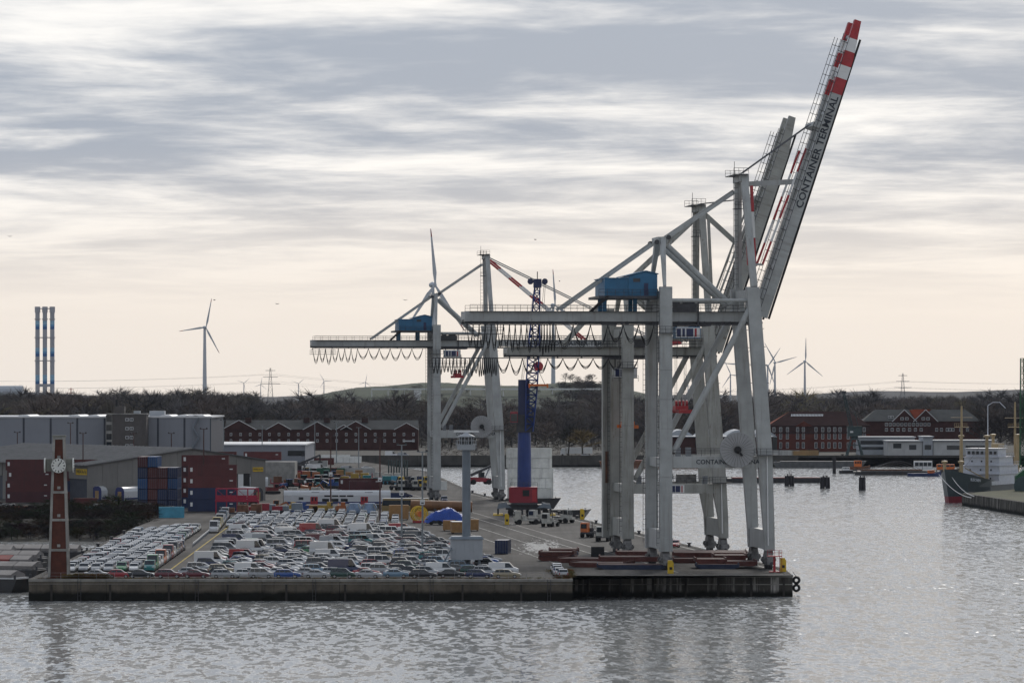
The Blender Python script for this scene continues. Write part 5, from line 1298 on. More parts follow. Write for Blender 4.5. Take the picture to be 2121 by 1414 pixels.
M_TILE = mat('brown_tile_roof', (0.05, 0.028, 0.025), rough=0.9, var=0.2, scale=0.3, spec=0.1)
M_TILERED = mat('orange_tile_roof', (0.22, 0.055, 0.03), rough=0.9, var=0.2, scale=0.3, spec=0.1)
M_WINW = mat('white_window_frame', (0.55, 0.56, 0.56), rough=0.5, var=0.05)
WIN = {}
def window(parent, x, y, z, w=1.3, h=1.9, rz=0.0):
    k = (round(w, 2), round(h, 2))
    if k not in WIN:
        f = MB(); t = .16
        f.box(-w / 2, w / 2, -.1, .05, 0, t); f.box(-w / 2, w / 2, -.1, .05, h - t, h); f.box(-w / 2, -w / 2 + t, -.1, .05, t, h - t); f.box(w / 2 - t, w / 2, -.1, .05, t, h - t); f.box(-.05, .05, -.08, .04, t, h - t)
        g = MB(); g.box(-w / 2 + t, w / 2 - t, -.03, .03, t, h - t); WIN[k] = (f.mesh('window', M_WINW), g.mesh('pane', M_GLASS))
    o = link('window', WIN[k][0], parent, (x, y, z), rz); link('pane', WIN[k][1], o); return o
# big grey warehouse
Y0 = 1400.0
def ux(u, y): return (u - MID) * y / F_PX
def vz(v, y): return EYE - (v - HORIZON) * y / F_PX
t = thing('warehouse', 'large grey panelled warehouse with white roof at the far left', 'warehouse', (0, Y0, 0))
zt = vz(865, Y0)
us = [-62, -6, 49, 105, 160, 217, 272, 327, 382, 437]
for a, b_ in zip(us[:-1], us[1:]): MB().box(ux(a, Y0) + .35, ux(b_, Y0) - .35, 0, .5, 0, zt).build('wall_panel', M_PANEL, t)
MB().box(ux(-62, Y0), ux(437, Y0) - .01, .15, 60, 0, zt - .05).build('hall_body', M_JOINT, t)
b = MB(); b.box(ux(-62, Y0) - .3, ux(437, Y0) + .3, -.3, 61, zt, zt + .5); b.build('roof', M_ROOFW, t)
for u in (45, 150, 190, 340, 375, 395, 410): 
    b = MB(); b.prism([(ux(u, Y0) - 2.2, 6, zt + .5), (ux(u, Y0) - 1.2, 6, zt + .95), (ux(u, Y0) + 1.2, 6, zt + .95), (ux(u, Y0) + 2.2, 6, zt + .5)], (0, 30, 0)); b.build('roof_light', M_ROOFW, t)
b = MB(); b.box(ux(305, Y0), ux(336, Y0), 8, 14, zt + .5, zt + 2.3); b.build('roof_unit', M_PALE, t)
st = link('escape_stair', None, t); x0, x1 = ux(400, Y0), ux(412, Y0)
for k in range(6):
    z0 = .5 + k * 3.4; MB().bar((x0 if k % 2 else x1, -.8, z0), (x1 if k % 2 else x0, -.8, z0 + 3.4), .9, .3).build('flight', M_POLE, st)
for x in (x0 - .2, x1 + .2): MB().bar((x, -1.2, 0), (x, -1.2, zt), .15, .15).build('post', M_POLE, st)
t = thing('office_block', 'brown clinker office block with three small windows in front of the grey warehouse', 'building', (0, Y0 - 9, 0)); y = Y0 - 9
zo = vz(858, y); xa, xb = ux(219, y), ux(303, y)
MB().box(xa + 2.2, xb, 0, 8.9, 0, zo).build('wall', M_OFFICE, t); MB().box(xa, xa + 2.2, .1, 8.9, 0, zo - .2).build('stair_tower', M_CONC, t)
for v in (868, 886.5, 905, 922):
    z = vz(v, y); MB().box(xa + .2, xa + 2.0, .02, .1, z - .8, z + 1.2).build('glazing', M_GLASS, t)
    for dx in (-.75, .75): window(t, ux(268, y) + dx, -.02, z - .6, 1.2, 1.0)
MB().box(xa - .2, xb + .2, -.2, 9, zo, zo + .3).build('roof', M_CONC, t)
c = MB().box(ux(235, y), ux(256, y), 3, 7, zo + .3, zo + 2.7).build('plant_room', M_OFFICE, t); MB().tube((ux(239, y), 4, zo + 2.7), (ux(239, y), 4, zo + 5), .35, n=10).build('flue', M_BLACK, t); MB().box(ux(275, y), ux(288, y), 3, 6, zo + .3, zo + 1.2).build('roof_unit', M_PALE, t)
# long ro-ro shed, gable towards the quay
M_SHED = mat('shed_concrete', (0.2, 0.19, 0.175), rough=0.9, var=0.12, scale=0.15, streak=0.35, dirt=(0.12, 0.11, 0.1))
M_SHEDROOF = mat('felt_roof', (0.1, 0.1, 0.1), rough=0.7, var=0.2, scale=0.1, spec=0.3)
t = thing('transit_shed', 'long low grey transit shed with striped roof behind the containers', 'shed', (-114, 1102, 0), math.atan2(28, 46))
Lg, Ll, ze, zr = 54.0, 110.0, 10.0, 14.3
n = 12
for k in range(n):
    a, c = Lg * k / n, Lg * (k + 1) / n
    def top(x): return ze + (zr - ze) * x / (Lg * .58) if x < Lg * .58 else zr - (zr - ze - 1) * (x - Lg * .58) / (Lg * .42)
    if k in (10,): 
        MB().prism([(a + .05, 0, 7.5), (c - .05, 0, 7.5), (c - .05, 0, top(c)), (a + .05, 0, top(a))], (0, .4, 0)).build('wall_panel', M_SHED, t); MB().box(a + .2, c - .2, .3, .5, 0, 7.5).build('doorway_shade', M_BLACK, t); MB().box(a + .6, a + 2.2, .15, .3, 3.6, 7.4).build('door_leaf', M_WHITE, t); continue  # black sheet paints in the dark inside of the open doorway
    MB().prism([(a + .03, 0, 0), (c - .03, 0, 0), (c - .03, 0, top(c)), (a + .03, 0, top(a))], (0, .4, 0)).build('wall_panel', M_SHED, t)
for k in range(8):
    a, c = Ll * k / 8, Ll * (k + 1) / 8
    MB().box(0, .4, a + .45, c, 0 if k % 2 else 6.5, ze).build('wall_panel', M_SHED, t)
    if k % 2 == 0: MB().box(.3, .5, a + .6, c - .2, 0, 6.5).build('sliding_door', M_JOINT, t)
b = MB(); b.prism([(-1, -.6, ze - .05), (Lg * .58, -.6, zr), (Lg + .6, -.6, ze + .95), (Lg + .6, -.6, ze + 1.25), (Lg * .58, -.6, zr + .3), (-1, -.6, ze + .25)], (0, Ll + 1, 0)); rf = b.build('roof', M_SHEDROOF, t)
for k in range(46):
    y = .5 + k * 2.4; b = MB(); b.bar((-1, y, ze + .33), (Lg * .58, y, zr + .38), .35, .3); b.build('roof_rib', mat('roof_seam', (0.2, 0.2, 0.2), rough=0.6), rf)
for x, y, xd, nm in ((51.6, -.05, (1, 0, 0), 'g'), (-.05, 3.6, (0, -1, 0), 's')):
    o = link('name_board', None, t, (x, y, 0)); 
    if nm == 'g': MB().box(-1.6, 1.6, -.1, 0, 8.0, 9.2).build('board', M_YELLOW, o); lettering('lettering', 'UNIKAI Ro Ro', .55, M_LETTER, o, (0, -.1, 8.6), (1, 0, 0), (0, 0, 1), depth=.01, stretch=.62)
    else: MB().box(-.1, 0, -3.4, 3.4, 7.6, 9.2).build('board', M_YELLOW, o); lettering('lettering', 'UNIKAI Ro Ro', .9, M_LETTER, o, (-.1, 0, 8.4), (0, -1, 0), (0, 0, 1), depth=.01, stretch=.85)
# low hall beyond, and red loading mast
y = 1560.0; t = thing('low_hall', 'low grey hall with bright roof between the shed and the brick row', 'hall', (0, y, 0)); zt = vz(922, y)
for k in range(8): MB().box(ux(438, y) + k * 4.3, ux(438, y) + k * 4.3 + 4.24, 0, .4, 0, zt).build('wall_panel', M_PANEL, t)
MB().box(ux(438, y), ux(632, y), .4, 70, 0, zt - .02).build('hall_body', M_PANEL, t); MB().box(ux(436, y), ux(634, y), -.4, 70, zt, zt + .5).build('roof', M_ROOFW, t); MB().box(ux(596, y), ux(631, y), -.06, -.0, zt - 4, zt - 2).build('window_band', M_GLASS, t); MB().box(ux(540, y), ux(640, y), -6, -.1, 0, 2.8).build('loading_bay', M_DARKSTEEL, t)
# brick row with stepped gables
y = 2050.0; t = thing('brick_warehouse', 'long dark brick warehouse row with white edged gables before the wood', 'building', (0, y, 0))
xa, xb = ux(466, y), ux(866, y); ze, zr = vz(889, y), vz(875, y)
MB().box(xa, xb, 0, 16, 0, ze).build('wall', M_FARBRICK, t)
b = MB(); b.prism([(xa, -.4, ze), (xa, 8, zr + 1.2), (xa, 16.4, ze)], (xb - xa, 0, 0)); b.build('roof', M_ROOFD, t)
for u, w in ((495, 8.5), (577, 6.2), (657, 7.0), (712, 4.0), (737, 7.5), (842, 6.0)):
    cx = ux(u, y); b = MB(); b.prism([(cx - w, -.5, ze - .2), (cx + w, -.5, ze - .2), (cx, -.5, ze + w * .52)], (0, 9, 0)); g = b.build('gable', M_FARBRICK, t)
    for s in (-1, 1): MB().bar((cx + s * (w + .2), -.6, ze - .1), (cx, -.6, ze + w * .52 + .2), .3, .35, up=(0, 1, 0)).build('verge_board', M_WINW, g)
for z in (ze - 3.2, ze - 6.4):
    k = 0; x = xa + 3
    while x < xb - 2: window(t, x, -.03, z, 1.15, 1.5); x += 4.8
MB().box(xa - .02, xb + .02, -.12, 0, ze - 4.3, ze - 3.9).build('string_course', M_TILE, t); MB().box(ux(835, y), ux(858, y), -3, -.1, 4.2, 4.8).build('canopy', M_WINW, t)
for u in (513, 634, 676, 755): MB().box(ux(u, y) - 1.5, ux(u, y) + 1.5, 5, 8, zr, zr + 2.4).build('chimney', M_TILE, t)
# red brick office with hipped roof on the right shore
def hip(name, x0, x1, y0, y1, z0, z1, inset, m, parent, over=.6):
    b = MB(); ym = (y0 + y1) / 2; x0 -= over; x1 += over; y0 -= over; y1 += over
    b.add([(x0, y0, z0), (x1, y0, z0), (x1, y1, z0), (x0, y1, z0), (x0 + inset, ym, z1), (x1 - inset, ym, z1)], [(0, 3, 2, 1), (0, 1, 5, 4), (2, 3, 4, 5), (1, 2, 5), (3, 0, 4)]); return b.build(name, m, parent)
y = 2000.0; t = thing('brick_office', 'bright red brick harbour building with hipped roof and skylight band', 'building', (0, y, 0)); xa, xb = ux(1594, y), ux(1802, y); ze, zr = vz(881, y), vz(852, y)
MB().box(xa, xb, 0, 20, 0, ze).build('wall', M_REDBRICK, t); r_ = hip('roof', xa, xb, 0, 20, ze, zr, 11, M_TILE, t)
MB().add([(xa - .65, -.65, ze - .02), (xa - .65, 20.65, ze - .02), (xa + 10.4, 10.1, zr + .05)], [(0, 1, 2)]).build('roof_hip', M_TILERED, t)
for k in range(22): 
    xx = ux(1641, y) + k * .72; MB().bar((xx, 6.0, ze + (zr - ze) * .62 + .25), (xx + .3, 7.6, ze + (zr - ze) * .77 + .25), .45, .1).build('skylight', M_WINW, r_)
MB().box(xa - .1, xb + .1, -.12, 0, ze - 4.0, ze - .1).build('attic_band', M_TILE, t)
cx = ux(1665, y); b = MB(); b.prism([(cx - 4.6, -.5, ze - .5), (cx + 4.6, -.5, ze - .5), (cx, -.5, ze + 2.2)], (0, 6, 0)); b.build('dormer', M_REDBRICK, t)
xs = [1603, 1617, 1631, 1652, 1664, 1690, 1704, 1717, 1729, 1740, 1757, 1770, 1790]
for u in xs:
    for v, h in ((894, 2.2), (909, 2.9), (928, 2.9)): window(t, ux(u, y), -.14 if v < 900 else -.02, vz(v, y), 1.35, h)
# dark gabled offices
y = 2085.0; t = thing('gabled_offices', 'long dark brick offices with twin front gables and orange roof patch', 'building', (0, y, 0)); xa, xb = ux(1790, y), ux(2030, y); ze, zr = vz(872, y), vz(848, y)
MB().box(xa, xb, 0, 18, 0, ze).build('wall', M_FARBRICK, t); hip('roof', xa, xb, 0, 18, ze, zr, 7, M_ROOFD, t)
for u in (1873, 1917):
    cx = ux(u, y); b = MB(); b.prism([(cx - 6, -1, ze - .3), (cx + 6, -1, ze - .3), (cx, -1, zr - .4)], (0, 9, 0)); b.build('gable', M_FARBRICK, t); window(t, cx - 1.2, -1.03, ze + .6, 1.6, 1.4); window(t, cx + 1.2, -1.03, ze + .6, 1.6, 1.4)
    for s in (-1, 1):
        b = MB(); b.bar((cx + s * 6.3, -1.1, ze - .2), (cx, -1.1, zr), .3, .35, up=(0, 1, 0)); b.build('verge_board', M_WINW, t)
b = MB(); b.add([(ux(1890, y), 2, zr + .15), (ux(1928, y), 2, zr + .15), (ux(1900, y), -.5, ze + .9)], [(0, 1, 2)]); b.prism([(ux(1884, y), 1.5, zr - .2), (ux(1932, y), 1.5, zr - .2), (ux(1917, y), 1.5, zr + .2), (ux(1895, y), -.8, ze + 1.3)], (0, 3, 0)); b.build('orange_roof_patch', M_TILERED, t)
for u in range(1836, 1932, 8): window(t, ux(u, y), -.03, vz(882, y), 1.4, 1.7)
for u in list(range(1836, 1915, 12)) + [1940, 1950, 1962, 1968, 1974, 1990, 2004]: window(t, ux(u, y), -.03, vz(893, y), 1.4, 1.7)
for u in (1843, 1849): window(t, ux(u, y), 2.0, vz(866, y), 1.3, 1.3)
# white quay halls
def hall(label, u0, u1, v0, y, wm_, wins, depth=20, name='white_hall'):
    t = thing(name, label, 'hall', (0, y, 0)); xa, xb, zt = ux(u0, y), ux(u1, y), vz(v0, y); n = max(2, round((xb - xa) / 7))
    for k in range(n): MB().box(xa + (xb - xa) * k / n + .04, xa + (xb - xa) * (k + 1) / n - .04, 0, .3, 0, zt).build('wall_panel', wm_, t)
    MB().box(xa, xb, .3, depth, 0, zt - .02).build('hall_body', wm_, t); MB().box(xa - .5, xb + .5, -.8, depth, zt, zt + .45).build('roof', M_PALE, t)
    for a, c, vt, vb in wins: MB().box(ux(a, y), ux(c, y), -.06, .0, vz(vb, y), vz(vt, y)).build('window_band', M_GLASS, t)
    return t
M_RENDER = mat('off_white_render', (0.46, 0.46, 0.45), rough=0.8, var=0.1, scale=0.3, streak=0.3, dirt=(0.25, 0.24, 0.22))
hall('grey hall with long window band behind the white quay halls', 1780, 1895, 906, 1905, M_PALE, ((1782, 1838, 912, 920), (1782, 1838, 925, 931)), 18, 'grey_hall')
hall('white quay hall with dark gates left of the grey stair block', 1838, 1911, 914, 1880, M_RENDER, ((1850, 1867, 918, 928), (1883, 1898, 921, 931)))
hall('tall narrow hall block between the two white quay halls', 1912, 1932, 905, 1879, M_PALE, ((1915, 1929, 921, 931),))
hall('long white quay hall behind the cargo ship', 1933, 2062, 913, 1880, M_RENDER, ((1961, 1993, 922, 931), (2000, 2040, 922, 929)))
hall('dark brick store behind the near crane portal', 1395, 1600, 905, 1930, M_FARBRICK, ((1440, 1460, 915, 925), (1500, 1520, 915, 925)), 30, 'brick_store')
y = 1950.0
for k, (u0, u1) in enumerate(((1380, 1440), (1440, 1500), (1500, 1560), (1556, 1610))):
    t = thing('arched_shed', f'grey arched shed roof, {ordinal(k + 1)} from the left behind the near crane', 'shed', (0, y, 0), 0, 'arched sheds on the far shore'); xa, xb = ux(u0, y), ux(u1, y); zb, ztp = vz(905, y), vz(890, y)
    b = MB(); b.prism([(xa + (xb - xa) * j / 8, 0, zb + (ztp - zb) * math.sin(math.pi * j / 8)) for j in range(9)], (0, 40, 0)); b.build('roof', M_PALE, t); MB().box(xa, xb - .05, .2, 39, 0, zb).build('wall', M_ROOFD, t)
# ------------------------------------------------------------------ skyline: wind turbines, chimneys, pylons
M_TURB = mat('turbine_white', (0.55, 0.57, 0.6), rough=0.5, var=0.03)
M_TIP = mat('blade_tip_red', (0.4, 0.06, 0.05), rough=0.5, var=0.05)
def turbine(label, u, vh, vb, y, blade, angles, yaw=0.3, rtip=False, z0=0.0, cat='wind turbine', group='wind turbines on the horizon'):
    zh = vz(vh, y); t = thing('wind_turbine', label, cat, (ux(u, y), y, z0), 0, group); h = zh - z0
    b = MB(); b.lathe([(h * .028, 0), (h * .014, h)], 12); b.build('tower', M_TURB, t, smooth=False)
    hb = link('nacelle', None, t, (0, 0, h)); hb.rotation_euler = (0, 0, yaw)
    k = blade / 40; b = MB(); b.lathe([(.2 * k, -5 * k), (1.9 * k, -3.5 * k), (2.3 * k, 0), (1.7 * k, 3 * k), (.3 * k, 4.5 * k)], 10)
    o = b.build('nacelle_body', M_TURB, hb); o.rotation_euler = (R(90), 0, 0)
    for j, a in enumerate(angles):
        a = R(a); b = MB(); d = Vector((math.sin(a), 0, math.cos(a))); s_ = Vector((math.cos(a), 0, -math.sin(a)))
        pr = [(0, 1.2), (.08, 1.5), (.22, 2.8), (.55, 1.8), (.95, .7), (1, .2)]
        pts = [d * (blade * f) - s_ * (w * k * .35) for f, w in pr] + [d * (blade * f) + s_ * (w * k * .65) for f, w in reversed(pr)]
        b.prism([q + Vector((0, -4.2 * k, 0)) for q in pts], (0, .5 * k, 0)); bl = b.build('blade', M_TURB, hb)
        if rtip:
            b = MB(); b.prism([d * (blade * f) + s_ * (w * k) + Vector((0, -4.3 * k, 0)) for f, w in ((.86, -.3), (1.0, -.1), (1.0, .15), (.86, .48))], (0, .7 * k, 0)); b.build('blade_tip', M_TIP, bl)
turbine('white wind turbine standing alone above the trees left of the cranes', 424, 678, 815, 4300, 31, (12, 150, 262), .5, True)
turbine('largest wind turbine, rising directly behind the far crane blue house', 897, 590, 800, 4250, 58, (-5, 145, 215), .4, True, hill_z(ux(897, 4250), 4250))
turbine('wind turbine on the hill behind the mobile crane jib', 1146, 632, 800, 4250, 37, (-4, 120, 235), .5, True, hill_z(ux(1146, 4250), 4250))
turbine('rightmost white wind turbine, just right of the near crane', 1667, 748, 815, 4200, 24, (1, 130, 235), .2)
turbine('white wind turbine with slanting blades, right of the pair beside the near crane', 1605, 751, 815, 4300, 24, (-30, 75, 195), .2)
turbine('white wind turbine, left of the pair beside the near crane', 1590, 757, 815, 4500, 24, (35, 160, 275), .2)
turbine('wind turbine seen between the near crane waterside legs', 1528, 755, 815, 4600, 22, (40, 150, 275), .2)
turbine('small wind turbine left of the one between the crane legs', 1513, 776, 815, 5200, 20, (-25, 95, 215), .2)
for k, (u, v, y) in enumerate(((540, 800, 7500), (618, 798, 7500), (671, 793, 7000), (757, 795, 7200), (505, 797, 7600), (1425, 790, 6500))):
    turbine(f'tiny distant wind turbine, {ordinal(k + 1)} from the left on the horizon', u, v - 4, 810, y, 14, (10 + 40 * k, 130 + 40 * k, 250 + 40 * k), .2)
y = 4600.0
M_CH = [mat('chimney_grey', (0.42, 0.42, 0.44), rough=0.7, var=0.08, scale=0.05), mat('chimney_light_blue', (0.28, 0.48, 0.62), rough=0.6), mat('chimney_mid_blue', (0.1, 0.3, 0.52), rough=0.6), mat('chimney_dark_blue', (0.03, 0.12, 0.32), rough=0.6)]
t = thing('chimney_group', 'three slim power station flues with blue bands at far left', 'chimney', (ux(93, y), y, 0)); s_ = y / F_PX
for k in (-1, 0, 1):
    x = k * 15.3 * s_; f = link('flue', None, t, (x, 0, 0)); r0 = 4.6 * s_
    segs = [(830, 795, 0), (795, 790.5, 3), (790.5, 787, 2), (787, 776, 1), (776, 738, 0), (738, 732, 3), (732, 728, 2), (728, 720, 1), (720, 682, 0), (682, 676, 3), (676, 672, 2), (672, 664, 1), (664, 640, 0)]
    for a, c, mi in segs:
        z0, z1 = max(0, vz(a, y)), vz(c, y); b = MB(); b.lathe([(r0, z0), (r0, z1)], 14); b.build('flue_section', M_CH[mi], f, smooth=False)
    for v in (662, 700, 748): b = MB(); b.lathe([(r0 * 1.35, vz(v, y)), (r0 * 1.35, vz(v, y) + 1.2)], 14); b.build('gallery', M_CH[0], f)
    b = MB(); b.lathe([(r0 * 1.25, vz(647, y)), (r0 * 1.25, vz(635, y))], 14); b.build('flue_head', M_CH[0], f)
for v in (640, 700, 748, 801): MB().box(-19 * s_, 19 * s_, -1.5, 1.5, vz(v, y), vz(v, y) + (3.4 if v == 801 else 1.0)).build('tie_bridge', M_CH[0], t)
y = 3900.0; t = thing('boiler_house', 'long rounded power station roof at the left edge', 'building', (0, y, 0)); b = MB(); xa, xb = ux(-60, y), ux(45, y)
b.prism([(xa, 10 * math.cos(a) + 10, vz(818, y) + 9 * math.sin(a)) for a in [math.pi * j / 8 for j in range(9)]], (xb - xa, 0, 0)); b.build('roof', M_PALE, t); MB().box(xa, xb - 1, 1, 19, 0, vz(818, y)).build('wall', M_OFFICE, t)
M_PYL = mat('pylon_steel', (0.2, 0.2, 0.21), rough=0.6, var=0.05)
for k, (u, vt, y, lab) in enumerate(((560, 762, 4300, 'lattice power pylon left of the far crane girder'), (1870, 773, 4300, 'lattice power pylon above the trees at the right'), (147, 803, 4300, 'low reddish lattice pylon beside the banded flues'), (1437, 775, 5200, 'faint lattice pylon seen between the crane legs'))):
    h = vz(vt, y); t = thing('power_pylon', lab, 'pylon', (ux(u, y), y, 0)); lattice(t, 'tower', (0, 0, 0), (0, 0, h), h * .16, h * .02, 9, M_PYL if k != 2 else M_TIP, .16)
    for zz, w in ((.95, .10), (.82, .15), (.68, .2)): MB().bar((-w * h, 0, zz * h), (w * h, 0, zz * h), .5, .5).build('cross_arm', M_PYL if k != 2 else M_TIP, t)
pp = [Vector((ux(560, 4300), 4300, 0)), Vector((ux(-300, 4500), 4500, 0))]
for k, (zz, w) in enumerate(((.82, .15), (.68, .2))):
    for s in (-1, 1):
        for (a, ha), (c, hc) in ((((560, 4300), 55), ((-400, 4600), 55)), (((1870, 4300), 46), ((2700, 4200), 60)), (((1870, 4300), 46), ((560, 4300), 55))):
            b = MB(); h0, h1 = ha, hc; catenary(b, (ux(a[0], a[1]) + s * w * h0 * .9, a[1], zz * h0), (ux(c[0], c[1]) + s * w * h1 * .9, c[1], zz * h1), 7 if a[0] != 1870 or c[0] != 560 else 16, .06, 14)
            tag(b.build('power_line', M_PYL), f'{("upper", "lower")[k]} {("near" if s < 0 else "far")} side power line {"left of the left pylon" if c[0] < 0 else "right of the right pylon" if c[0] > 2000 else "between the two main pylons"}', 'power line', 'power lines on the horizon')
b = MB(); y = 4150.0
xa, xb = ux(797, y), ux(1260, y); zz = vz(805, y)
t = thing('skywalk', 'thin white horizontal walkway ring on the green hill', 'walkway', (0, 0, 0)); MB().box(xa, xb, 3760, 3764, zz - .8, zz + .5).build('deck', M_WHITE, t)
for k in range(16): MB().box(xa + k * (xb - xa) / 15 - .4, xa + k * (xb - xa) / 15 + .4, 3761, 3763, zz - 9, zz - .8).build('post', M_WHITE, t)
y = 3700.0; tag(MB().box(ux(858, y), ux(871, y), 3690, 3698, 20, vz(808, y)).build('hut', M_WHITE), 'small white hut on the slope of the green hill', 'hut')
# ------------------------------------------------------------------ yard behind the parked cars
def mast(label, u, v, vt, m, sign=False, group='light masts in the yard'):
    p = ground(u, v); h = vz(vt, p.y); t = thing('light_mast', label, 'light mast', p, 0, group)
    b = MB(); b.lathe([(.2, 0), (.13, h)], 8); b.build('pole', m, t)
    MB().box(-1.0, 1.0, -.08, .08, h - .1, h + .05).build('cross_arm', m, t)
    for x in (-.8, .8): MB().prism([(x - .25, -.3, h + .05), (x + .25, -.3, h + .05), (x + .15, -.3, h + .35), (x - .15, -.3, h + .35)], (0, .5, 0)).build('floodlight', M_DARKSTEEL, t)
    if sign: MB().box(-.45, .45, -.26, -.2, h * .48, h * .48 + 1.0).build('sign_plate', M_WHITE, t); MB().box(-.25, .25, -.28, -.265, h * .48 + .2, h * .48 + .45).build('sign_mark', M_LETTER, t)
M_MASTR = mat('rusty_mast', (0.075, 0.035, 0.028), rough=0.8, var=0.3); M_MASTG = mat('galvanised_mast', (0.2, 0.22, 0.23), rough=0.5, var=0.1)
for u, v, vt, m, sg, lab in ((422, 1053, 888, M_MASTR, True, 'rusty light mast in front of the side-on container stack'), (685, 1062, 903, M_MASTR, True, 'rusty light mast in front of the double-deck carriage'), (787, 1080, 907, M_MASTR, True, 'rusty light mast at the right end of the double-deck carriage'),
        (832, 1122, 921, M_MASTG, True, 'grey lamp post amid the cars, left of the pair before the blue tarpaulin'), (875, 1146, 935, M_MASTG, True, 'grey lamp post amid the cars, right of the pair before the blue tarpaulin'), (146, 1000, 876, M_MASTR, False, 'dark mast before the grey warehouse left of the office block'),
        (172, 1040, 897, M_MASTR, False, 'dark mast right behind the clock tower head'), (277, 1030, 897, M_MASTR, False, 'dark mast before the brown office block'), (355, 1010, 897, M_MASTR, False, 'dark mast before the right part of the grey warehouse'), (463, 1000, 870, M_MASTG, False, 'thin grey mast beside the low hall'), (543, 975, 882, M_MASTG, False, 'thin grey mast left of the brick row'), (652, 958, 872, M_MASTG, False, 'thin grey mast before the middle of the brick row'), (697, 960, 875, M_MASTG, False, 'thin grey mast before the right gables of the brick row'), (743, 975, 885, M_MASTG, False, 'thin grey mast near the right end of the brick row'), (1022, 950, 868, M_MASTG, False, 'thin mast on the far bank beside the willow'), (36, 1010, 895, M_MASTR, False, 'dark mast at the far left above the container stack')):
    mast(lab, u, v, vt, m, sg)
# rail carriages
M_CARR = mat('carriage_white', (0.55, 0.56, 0.57), rough=0.35, var=0.05, coat=.3); M_CARBLUE = mat('carriage_blue', (0.015, 0.025, 0.12), rough=0.35, var=0.05)
def carriage(label, x, y, rz, L, end_m, deco=True):
    t = thing('rail_carriage', label, 'rail carriage', (x, y, 0), rz, 'rail carriages in the yard'); b = MB()
    pr = [(-1.35, 1.0), (-1.42, 1.6), (-1.42, 3.4), (-1.15, 4.2), (-.6, 4.6), (.6, 4.6), (1.15, 4.2), (1.42, 3.4), (1.42, 1.6), (1.35, 1.0)]
    b.prism([(0, yy, zz) for yy, zz in pr], (L, 0, 0)); b.build('body', M_CARR, t)
    e = MB(); e.prism([(-.08, yy * .96, zz) for yy, zz in pr], (.05, 0, 0)); e.build('end_wall', end_m, t); MB().box(-.14, -.08, -.55, .55, 1.2, 3.4).build('end_door', mat('plywood', (0.3, 0.2, 0.1), rough=0.9, var=0.15), t)
    MB().box(.3, L - .3, -1.46, -1.42, 1.25, 1.7).build('stripe', M_CARBLUE, t)
    if deco:
        for k in range(4): MB().prism([(L * .38 + k * 1.95, -1.46, 3.0), (L * .38 + k * 1.95 + 1.65, -1.46, 3.0), (L * .38 + k * 1.95 + 1.65, -1.46, 3.4), (L * .38 + k * 1.95, -1.46, 3.4)], (0, .06, 0)).build('upper_window', M_GLASS, t)
        for k in range(3): MB().box(L * .36 + k * 2.4, L * .36 + k * 2.4 + 1.8, -1.46, -1.42, 1.75, 2.5).build('lower_window', M_GLASS, t)
        for x0 in (L * .25, L * .72): d = MB().box(x0, x0 + 1.9, -1.48, -1.42, 1.05, 3.0).build('door', M_RED, t); MB().box(x0 + .35, x0 + .75, -1.5, -1.48, 1.9, 2.8).build('pane', M_GLASS, d); MB().box(x0 + 1.15, x0 + 1.55, -1.5, -1.48, 1.9, 2.8).build('pane', M_GLASS, d)
        MB().box(L * .14, L * .14 + 1.2, -1.46, -1.42, 2.2, 2.9).build('vent_panel', M_DARKSTEEL, t)
        for x0 in (L * .26, L * .76): MB().box(x0, x0 + 2, -1.2, -1.12, 4.05, 4.2).build('roof_grille', M_DARKSTEEL, t)
    for x0 in (3.2, L - 5.2):
        bg = MB().box(x0, x0 + 2.6, -1.1, 1.1, .35, .9).build('bogie', M_DARKSTEEL, t)
        for dx in (.3, 2.3):
            for s in (-1.2, 1.2): MB().tube((x0 + dx, s - .08, .45), (x0 + dx, s + .08, .45), .45, n=12).build('wheel', M_DARKSTEEL, bg)
p = ground(588, 1052); carriage('white double-deck rail carriage with red doors, side-on behind the cars', p.x, p.y, .02, 27.5, M_BLACK)
p = ground(201, 1042); carriage('white railcar with blue tan-doored end, left of the pair by the shed', p.x, p.y, R(68), 26, M_CARBLUE, False)
p = ground(248, 1044); carriage('white railcar with blue tan-doored end, right of the pair by the shed', p.x, p.y, R(66), 26, M_CARBLUE, False)
p = ground(535, 1045); carriage('silver railcar with tan end door beside the red steel frame', p.x, p.y, R(112), 14, M_DARKSTEEL, False)
p = ground(492, 1020); carriage('white carriage behind the side-on container stack', p.x, p.y, .05, 9, M_CARBLUE, False)
# red steel frame
p = ground(447, 1064); t = thing('framework', 'bright red open steel scaffold in front of the silver railcar', 'framework', p, .03)
M_MAG = mat('magenta_red_paint', (0.32, 0.012, 0.04), rough=0.5, var=0.2)
for x in (0, 2.6, 5.2, 7.8, 10.4):
    for y in (0, 3): MB().bar((x, y, 0), (x, y, 6.2), .2, .2).build('post', M_MAG, t)
for z in (3.4, 3.9, 6.2):
    for y in (0, 3): MB().bar((0, y, z), (10.4, y, z), .2, .25).build('rail', M_MAG, t)
for k in range(4): MB().bar((k * 2.6, 0, 3.9 if k % 2 else 6.2), (k * 2.6 + 2.6, 0, 6.2 if k % 2 else 3.9), .12, .12).build('diagonal', M_MAG, t); MB().box(k * 2.6 + .2, k * 2.6 + 2.4, .05, .1, 3.5, 4.6).build('infill', M_MAG, t)
MB().box(-.2, 10.6, -.2, 3.2, 3.0, 3.35).build('floor', M_MAG, t)
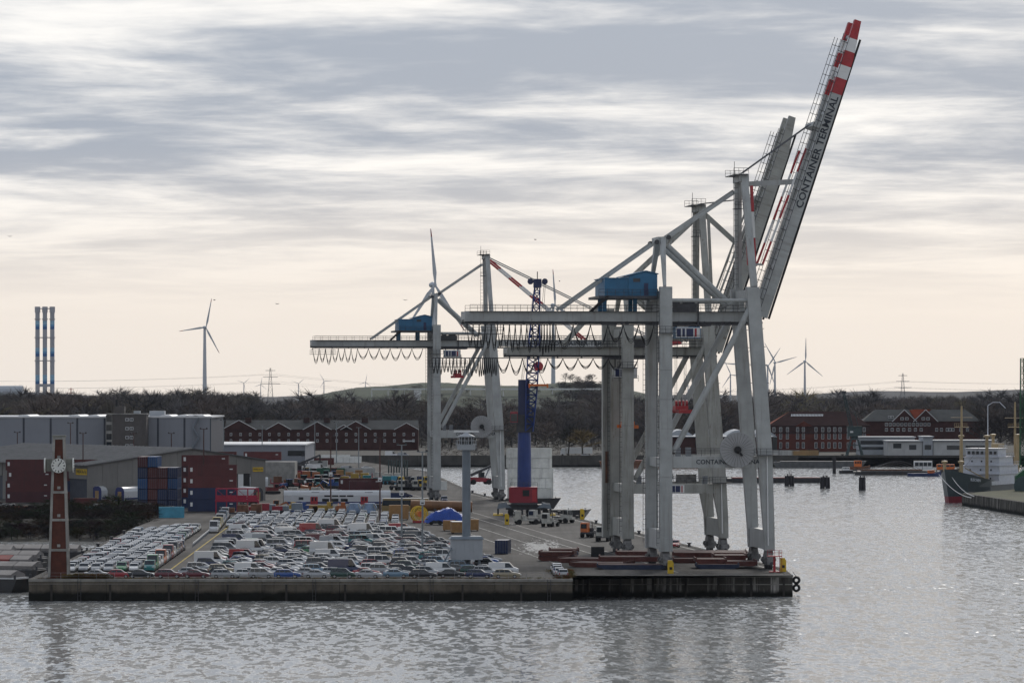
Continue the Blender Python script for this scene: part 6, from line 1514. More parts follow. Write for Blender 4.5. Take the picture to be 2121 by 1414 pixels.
# reach stackers
def stacker(label, u, v, rz, s_=1.0):
    p = ground(u, v); t = thing('reach_stacker', label, 'reach stacker', p, rz, 'reach stackers'); MB().prism([(-4, -1.6, .9), (3, -1.6, .9), (3, -1.6, 2.0), (-1, -1.6, 2.3), (-4, -1.6, 2.4)], (0, 3.2, 0)).build('body', M_DKRED, t)
    c = MB().box(-.6, 1.0, -.8, .8, 2.2, 4.0).build('cab', M_DARKSTEEL, t); MB().box(-.4, .8, -.85, -.8, 2.6, 3.8).build('window', M_GLASS, c)
    for x in (-3, 2.2):
        for y in (-1.7, 1.7): MB().tube((x, y - .4, .85), (x, y + .4, .85), .85, n=14).build('wheel', M_TYRE, t)
    MB().bar((-3.4, 0, 3.0), (7.5, 0, 7.6), .8, .9, .6, .6).build('telescopic_boom', M_DARKSTEEL, t); MB().bar((1.5, .6, 2), (3.2, .6, 5.6), .3, .3).build('ram', M_POLE, t); MB().bar((7.4, 0, 7.4), (7.4, 0, 5.6), .5, .5).build('rotator', M_BLACK, t); MB().box(6.6, 8.2, -3, 3, 5.0, 5.6).build('spreader', M_BLACK, t)
stacker('red reach stacker with black boom raised to the right, behind the tractors', 655 - 36, 987, .05); stacker('red reach stacker at the quay edge beyond the radar tower', 996, 1003, .3)
# tarpaulin heap, crates, tank, bus, cable drum
M_TARP = mat('blue_tarpaulin', (0.005, 0.05, 0.3), rough=0.45, var=0.25, scale=0.8, bump=0.12)
p = ground(921, 1086); b = MB(); n = 26
for j in range(13):
    for i in range(n + 1):
        x = -4.6 + 9.2 * i / n; y = -2.2 + 4.4 * j / 12; e = (max(0, math.cos(math.pi * (x - .5) / 10.6)) ** .8) * max(0, 1 - abs(y / 2.25) ** 5)
        z = .6 + 3.0 * e + .22 * math.sin(x * 1.5 + y * .8) + .12 * math.sin(x * 3.7 - y * 2.4) + .08 * math.sin(x * 7.1 + y * 3) ; b.v.append((x, y * (1 + .05 * math.sin(x * 1.3)), z))
for j in range(12):
    for i in range(n): a = j * (n + 1) + i; b.f.append((a, a + 1, a + n + 2, a + n + 1)); b.m.append(0)
t = thing('covered_machine', 'machine under a bright blue tarpaulin beside the wooden crates', 'covered load', p); b.build('tarpaulin', M_TARP, t, smooth=True); MB().box(-4.2, 4.2, -1.8, 1.8, .3, 1.5).build('machine_base', M_DARKSTEEL, t)
for x in (-3, -1, 1, 3): MB().tube((x, -1.9, .5), (x, 1.9, .5), .5, n=12).build('wheel', M_TYRE, t)
M_WOOD = mat('crate_timber', (0.3, 0.17, 0.07), rough=0.9, var=0.2, scale=0.8, fine=0.2)
def crate(label, u, v, L, B, h, rz, z=0, cover=False, group='wooden crates in the yard'):
    p = ground(u, v); t = thing('wooden_crate', label, 'crate', (p.x, p.y, z), rz, group); n = max(3, int(L / .7))
    for k in range(n): MB().box(-L / 2 + L * k / n + .015, -L / 2 + L * (k + 1) / n - .015, -B / 2, -B / 2 + .06, .25, h).build('plank', M_WOOD, t)
    MB().box(-L / 2 + .02, L / 2 - .02, -B / 2 + .06, B / 2, .25, h - .02).build('crate_body', M_WOOD, t); MB().box(-L / 2, L / 2, -B / 2 - .02, B / 2, h, h + .08).build('lid', M_WHITE if cover else M_WOOD, t)
    for x in (-L / 2 + .3, L / 2 - .3): MB().box(x - .12, x + .12, -B / 2 + .1, B / 2 - .1, 0, .25).build('skid', M_TILE, t)
crate('wooden crate with white lid just left of the radar tower shaft', 950, 1104, 3.2, 5, 2.5, .1, cover=True); crate('orange-brown crate between the tarpaulin and the radar tower', 930, 1099, 2.6, 3, 2.2, 0); crate('orange-brown crate peeking out right of the radar tower shaft', 982, 1099, 2.0, 3, 2.4, 0)
crate('tall tan plywood case before the long brown tank', 826, 1076, 4.6, 3, 3.4, .05); crate('tan case among the yellow machines left of the wrapped loads', 645, 1064, 3.0, 2.5, 2.1, 0); crate('small tan case left of the wrapped loads, beside the larger one', 657, 1064, 2.2, 2.5, 1.9, 0)
M_TANK = mat('brown_steel_tank', (0.17, 0.075, 0.025), rough=0.5, var=0.25, scale=0.4, streak=0.4, dirt=(0.08, 0.04, 0.02))
p = ground(868, 1066); t = thing('steel_tank', 'long brown steel tank lying behind the blue tarpaulin', 'tank', p, -.05); MB().tube((-2, 0, 2.4), (13, 0, 2.0), 1.3, n=20).build('shell', M_TANK, t)
for x in (0, 4, 8, 12): MB().box(x - .3, x + .3, -1.3, 1.3, 0, 1.6).build('saddle', M_DARKSTEEL, t)
p = ground(800, 1062); t = thing('coach', 'gold and black coach parked behind the tan plywood case', 'coach', p, -.03); M_GOLD = mat('coach_gold', (0.25, 0.17, 0.06), rough=0.35, coat=.5, var=.05)
MB().prism([(-1, -1.25, .4), (10.5, -1.25, .4), (10.5, -1.25, 3.6), (-.7, -1.25, 3.6), (-1.1, -1.25, 1.8)], (0, 2.5, 0)).build('body', M_GOLD, t); MB().prism([(-.9, -1.28, 1.9), (10.3, -1.28, 1.9), (10.3, -1.28, 3.2), (-.7, -1.28, 3.2)], (0, .05, 0)).build('side_glazing', M_GLASS, t); MB().box(-.9, 10.4, -1.2, 1.2, 3.6, 3.72).build('roof', M_WHITE, t)
for x in (1.6, 7.6):
    for s in (-1.2, 1.2): MB().tube((x, s - .12, .5), (x, s + .12, .5), .5, n=12).build('wheel', M_TYRE, t)
p = ground(868, 1082); t = thing('cable_drum', 'yellow spoked cable drum standing before the brown tank', 'cable drum', p, .3)
b = MB(); 
for yy in (-.9, .9):
    for k in range(20):
        a0, a1 = 2 * math.pi * k / 20, 2 * math.pi * (k + 1) / 20; b.bar((1.75 * math.cos(a0), yy, 2 + 1.75 * math.sin(a0)), (1.75 * math.cos(a1), yy, 2 + 1.75 * math.sin(a1)), .16, .3)
        b.bar((.6 * math.cos(a0), yy, 2 + .6 * math.sin(a0)), (1.7 * math.cos(a0), yy, 2 + 1.7 * math.sin(a0)), .12, .12)
kind(b.build('flange', M_YELLOW, t), 'stuff'); MB().tube((0, -1, 2), (0, 1, 2), .7, n=16).build('core', M_ORANGE, t); MB().box(-1.2, 1.2, -1.2, 1.2, 0, .5).build('cradle', M_RED, t)
# wrapped loads, tractors, excavators
M_WRAP = mat('blue_white_wrap', (0.16, 0.22, 0.32), rough=0.3, var=0.6, scale=0.5, bump=0.1)
for k, u in enumerate((733, 765)):
    p = ground(u, 1068); t = thing('wrapped_load', ('left', 'right')[k] + ' of two blue shrink-wrapped loads strapped on a trailer', 'wrapped load', p, 0, 'wrapped loads'); MB().prism([(-1.8, -1.3, .7), (1.8, -1.3, .7), (1.8, -1.3, 2.3), (1.2, -1.3, 3.1), (-1.1, -1.3, 3.1), (-1.8, -1.3, 2.2)], (0, 2.6, 0)).build('wrap', M_WRAP, t); MB().box(-2, 2, -1.2, 1.2, .35, .7).build('trailer', M_DARKSTEEL, t)
    for s in (-1, 1): MB().bar((s * 1.0, -1.35, 2.9), (s * 2.2, -1.6, .5), .08, .04).build('strap', M_YELLOW, t)
FARM = [mat('farm_' + n, c, rough=.5, var=.15) for n, c in (('teal', (.02, .16, .17)), ('green', (.02, .09, .03)), ('yellow', (.34, .22, .03)), ('red', (.16, .02, .02)), ('orange', (.3, .09, .025)), ('blue', (.02, .06, .2)))]
FN = ['teal', 'green', 'yellow', 'red', 'orange', 'blue']
def farm_tractor(label, u, v, rz, m):
    p = ground(u, v); t = thing('farm_tractor', label, 'tractor', p, rz, 'tractors in the far yard'); MB().prism([(-.2, -.45, .8), (2.2, -.45, .9), (2.3, -.45, 1.5), (-.2, -.45, 1.8)], (0, .9, 0)).build('bonnet', m, t)
    c = MB().prism([(-1.7, -.8, 1.2), (-.2, -.8, 1.2), (-.1, -.8, 2.8), (-1.6, -.8, 2.8)], (0, 1.6, 0)).build('cab', M_GLASS, t); MB().box(-1.8, 0, -.9, .9, 2.8, 2.95).build('cab_roof', M_WHITE if rnd.random() < .5 else m, t)
    for x, r0 in ((-1.2, .85), (1.7, .55)):
        for s in (-.95, .95): MB().tube((x, s - .2, r0), (x, s + .2, r0), r0, n=12).build('wheel', M_TYRE, t)
yr = random.Random(3); k = 0
for row_, v in enumerate((985, 993, 1001, 1010)):
    for j in range(6):
        u = 585 + j * 21 + yr.uniform(-4, 4) + row_ * 3; c = yr.randrange(6)
        farm_tractor(f'{FN[c]} tractor, {ordinal(j + 1)} from the left in the {ordinal(row_ + 1)} row of the far machine yard', u, v + yr.uniform(-1.5, 1.5), yr.uniform(-2.8, -.4), FARM[c])
def excavator(label, u, v, rz, m, flip=1):
    p = ground(u, v); t = thing('excavator', label, 'excavator', p, rz, 'diggers and loaders in the yard')
    for y in (-1, 1): MB().prism([(-1.8, y - .25, .1), (1.8, y - .25, .1), (2.1, y - .25, .5), (1.8, y - .25, .9), (-1.8, y - .25, .9), (-2.1, y - .25, .5)], (0, .5, 0)).build('track', M_BLACK, t)
    MB().prism([(-2.2, -1.2, 1.0), (1.4, -1.2, 1.0), (1.4, -1.2, 1.7), (-2.2, -1.2, 2.2)], (0, 2.4, 0)).build('upper_body', m, t); c = MB().box(.1, 1.5, -1.2, -.2, 1.6, 3.0).build('cab', m, t); MB().box(.3, 1.4, -1.24, -1.2, 2.0, 2.9).build('window', M_GLASS, c)
    MB().bar((1.2, .2, 1.4), (3.4, .2, 2.5), .3, .4).build('boom', m, t); MB().bar((3.4, .2, 2.5), (4.6, .2, .9), .22, .3).build('stick', m, t); MB().prism([(4.3, -.3, .9), (5.0, -.3, .9), (4.8, -.3, .2), (4.2, -.3, .2)], (0, 1, 0)).build('bucket', M_DARKSTEEL, t)
for u, v, rz, c, lab in ((640, 1020, -.3, 4, 'orange excavator with outstretched arm behind the double-deck carriage'), (565, 1023, .4, 3, 'red excavator at the left end behind the double-deck carriage'), (690, 1012, 2.8, 5, 'blue digger left of the red-brown container cluster'), (565, 1060, .1, 4, 'orange loader beside the silver railcar'), (600, 1064, 1.3, 2, 'yellow loader in front of the double-deck carriage, leftmost'), (625, 1064, 1.9, 5, 'blue loader in front of the double-deck carriage, second from left'), (675, 1064, 1.2, 2, 'yellow loader just left of the rusty mast before the carriage'), (705, 1065, 1.7, 4, 'orange loader between the rusty mast and the wrapped loads')):
    excavator(lab, u, v, rz, FARM[c])
for u, v, rz, ty, co, lab in ((640, 1008, 0, 'panel van', 'white', 'white panel van in the far machine yard'), (575, 1000, .2, 'high-roof van', 'white', 'white high-roof van near the shed corner'), (660, 975, .1, 'high-roof van', 'white', 'white high-roof van before the low hall'), (720, 975, .2, 'panel van', 'silver', 'silver van on the far road'), (760, 972, .1, 'saloon car', 'white', 'white car on the far road by the quay bend')):
    p = ground(u, v); vehicle(ty, co, p.x, p.y, rz, lab, None, False)
for k, (u, v, co, lab) in enumerate(((560, 962, 'white', 'white container before the low hall, left of the stack'), (690, 955, 'white', 'white container in the far yard below the brick row, left'), (712, 958, 'white', 'white container in the far yard below the brick row, right'), (672, 985, 'green', 'green container in the far machine yard'), (655, 962, 'red-brown', 'red-brown container in the far yard below the brick row'), (735, 985, 'grey', 'grey container on the far road side'), (640, 968, 'grey', 'grey container behind the reach stacker'))):
    p = ground(u, v); container(lab, p.x - 5, p.y, 0, yr.uniform(-.1, .1), co, C40, None, False, False)
for k in range(8):
    u = 805 + k * 5.5; p = ground(u, 992 + (k % 3)); tag(MB().tube((0, 0, 0), (0, 0, 6.3), .25, n=8).lathe([(.35, 6.3), (.35, 6.6)], 8).build('mooring_pile', mat('green_pile', (0.05, 0.07, 0.065), rough=.8), None, p), f'dark green steel pile, {ordinal(k + 1)} from the left beside the far crane', 'pile', 'steel piles beside the far crane')
for k in range(11):
    u, v = 826 + (k % 6) * 12 + yr.uniform(-3, 3), 1006 + (k // 6) * 8 + yr.uniform(-1, 1); tractor_unit(f'dark terminal tractor, {ordinal(k % 6 + 1)} from the left in the {("back", "front")[k // 6]} row left of the far crane', u, v, yr.uniform(-2.4, -.8), (M_OFFWH, M_YELLOW, M_DARKSTEEL)[k % 3], M_DARKSTEEL)
def trailer(label, u, v, rz, L, m, load=None):
    p = ground(u, v); t = thing('flat_trailer', label, 'trailer', p, rz, 'trailers in the far yard'); MB().box(0, L, -1.2, 1.2, 1.0, 1.35).build('bed', m, t); MB().box(0, .2, -1.2, 1.2, 1.35, 2.6).build('headboard', m, t)
    for x in (L - 4, L - 2.7, L - 1.4):
        for s in (-1.0, 1.0): MB().tube((x, s - .2, .5), (x, s + .2, .5), .5, n=10).build('wheel', M_TYRE, t)
    MB().bar((2.0, 0, 0), (2.0, 0, 1.0), .3, .3).build('landing_leg', M_DARKSTEEL, t)
    if load: 
        for q in range(3): MB().box(1 + q * L / 3.4, 1 + (q + .8) * L / 3.4, -1.1, 1.1, 1.36, 1.36 + yr.uniform(.8, 2.0)).build('load', load, t)
for k, (u, v, rz, m, ld) in enumerate(((560, 1008, .1, M_DKRED, M_RUST), (590, 1030, 0, M_DARKSTEEL, M_OFFWH), (590, 978, .1, M_POLE, M_WHITE), (690, 992, .05, M_BLUE, M_WOOD), (700, 1000, -.05, M_DARKSTEEL, FARM[2]), (745, 1003, .1, M_DARKSTEEL, FARM[0]), (770, 995, .1, M_DKRED, M_OFFWH), (560, 985, .0, M_DARKSTEEL, M_WHITE), (600, 996, .1, M_DKRED, FARM[4]), (455, 1072, .0, M_DARKSTEEL, M_RUST), (500, 1068, .0, M_DARKSTEEL, M_DKRED), (540, 1068, .02, M_BLUE, M_POLE))):
    trailer(f'loaded flat trailer, {ordinal(k + 1)} of those scattered through the yard clutter', u, v, rz, 11, m, ld)
# ------------------------------------------------------------------ barges in the left basin
M_HATCH = mat('grey_hatch_cover', (0.19, 0.175, 0.165), rough=0.7, var=0.25, scale=0.3); M_HATCHR = mat('red_hatch_cover', (0.2, 0.035, 0.03), rough=0.7, var=0.2)
def lighter(label, u, v, L, B, rz, m, stern=False):
    p = ground(u, v, WATER); t = thing('lighter', label, 'barge', (p.x, p.y, WATER), rz, 'lighters in the left basin')
    MB().prism([(-L, -B / 2, 2.1), (-L + 2, -B / 2, -.4), (-1.2, -B / 2, -.4), (0, -B / 2, 2.3)], (0, B, 0)).build('hull', M_HULL, t)
    n = 7
    for k in range(n):
        x0, x1 = -L + 2.5 + (L - 4) * k / n, -L + 2.5 + (L - 4) * (k + 1) / n - .12
        b = MB(); b.prism([(x0, -B / 2 + .7, 2.5), (x0, -B / 2 + .7, 3.0), (x0, 0, 3.7), (x0, B / 2 - .7, 3.0), (x0, B / 2 - .7, 2.5)], (x1 - x0, 0, 0)); b.build('hatch_cover', m if m is M_HATCHR and k in (3, 4, 5) or m is M_HATCH else M_HATCH, t)
    MB().box(-L + 1.5, -.9, -B / 2 + .6, B / 2 - .6, 1.9, 2.5).build('coaming', M_WHITE if stern else M_BOGIE, t)
    for s in (-1, 1): MB().tube((-.7, s * (B / 2 - .6), 2.2), (-.7, s * (B / 2 - .6), 3.0), .2, n=8).build('bollard', M_DARKSTEEL, t)
for u, v, rz, m, lab, st_ in ((54, 1226, -.42, M_HATCH, 'nearest covered lighter with pale coaming left of the pier corner', True), (95, 1206, -.3, M_HATCH, 'covered lighter just behind the nearest one left of the clock tower', False), (85, 1191, -.25, M_HATCHR, 'covered lighter with red hatch covers left of the clock tower', False), (100, 1180, -.2, M_HATCH, 'covered grey lighter behind the red hatched one', False), (45, 1168, -.1, M_HATCH, 'farthest covered lighter at the left edge of the basin', False), (182, 1166, -.1, M_HATCH, 'farthest covered lighter right of the clock tower by the basin wall', False)):
    lighter(lab, u, v, 30, 6.2, rz, m, st_)
# ------------------------------------------------------------------ right shore: dolphins, craft, portal crane, cargo ship
M_PILE = mat('tarred_pile', (0.022, 0.02, 0.022), rough=0.8, var=0.3)
def dolphin(label, u, v, n, rr, h):
    p = ground(u, v, WATER); t = thing('mooring_dolphin', label, 'dolphin', p, 0, 'mooring dolphins in the harbour')
    for k in range(n):
        a = 2 * math.pi * k / n + .3; MB().tube((rr * math.cos(a), rr * math.sin(a), -2), (rr * .85 * math.cos(a), rr * .85 * math.sin(a), h), .42, n=8).build('pile', M_PILE, t)
    b = MB(); b.lathe([(rr * .7, .5), (rr * .7, h - .6)], 10); b.build('core', M_PILE, t); MB().tube((0, 0, h - .6), (0, 0, h + 1.6), .08, n=5).build('stake', M_PILE, t)
    for s in (-.6, .6): MB().lathe([(.2, h), (.2, h + .4), (.35, h + .45), (.3, h + .6)], 8, c=(s, 0, 0)).build('bollard', M_PILE, t)
dolphin('mooring dolphin of tarred piles, leftmost beside the red barge', 1635, 1006, 8, 1.5, 3.6); dolphin('mooring dolphin of tarred piles, the middle one alone in the channel', 1709, 1011, 8, 1.5, 3.9); dolphin('mooring dolphin of tarred piles, the narrow right one in the channel', 1786, 1015, 5, .85, 4.4)
for u, v, vt, lab in ((1728, 980, 945, 'tall dark guide pile left of the orange workboat'), (1745, 962, 940, 'thin dark guide pile behind the workboats'), (1830, 950, 925, 'dark guide pile before the white hall'), (1927, 958, 930, 'dark guide pile before the long white hall'), (1616, 952, 930, 'dark guide pile at the far quay by the red brick building'), (1676, 955, 930, 'dark guide pile left of the portal crane'), (1695, 955, 928, 'dark guide pile nearest the portal crane')):
    p = ground(u, v, WATER); tag(MB().tube((0, 0, -2), (0, 0, vz(vt, p.y) - WATER), .7 if u == 1728 else .4, n=8).lathe([(.8, vz(vt, p.y) - WATER - .3), (.8, vz(vt, p.y) - WATER)], 8).build('guide_pile', M_PILE, None, p), lab, 'pile', 'guide piles on the right shore')
p = ground(1500, 1000, WATER); t = barge('red decked barge behind the near crane legs and left dolphin', p.x, p.y + 6, .02, 38, 7, 1.6, None, M_HATCHR)
p = ground(1240, 968, WATER); t = barge('rusty brown barge moored at the far quay behind the near crane', p.x, p.y - 8, .0, 46, 9, 3.0, M_RUST, M_HATCHR)
p = ground(1600, 968, WATER); barge('long grey pontoon along the far right quay', p.x, p.y - 6, 0, 40, 7, 2.6, mat('pontoon_grey', (0.09, 0.09, 0.09), rough=.8, var=.3), M_BOGIE)
p = ground(1768, 983, WATER); t = barge('flat work pontoon stacked with pipes in front of the white halls', p.x, p.y, 0, 34, 8, 1.4)
for k in range(5): MB().path([(2 + k * 1.5 + j * 2.1, -2 + k * .9, 1.9 + (1.6 + .5 * k) * math.sin(math.pi * j / 9)) for j in range(10)], .07, 4).build('pipe_arch', M_BOGIE, t)
MB().box(3, 27, -2.5, 2.5, 1.7, 2.2).build('pipe_stack', M_RUST, t)
def workboat(label, u, v, L, hull_m, house_m, rz=0.0, house=(.25, .6), hh=2.6):
    p = ground(u, v, WATER); t = thing('workboat', label, 'boat', (p.x, p.y, WATER), rz, 'workboats on the right shore'); b = MB(); B = L * .24
    st_ = [(0, .7, 1.3), (.1, .95, 1.2), (.7, 1.0, 1.25), (.9, .6, 1.6), (1.0, .05, 2.0)]
    for f, w, z in st_: b.v += [(f * L, -w * B / 2, z), (f * L, -w * B / 2 * .8, -.4), (f * L, w * B / 2 * .8, -.4), (f * L, w * B / 2, z)]
    for i in range(len(st_) - 1):
        for k in range(4): b.f.append((i*4 + k, i*4 + (k+1) % 4, (i+1)*4 + (k+1) % 4, (i+1)*4 + k)); b.m.append(0)
    b.f += [(3, 2, 1, 0), tuple(len(b.v) - 4 + k for k in range(4))]; b.m += [0, 0]; b.build('hull', hull_m, t)
    h = MB().box(L * house[0], L * house[1], -B * .33, B * .33, 1.2, 1.2 + hh).build('deckhouse', house_m, t); n = 4
    for k in range(n): MB().box(L * house[0] + .3 + k * (L * (house[1] - house[0]) - .4) / n, L * house[0] + .1 + (k + 1) * (L * (house[1] - house[0]) - .4) / n, -B * .33 - .04, -B * .33, 1.2 + hh * .5, 1.2 + hh * .85).build('window', M_GLASS, h)
    MB().tube((L * .45, 0, 1.2 + hh), (L * .45, 0, 1.2 + hh + 2.4), .08, n=5).build('mast', M_DARKSTEEL, t)
workboat('orange workboat beside the tall guide pile', 1758, 972, 9, M_RUST, M_ORANGE); workboat('small workboat with white tarpaulin on the pontoon left end', 1738, 980, 7, M_HULL, M_WHITE, 0, (.2, .6), 1.4); workboat('white tug with red gear left of the cargo ship bow', 1868, 982, 16, M_HULL, M_WHITE, .0, (.3, .75), 4.2); workboat('blue and orange barge-like tender touching the cargo ship bow', 1880, 986, 13, mat('tender_blue', (.015, .03, .1), rough=.5), M_ORANGE, .0, (.6, .8), 1.2)
workboat('small orange boat moored behind the cargo ship bow', 1928, 978, 12, M_HULL, M_ORANGE, .0, (.2, .8), 2.2)
# old portal crane
M_GREENGREY = mat('green_grey_crane', (0.045, 0.07, 0.07), rough=.7, var=.2)
p = ground(1770, 944); t = thing('portal_crane', 'old green-grey portal crane with lattice jib before the brick building', 'crane', p)
for sx in (-1, 1):
    for sy in (-1, 1): MB().bar((sx * 3.6, sy * 3, 0), (sx * 1.6, sy * 1.4, 7.5), .7, .7, .5, .5).build('leg', M_GREENGREY, t)
for z in (2.5, 5): 
    for sy in (-1, 1): MB().bar((-3.6 + z * .27, sy * (3 - z * .2), z), (3.6 - z * .27, sy * (3 - z * .2), z), .3, .3).build('tie', M_GREENGREY, t)
MB().lathe([(1.6, 7.4), (1.6, 9.0)], 12).build('slewing_ring', M_GREENGREY, t); MB().box(-3.2, 3.2, -2.2, 2.2, 9.0, 13.2).build('machinery_house', M_GREENGREY, t); MB().box(-3.4, 3.4, -2.4, 2.4, 13.2, 13.5).build('roof', M_GREENGREY, t); MB().box(-2.2, -.8, -2.24, -2.2, 10.6, 11.4).build('number_plate', M_WHITE, t)
q = at(1745, 812, p.y) - p; lattice(t, 'jib', (-1.5, -1, 13), (q.x, -6, q.z), 1.4, .8, 12, M_GREENGREY, .14); MB().box(q.x - .8, q.x + 1.2, -6.6, -5.4, q.z - .6, q.z + .6).build('jib_head', M_DARKSTEEL, t); MB().bar((1.5, 0, 13.5), (.2, 0, 20), .25, .25).build('strut', M_GREENGREY, t); MB().tube((.2, 0, 20), (q.x, -6, q.z), .08, n=4).build('stay', M_ROPE, t)
# cargo ship
M_SHIPG = mat('ship_grey_green_hull', (0.04, 0.055, 0.06), rough=.45, var=.15, scale=.2, streak=.3, dirt=(.025, .03, .03)); M_BOOT = mat('boot_topping_red', (0.2, 0.02, 0.03), rough=.6, var=.2); M_BUFF = mat('buff_paint', (0.36, 0.265, 0.14), rough=.5, var=.12); M_SHIPW = mat('ship_white', (0.55, 0.57, 0.62), rough=.45, var=.08, streak=.25, dirt=(.35, .3, .25))
p = ground(1966, 1041, WATER); ship = thing('cargo_ship', 'old grey hulled cargo ship with buff masts moored at the right edge', 'ship', (p.x, p.y, WATER), math.atan2(.91, .41))
st_ = [(-4.2, .02, 10.2), (-1.5, .16, 9.8), (2, .42, 9.2), (6, .68, 8.5), (12, .9, 7.6), (20, 1, 6.6), (24, 1, 6.2), (24.2, 1, 5.2), (60, 1, 5.0), (78, .92, 5.8), (86, .6, 6.4)]
def shell(name, m, z0, z1f, fl):
    b = MB()
    for x, w, zt in st_:
        zt2 = z1f(zt); rake = lambda z: x + 4.2 * max(0, 1 - max(z, 0) / 10.0) * max(0, (6 - x) / 10) if x < 6 else x
        for s in (-1, 1):
            for z in (z0, (z0 + zt2) / 2, zt2):
                k = w * (.72 + .28 * min(1, max(z, 0) / 8)) if x < 14 else w
                b.v.append((rake(z), s * 6.6 * k, z))
    n = 6
    for i in range(len(st_) - 1):
        for a, c in ((0, 1), (1, 2), (3, 4), (4, 5), (2, 5), (0, 3)): b.f.append((i*n + a, i*n + c, (i+1)*n + c, (i+1)*n + a)); b.m.append(0)
    b.f += [(0, 1, 2, 5, 4, 3), tuple((len(st_) - 1) * n + k for k in (0, 1, 2, 5, 4, 3))]; b.m += [0, 0]; return b.build(name, m, ship)
shell('hull', M_SHIPG, 1.9, lambda z: z, 0); shell('boot_topping', M_BOOT, -.5, lambda z: 1.89, 0)
for s in (-1, 1): MB().box(21, 58, s * 6.6 - .06, s * 6.6 + .06, 4.9, 6.1).build('bulwark', M_SHIPW, ship)
MB().box(24, 60, -6.2, 6.2, 5.0, 5.3).build('main_deck', M_RUST, ship)
sup = link('superstructure', None, ship)
for i, (x0, x1, w, z0, z1) in enumerate(((30, 52, 6.2, 5.3, 8.0), (31, 50, 6.0, 8.0, 10.6), (32, 46, 5.6, 10.6, 13.2), (32.5, 40, 5.2, 13.2, 15.8))):
    o = MB().prism([(x0, -w, z0), (x0 - .4, -w, z1), (x0 - .4, w, z1), (x0, w, z0)], (x1 - x0, 0, 0)).build('deckhouse', M_SHIPW, sup)
    MB().box(x0 - .9, x1 + .4, -w - .4, w + .4, z1, z1 + .14).build('deck_edge', M_SHIPW, sup)
    for k in range(7):
        yy = -w + 1.0 + k * (2 * w - 2) / 6; MB().box(x0 - .52, x0 - .2, yy - .42, yy + .42, z1 - 1.7, z1 - .8).build('window', M_GLASS, o) if i == 3 else (MB().box(x0 - .45, x0 - .1, yy - .2, yy + .2, z1 - 1.5, z1 - 1.0).build('porthole', M_GLASS, o) if k % 2 else None)
    railing(sup, (x0 - .8, -w - .3, z1 + .14), (x1, -w - .3, z1 + .14), 1.8, 1.0, M_SHIPW)
MB().lathe([(2.2, 10.6), (2.0, 17.0), (2.1, 17.2)], 16, c=(48, 0, 0)).build('funnel', M_BUFF, sup)
b = MB(); b.tube((38, 0, 15.8), (38, 0, 29), .2, .14, n=8); b.path([(38, 0, 29), (38.5, -1.5, 30), (39, -3.5, 30), (39.5, -5.2, 28.2)], .12, 5); b.build('signal_mast', M_SHIPW, ship)
def ship_mast(x, z0, z1, plat):
    o = MB().tube((x, 0, z0), (x, 0, z1), .5, .28, n=10).build('mast', M_BUFF, ship); MB().box(x - .9, x + .9, -2.0, 2.0, plat, plat + .25).build('crosstree', M_BUFF, o); MB().tube((x, -3.4, plat + 3), (x, 3.4, plat + 3), .07, n=5).build('yard', M_BUFF, o); railing(o, (x - .9, -2, plat + .25), (x - .9, 2, plat + .25), .7, 1.0, M_BUFF)
ship_mast(12, 8, 29, 22.5); ship_mast(66, 5, 30, 22)
for x, yy, z0, z1 in ((3.5, -2.6, 8.6, 12.5), (3.5, 2.6, 8.6, 12.5), (24.5, -4, 5, 20), (24.5, 4.2, 5, 20), (56, -4, 5, 20), (56, 4, 5, 20)):
    MB().lathe([(.55, z0), (.5, z1 - .6), (.95, z1 - .55), (.95, z1), (.3, z1 + .1)], 12, c=(x, yy, 0)).build('kingpost', M_BUFF, ship)
for a, c in (((24.5, -4, 6.5), (12.5, -1, 10.2)), ((24.5, 4.2, 6.5), (13, 1.5, 10.2)), ((56, -4, 6.5), (66, -2, 10)), ((24.5, -4, 19.5), (12, -1, 10.5))): MB().tube(a, c, .16 if a[2] < 10 else .05, n=6).build('derrick_boom', M_BUFF if a[2] < 10 else M_ROPE, ship)
lettering('lettering', 'BLEICHEN', .85, M_SHIPW, ship, (8.3, -5.35, 6.7), (.96, -.27, -.1), (.05, -.06, 1), depth=.3)
q = ground(2010, 1040); inv = ship.matrix_basis.inverted() if False else None
for a, c, sg in ((at(1945, 982, 1233), ground(2012, 1034), 1.4), (at(1968, 982, 1236), ground(2018, 1031), 1.2)):
    b = MB(); catenary(b, a, c + Vector((0, 0, .5)), sg, .09, 12); tag(b.build('mooring_rope', M_WHITE), ('left' if sg > 1.3 else 'right') + ' white mooring rope from the cargo ship bow to the quay', 'rope', 'mooring ropes')
# quay at the right edge with grass, green crane
qp = [ground(1988, 1021), ground(2074, 1034), ground(2200, 1052)]
M_QGRASS = mat('quay_grass', (0.07, 0.07, 0.03), rough=.95, var=.4, scale=.2)
rq = kind(flat('museum_quay', [(qp[0].x, qp[0].y - 6), (qp[1].x, qp[1].y), (qp[2].x, qp[2].y), (260, 1150), (260, 1330), (qp[0].x + 46, 1310), (qp[0].x + 4, qp[0].y + 8)], -.02, M_QGRASS), 'structure')
wall_run('wall_panel', (qp[0].x, qp[0].y - 6), (qp[1].x, qp[1].y), -5, .1, 1.5, M_WALL_DARK, rq, 7); wall_run('wall_panel', (qp[1].x, qp[1].y - .5), (qp[2].x, qp[2].y), -5, .1, 1.5, M_WALL_DARK, rq, 6); wall_run('wall_panel', (qp[0].x + 4, qp[0].y + 8), (qp[0].x, qp[0].y - 6), -5, .1, 1.5, M_WALL_DARK, rq, 8); wall_run('wall_panel', (qp[2].x, qp[2].y), (260, 1150), -5, .1, 1.5, M_WALL_DARK, rq, 40)
M_GRN = mat('crane_green', (0.01, 0.085, 0.03), rough=.45, var=.12)
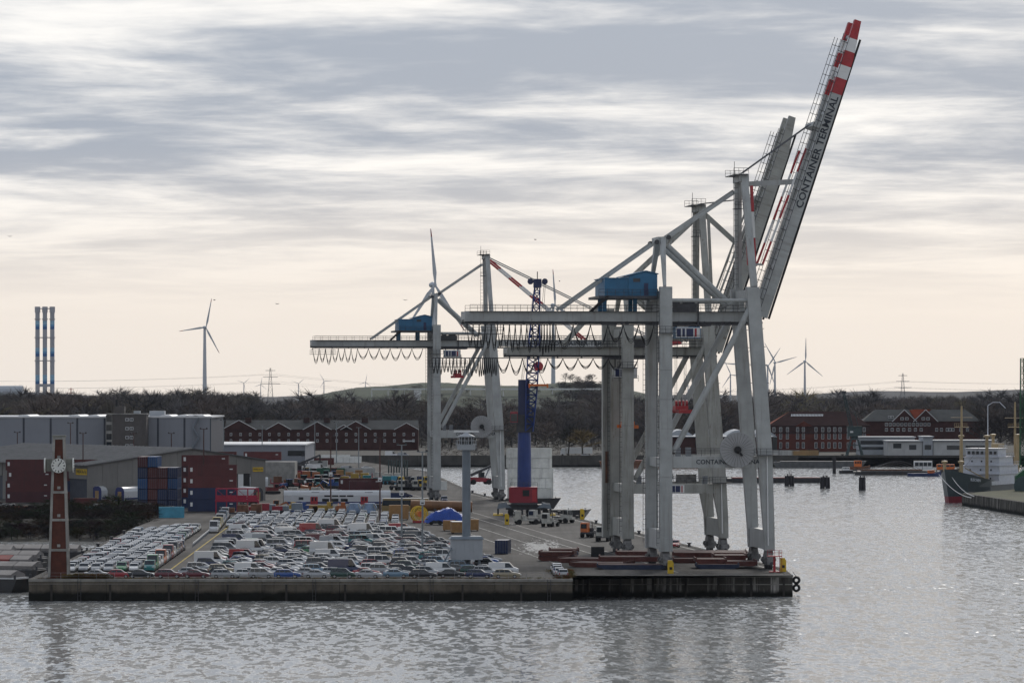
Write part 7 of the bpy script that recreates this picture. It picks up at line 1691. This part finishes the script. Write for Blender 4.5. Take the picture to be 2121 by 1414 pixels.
p = ground(2136, 1016); t = thing('green_crane', 'green crane with upright lattice jib at the right edge', 'crane', p)
MB().prism([(-4.8, -2, 0), (4, -2, 0), (4, -2, 8.5), (1.5, -2, 9.5), (-4.8, -2, 4.5)], (0, 4, 0)).build('machinery_house', M_GRN, t); MB().box(-.5, 3, -2.06, -2, 5.5, 7.5).build('window', M_GLASS, t)
lattice(t, 'jib', (-2.6, 0, 7), (at(2117, 742, p.y) - p), 1.6, .9, 18, M_GRN, .13)
b = MB(); b.tube((-2.5, -2.4, 1.5), (-2.5, -2.2, 1.5), 3.0, n=24); b.build('slewing_wheel', M_GREENGREY, t)
# far quay road traffic and stores
for u, v, ty, co, rz, lab in ((1626, 936, 'hatchback', 'white', 0, 'white car parked at the far right quay by the red brick building'), (835, 941, 'panel van', 'silver', 0, 'silver van on the far quay road under the brick row'), (810, 941, 'high-roof van', 'white', 0, 'white van on the far quay road under the brick row'), (1212, 938, 'saloon car', 'silver', 0, 'silver car parked below the yellowish willow')):
    y = 1850 if u != 1626 else 1870; vehicle(ty, co, ux(u, y), y, rz, lab, None, False, z=0)
p = Vector((ux(1161, 1870), 1870, 0)); t = thing('articulated_lorry', 'white articulated lorry on the far bank behind the willow', 'lorry', p); MB().prism([(0, -1.25, .6), (2.3, -1.25, .6), (2.3, -1.25, 3.6), (.6, -1.25, 3.6), (0, -1.25, 2.2)], (0, 2.5, 0)).build('cab', M_WHITE, t); MB().box(2.7, 14.5, -1.25, 1.25, 1.1, 3.9).build('trailer', M_WHITE, t); MB().box(.1, .3, -1.2, 1.2, 2.1, 3.2).build('windscreen', M_GLASS, t)
for x in (.9, 3.6, 10.5, 11.8, 13.1): MB().tube((x, -1.3, .5), (x, 1.3, .5), .5, n=10).build('wheel', M_TYRE, t)
for k, (u, co, lab) in enumerate(((1640, 'tan', 'orange-brown skip on the far quay left of the portal crane'), (1600, 'grey', 'grey container at the far quay beside the red brick building'))):
    y = 1860; container(lab, ux(u, y), y, 0, 0, co, C40, None, False, False)
container('orange container with white lettering on the far right quay', ux(1644, 1845), 1845, 0, 0, 'tan', C20, None, False, False)
# birds
for k, (u, v) in enumerate(((20, 490), (840, 622), (575, 630), (1110, 497), (1160, 583), (445, 622))):
    y = 900.0; q = at(u, v, y); t = tag(MB().prism([(-.55, 0, .18), (-.1, 0, 0), (.1, 0, 0), (.55, 0, .2), (.1, 0, .1), (-.1, 0, .1)], (0, .25, 0)).build('gull', M_DARKSTEEL, None, q, .4 * k), f'tiny gull gliding in the sky, {ordinal(k + 1)} of the scattered birds', 'bird', 'gulls in the sky')
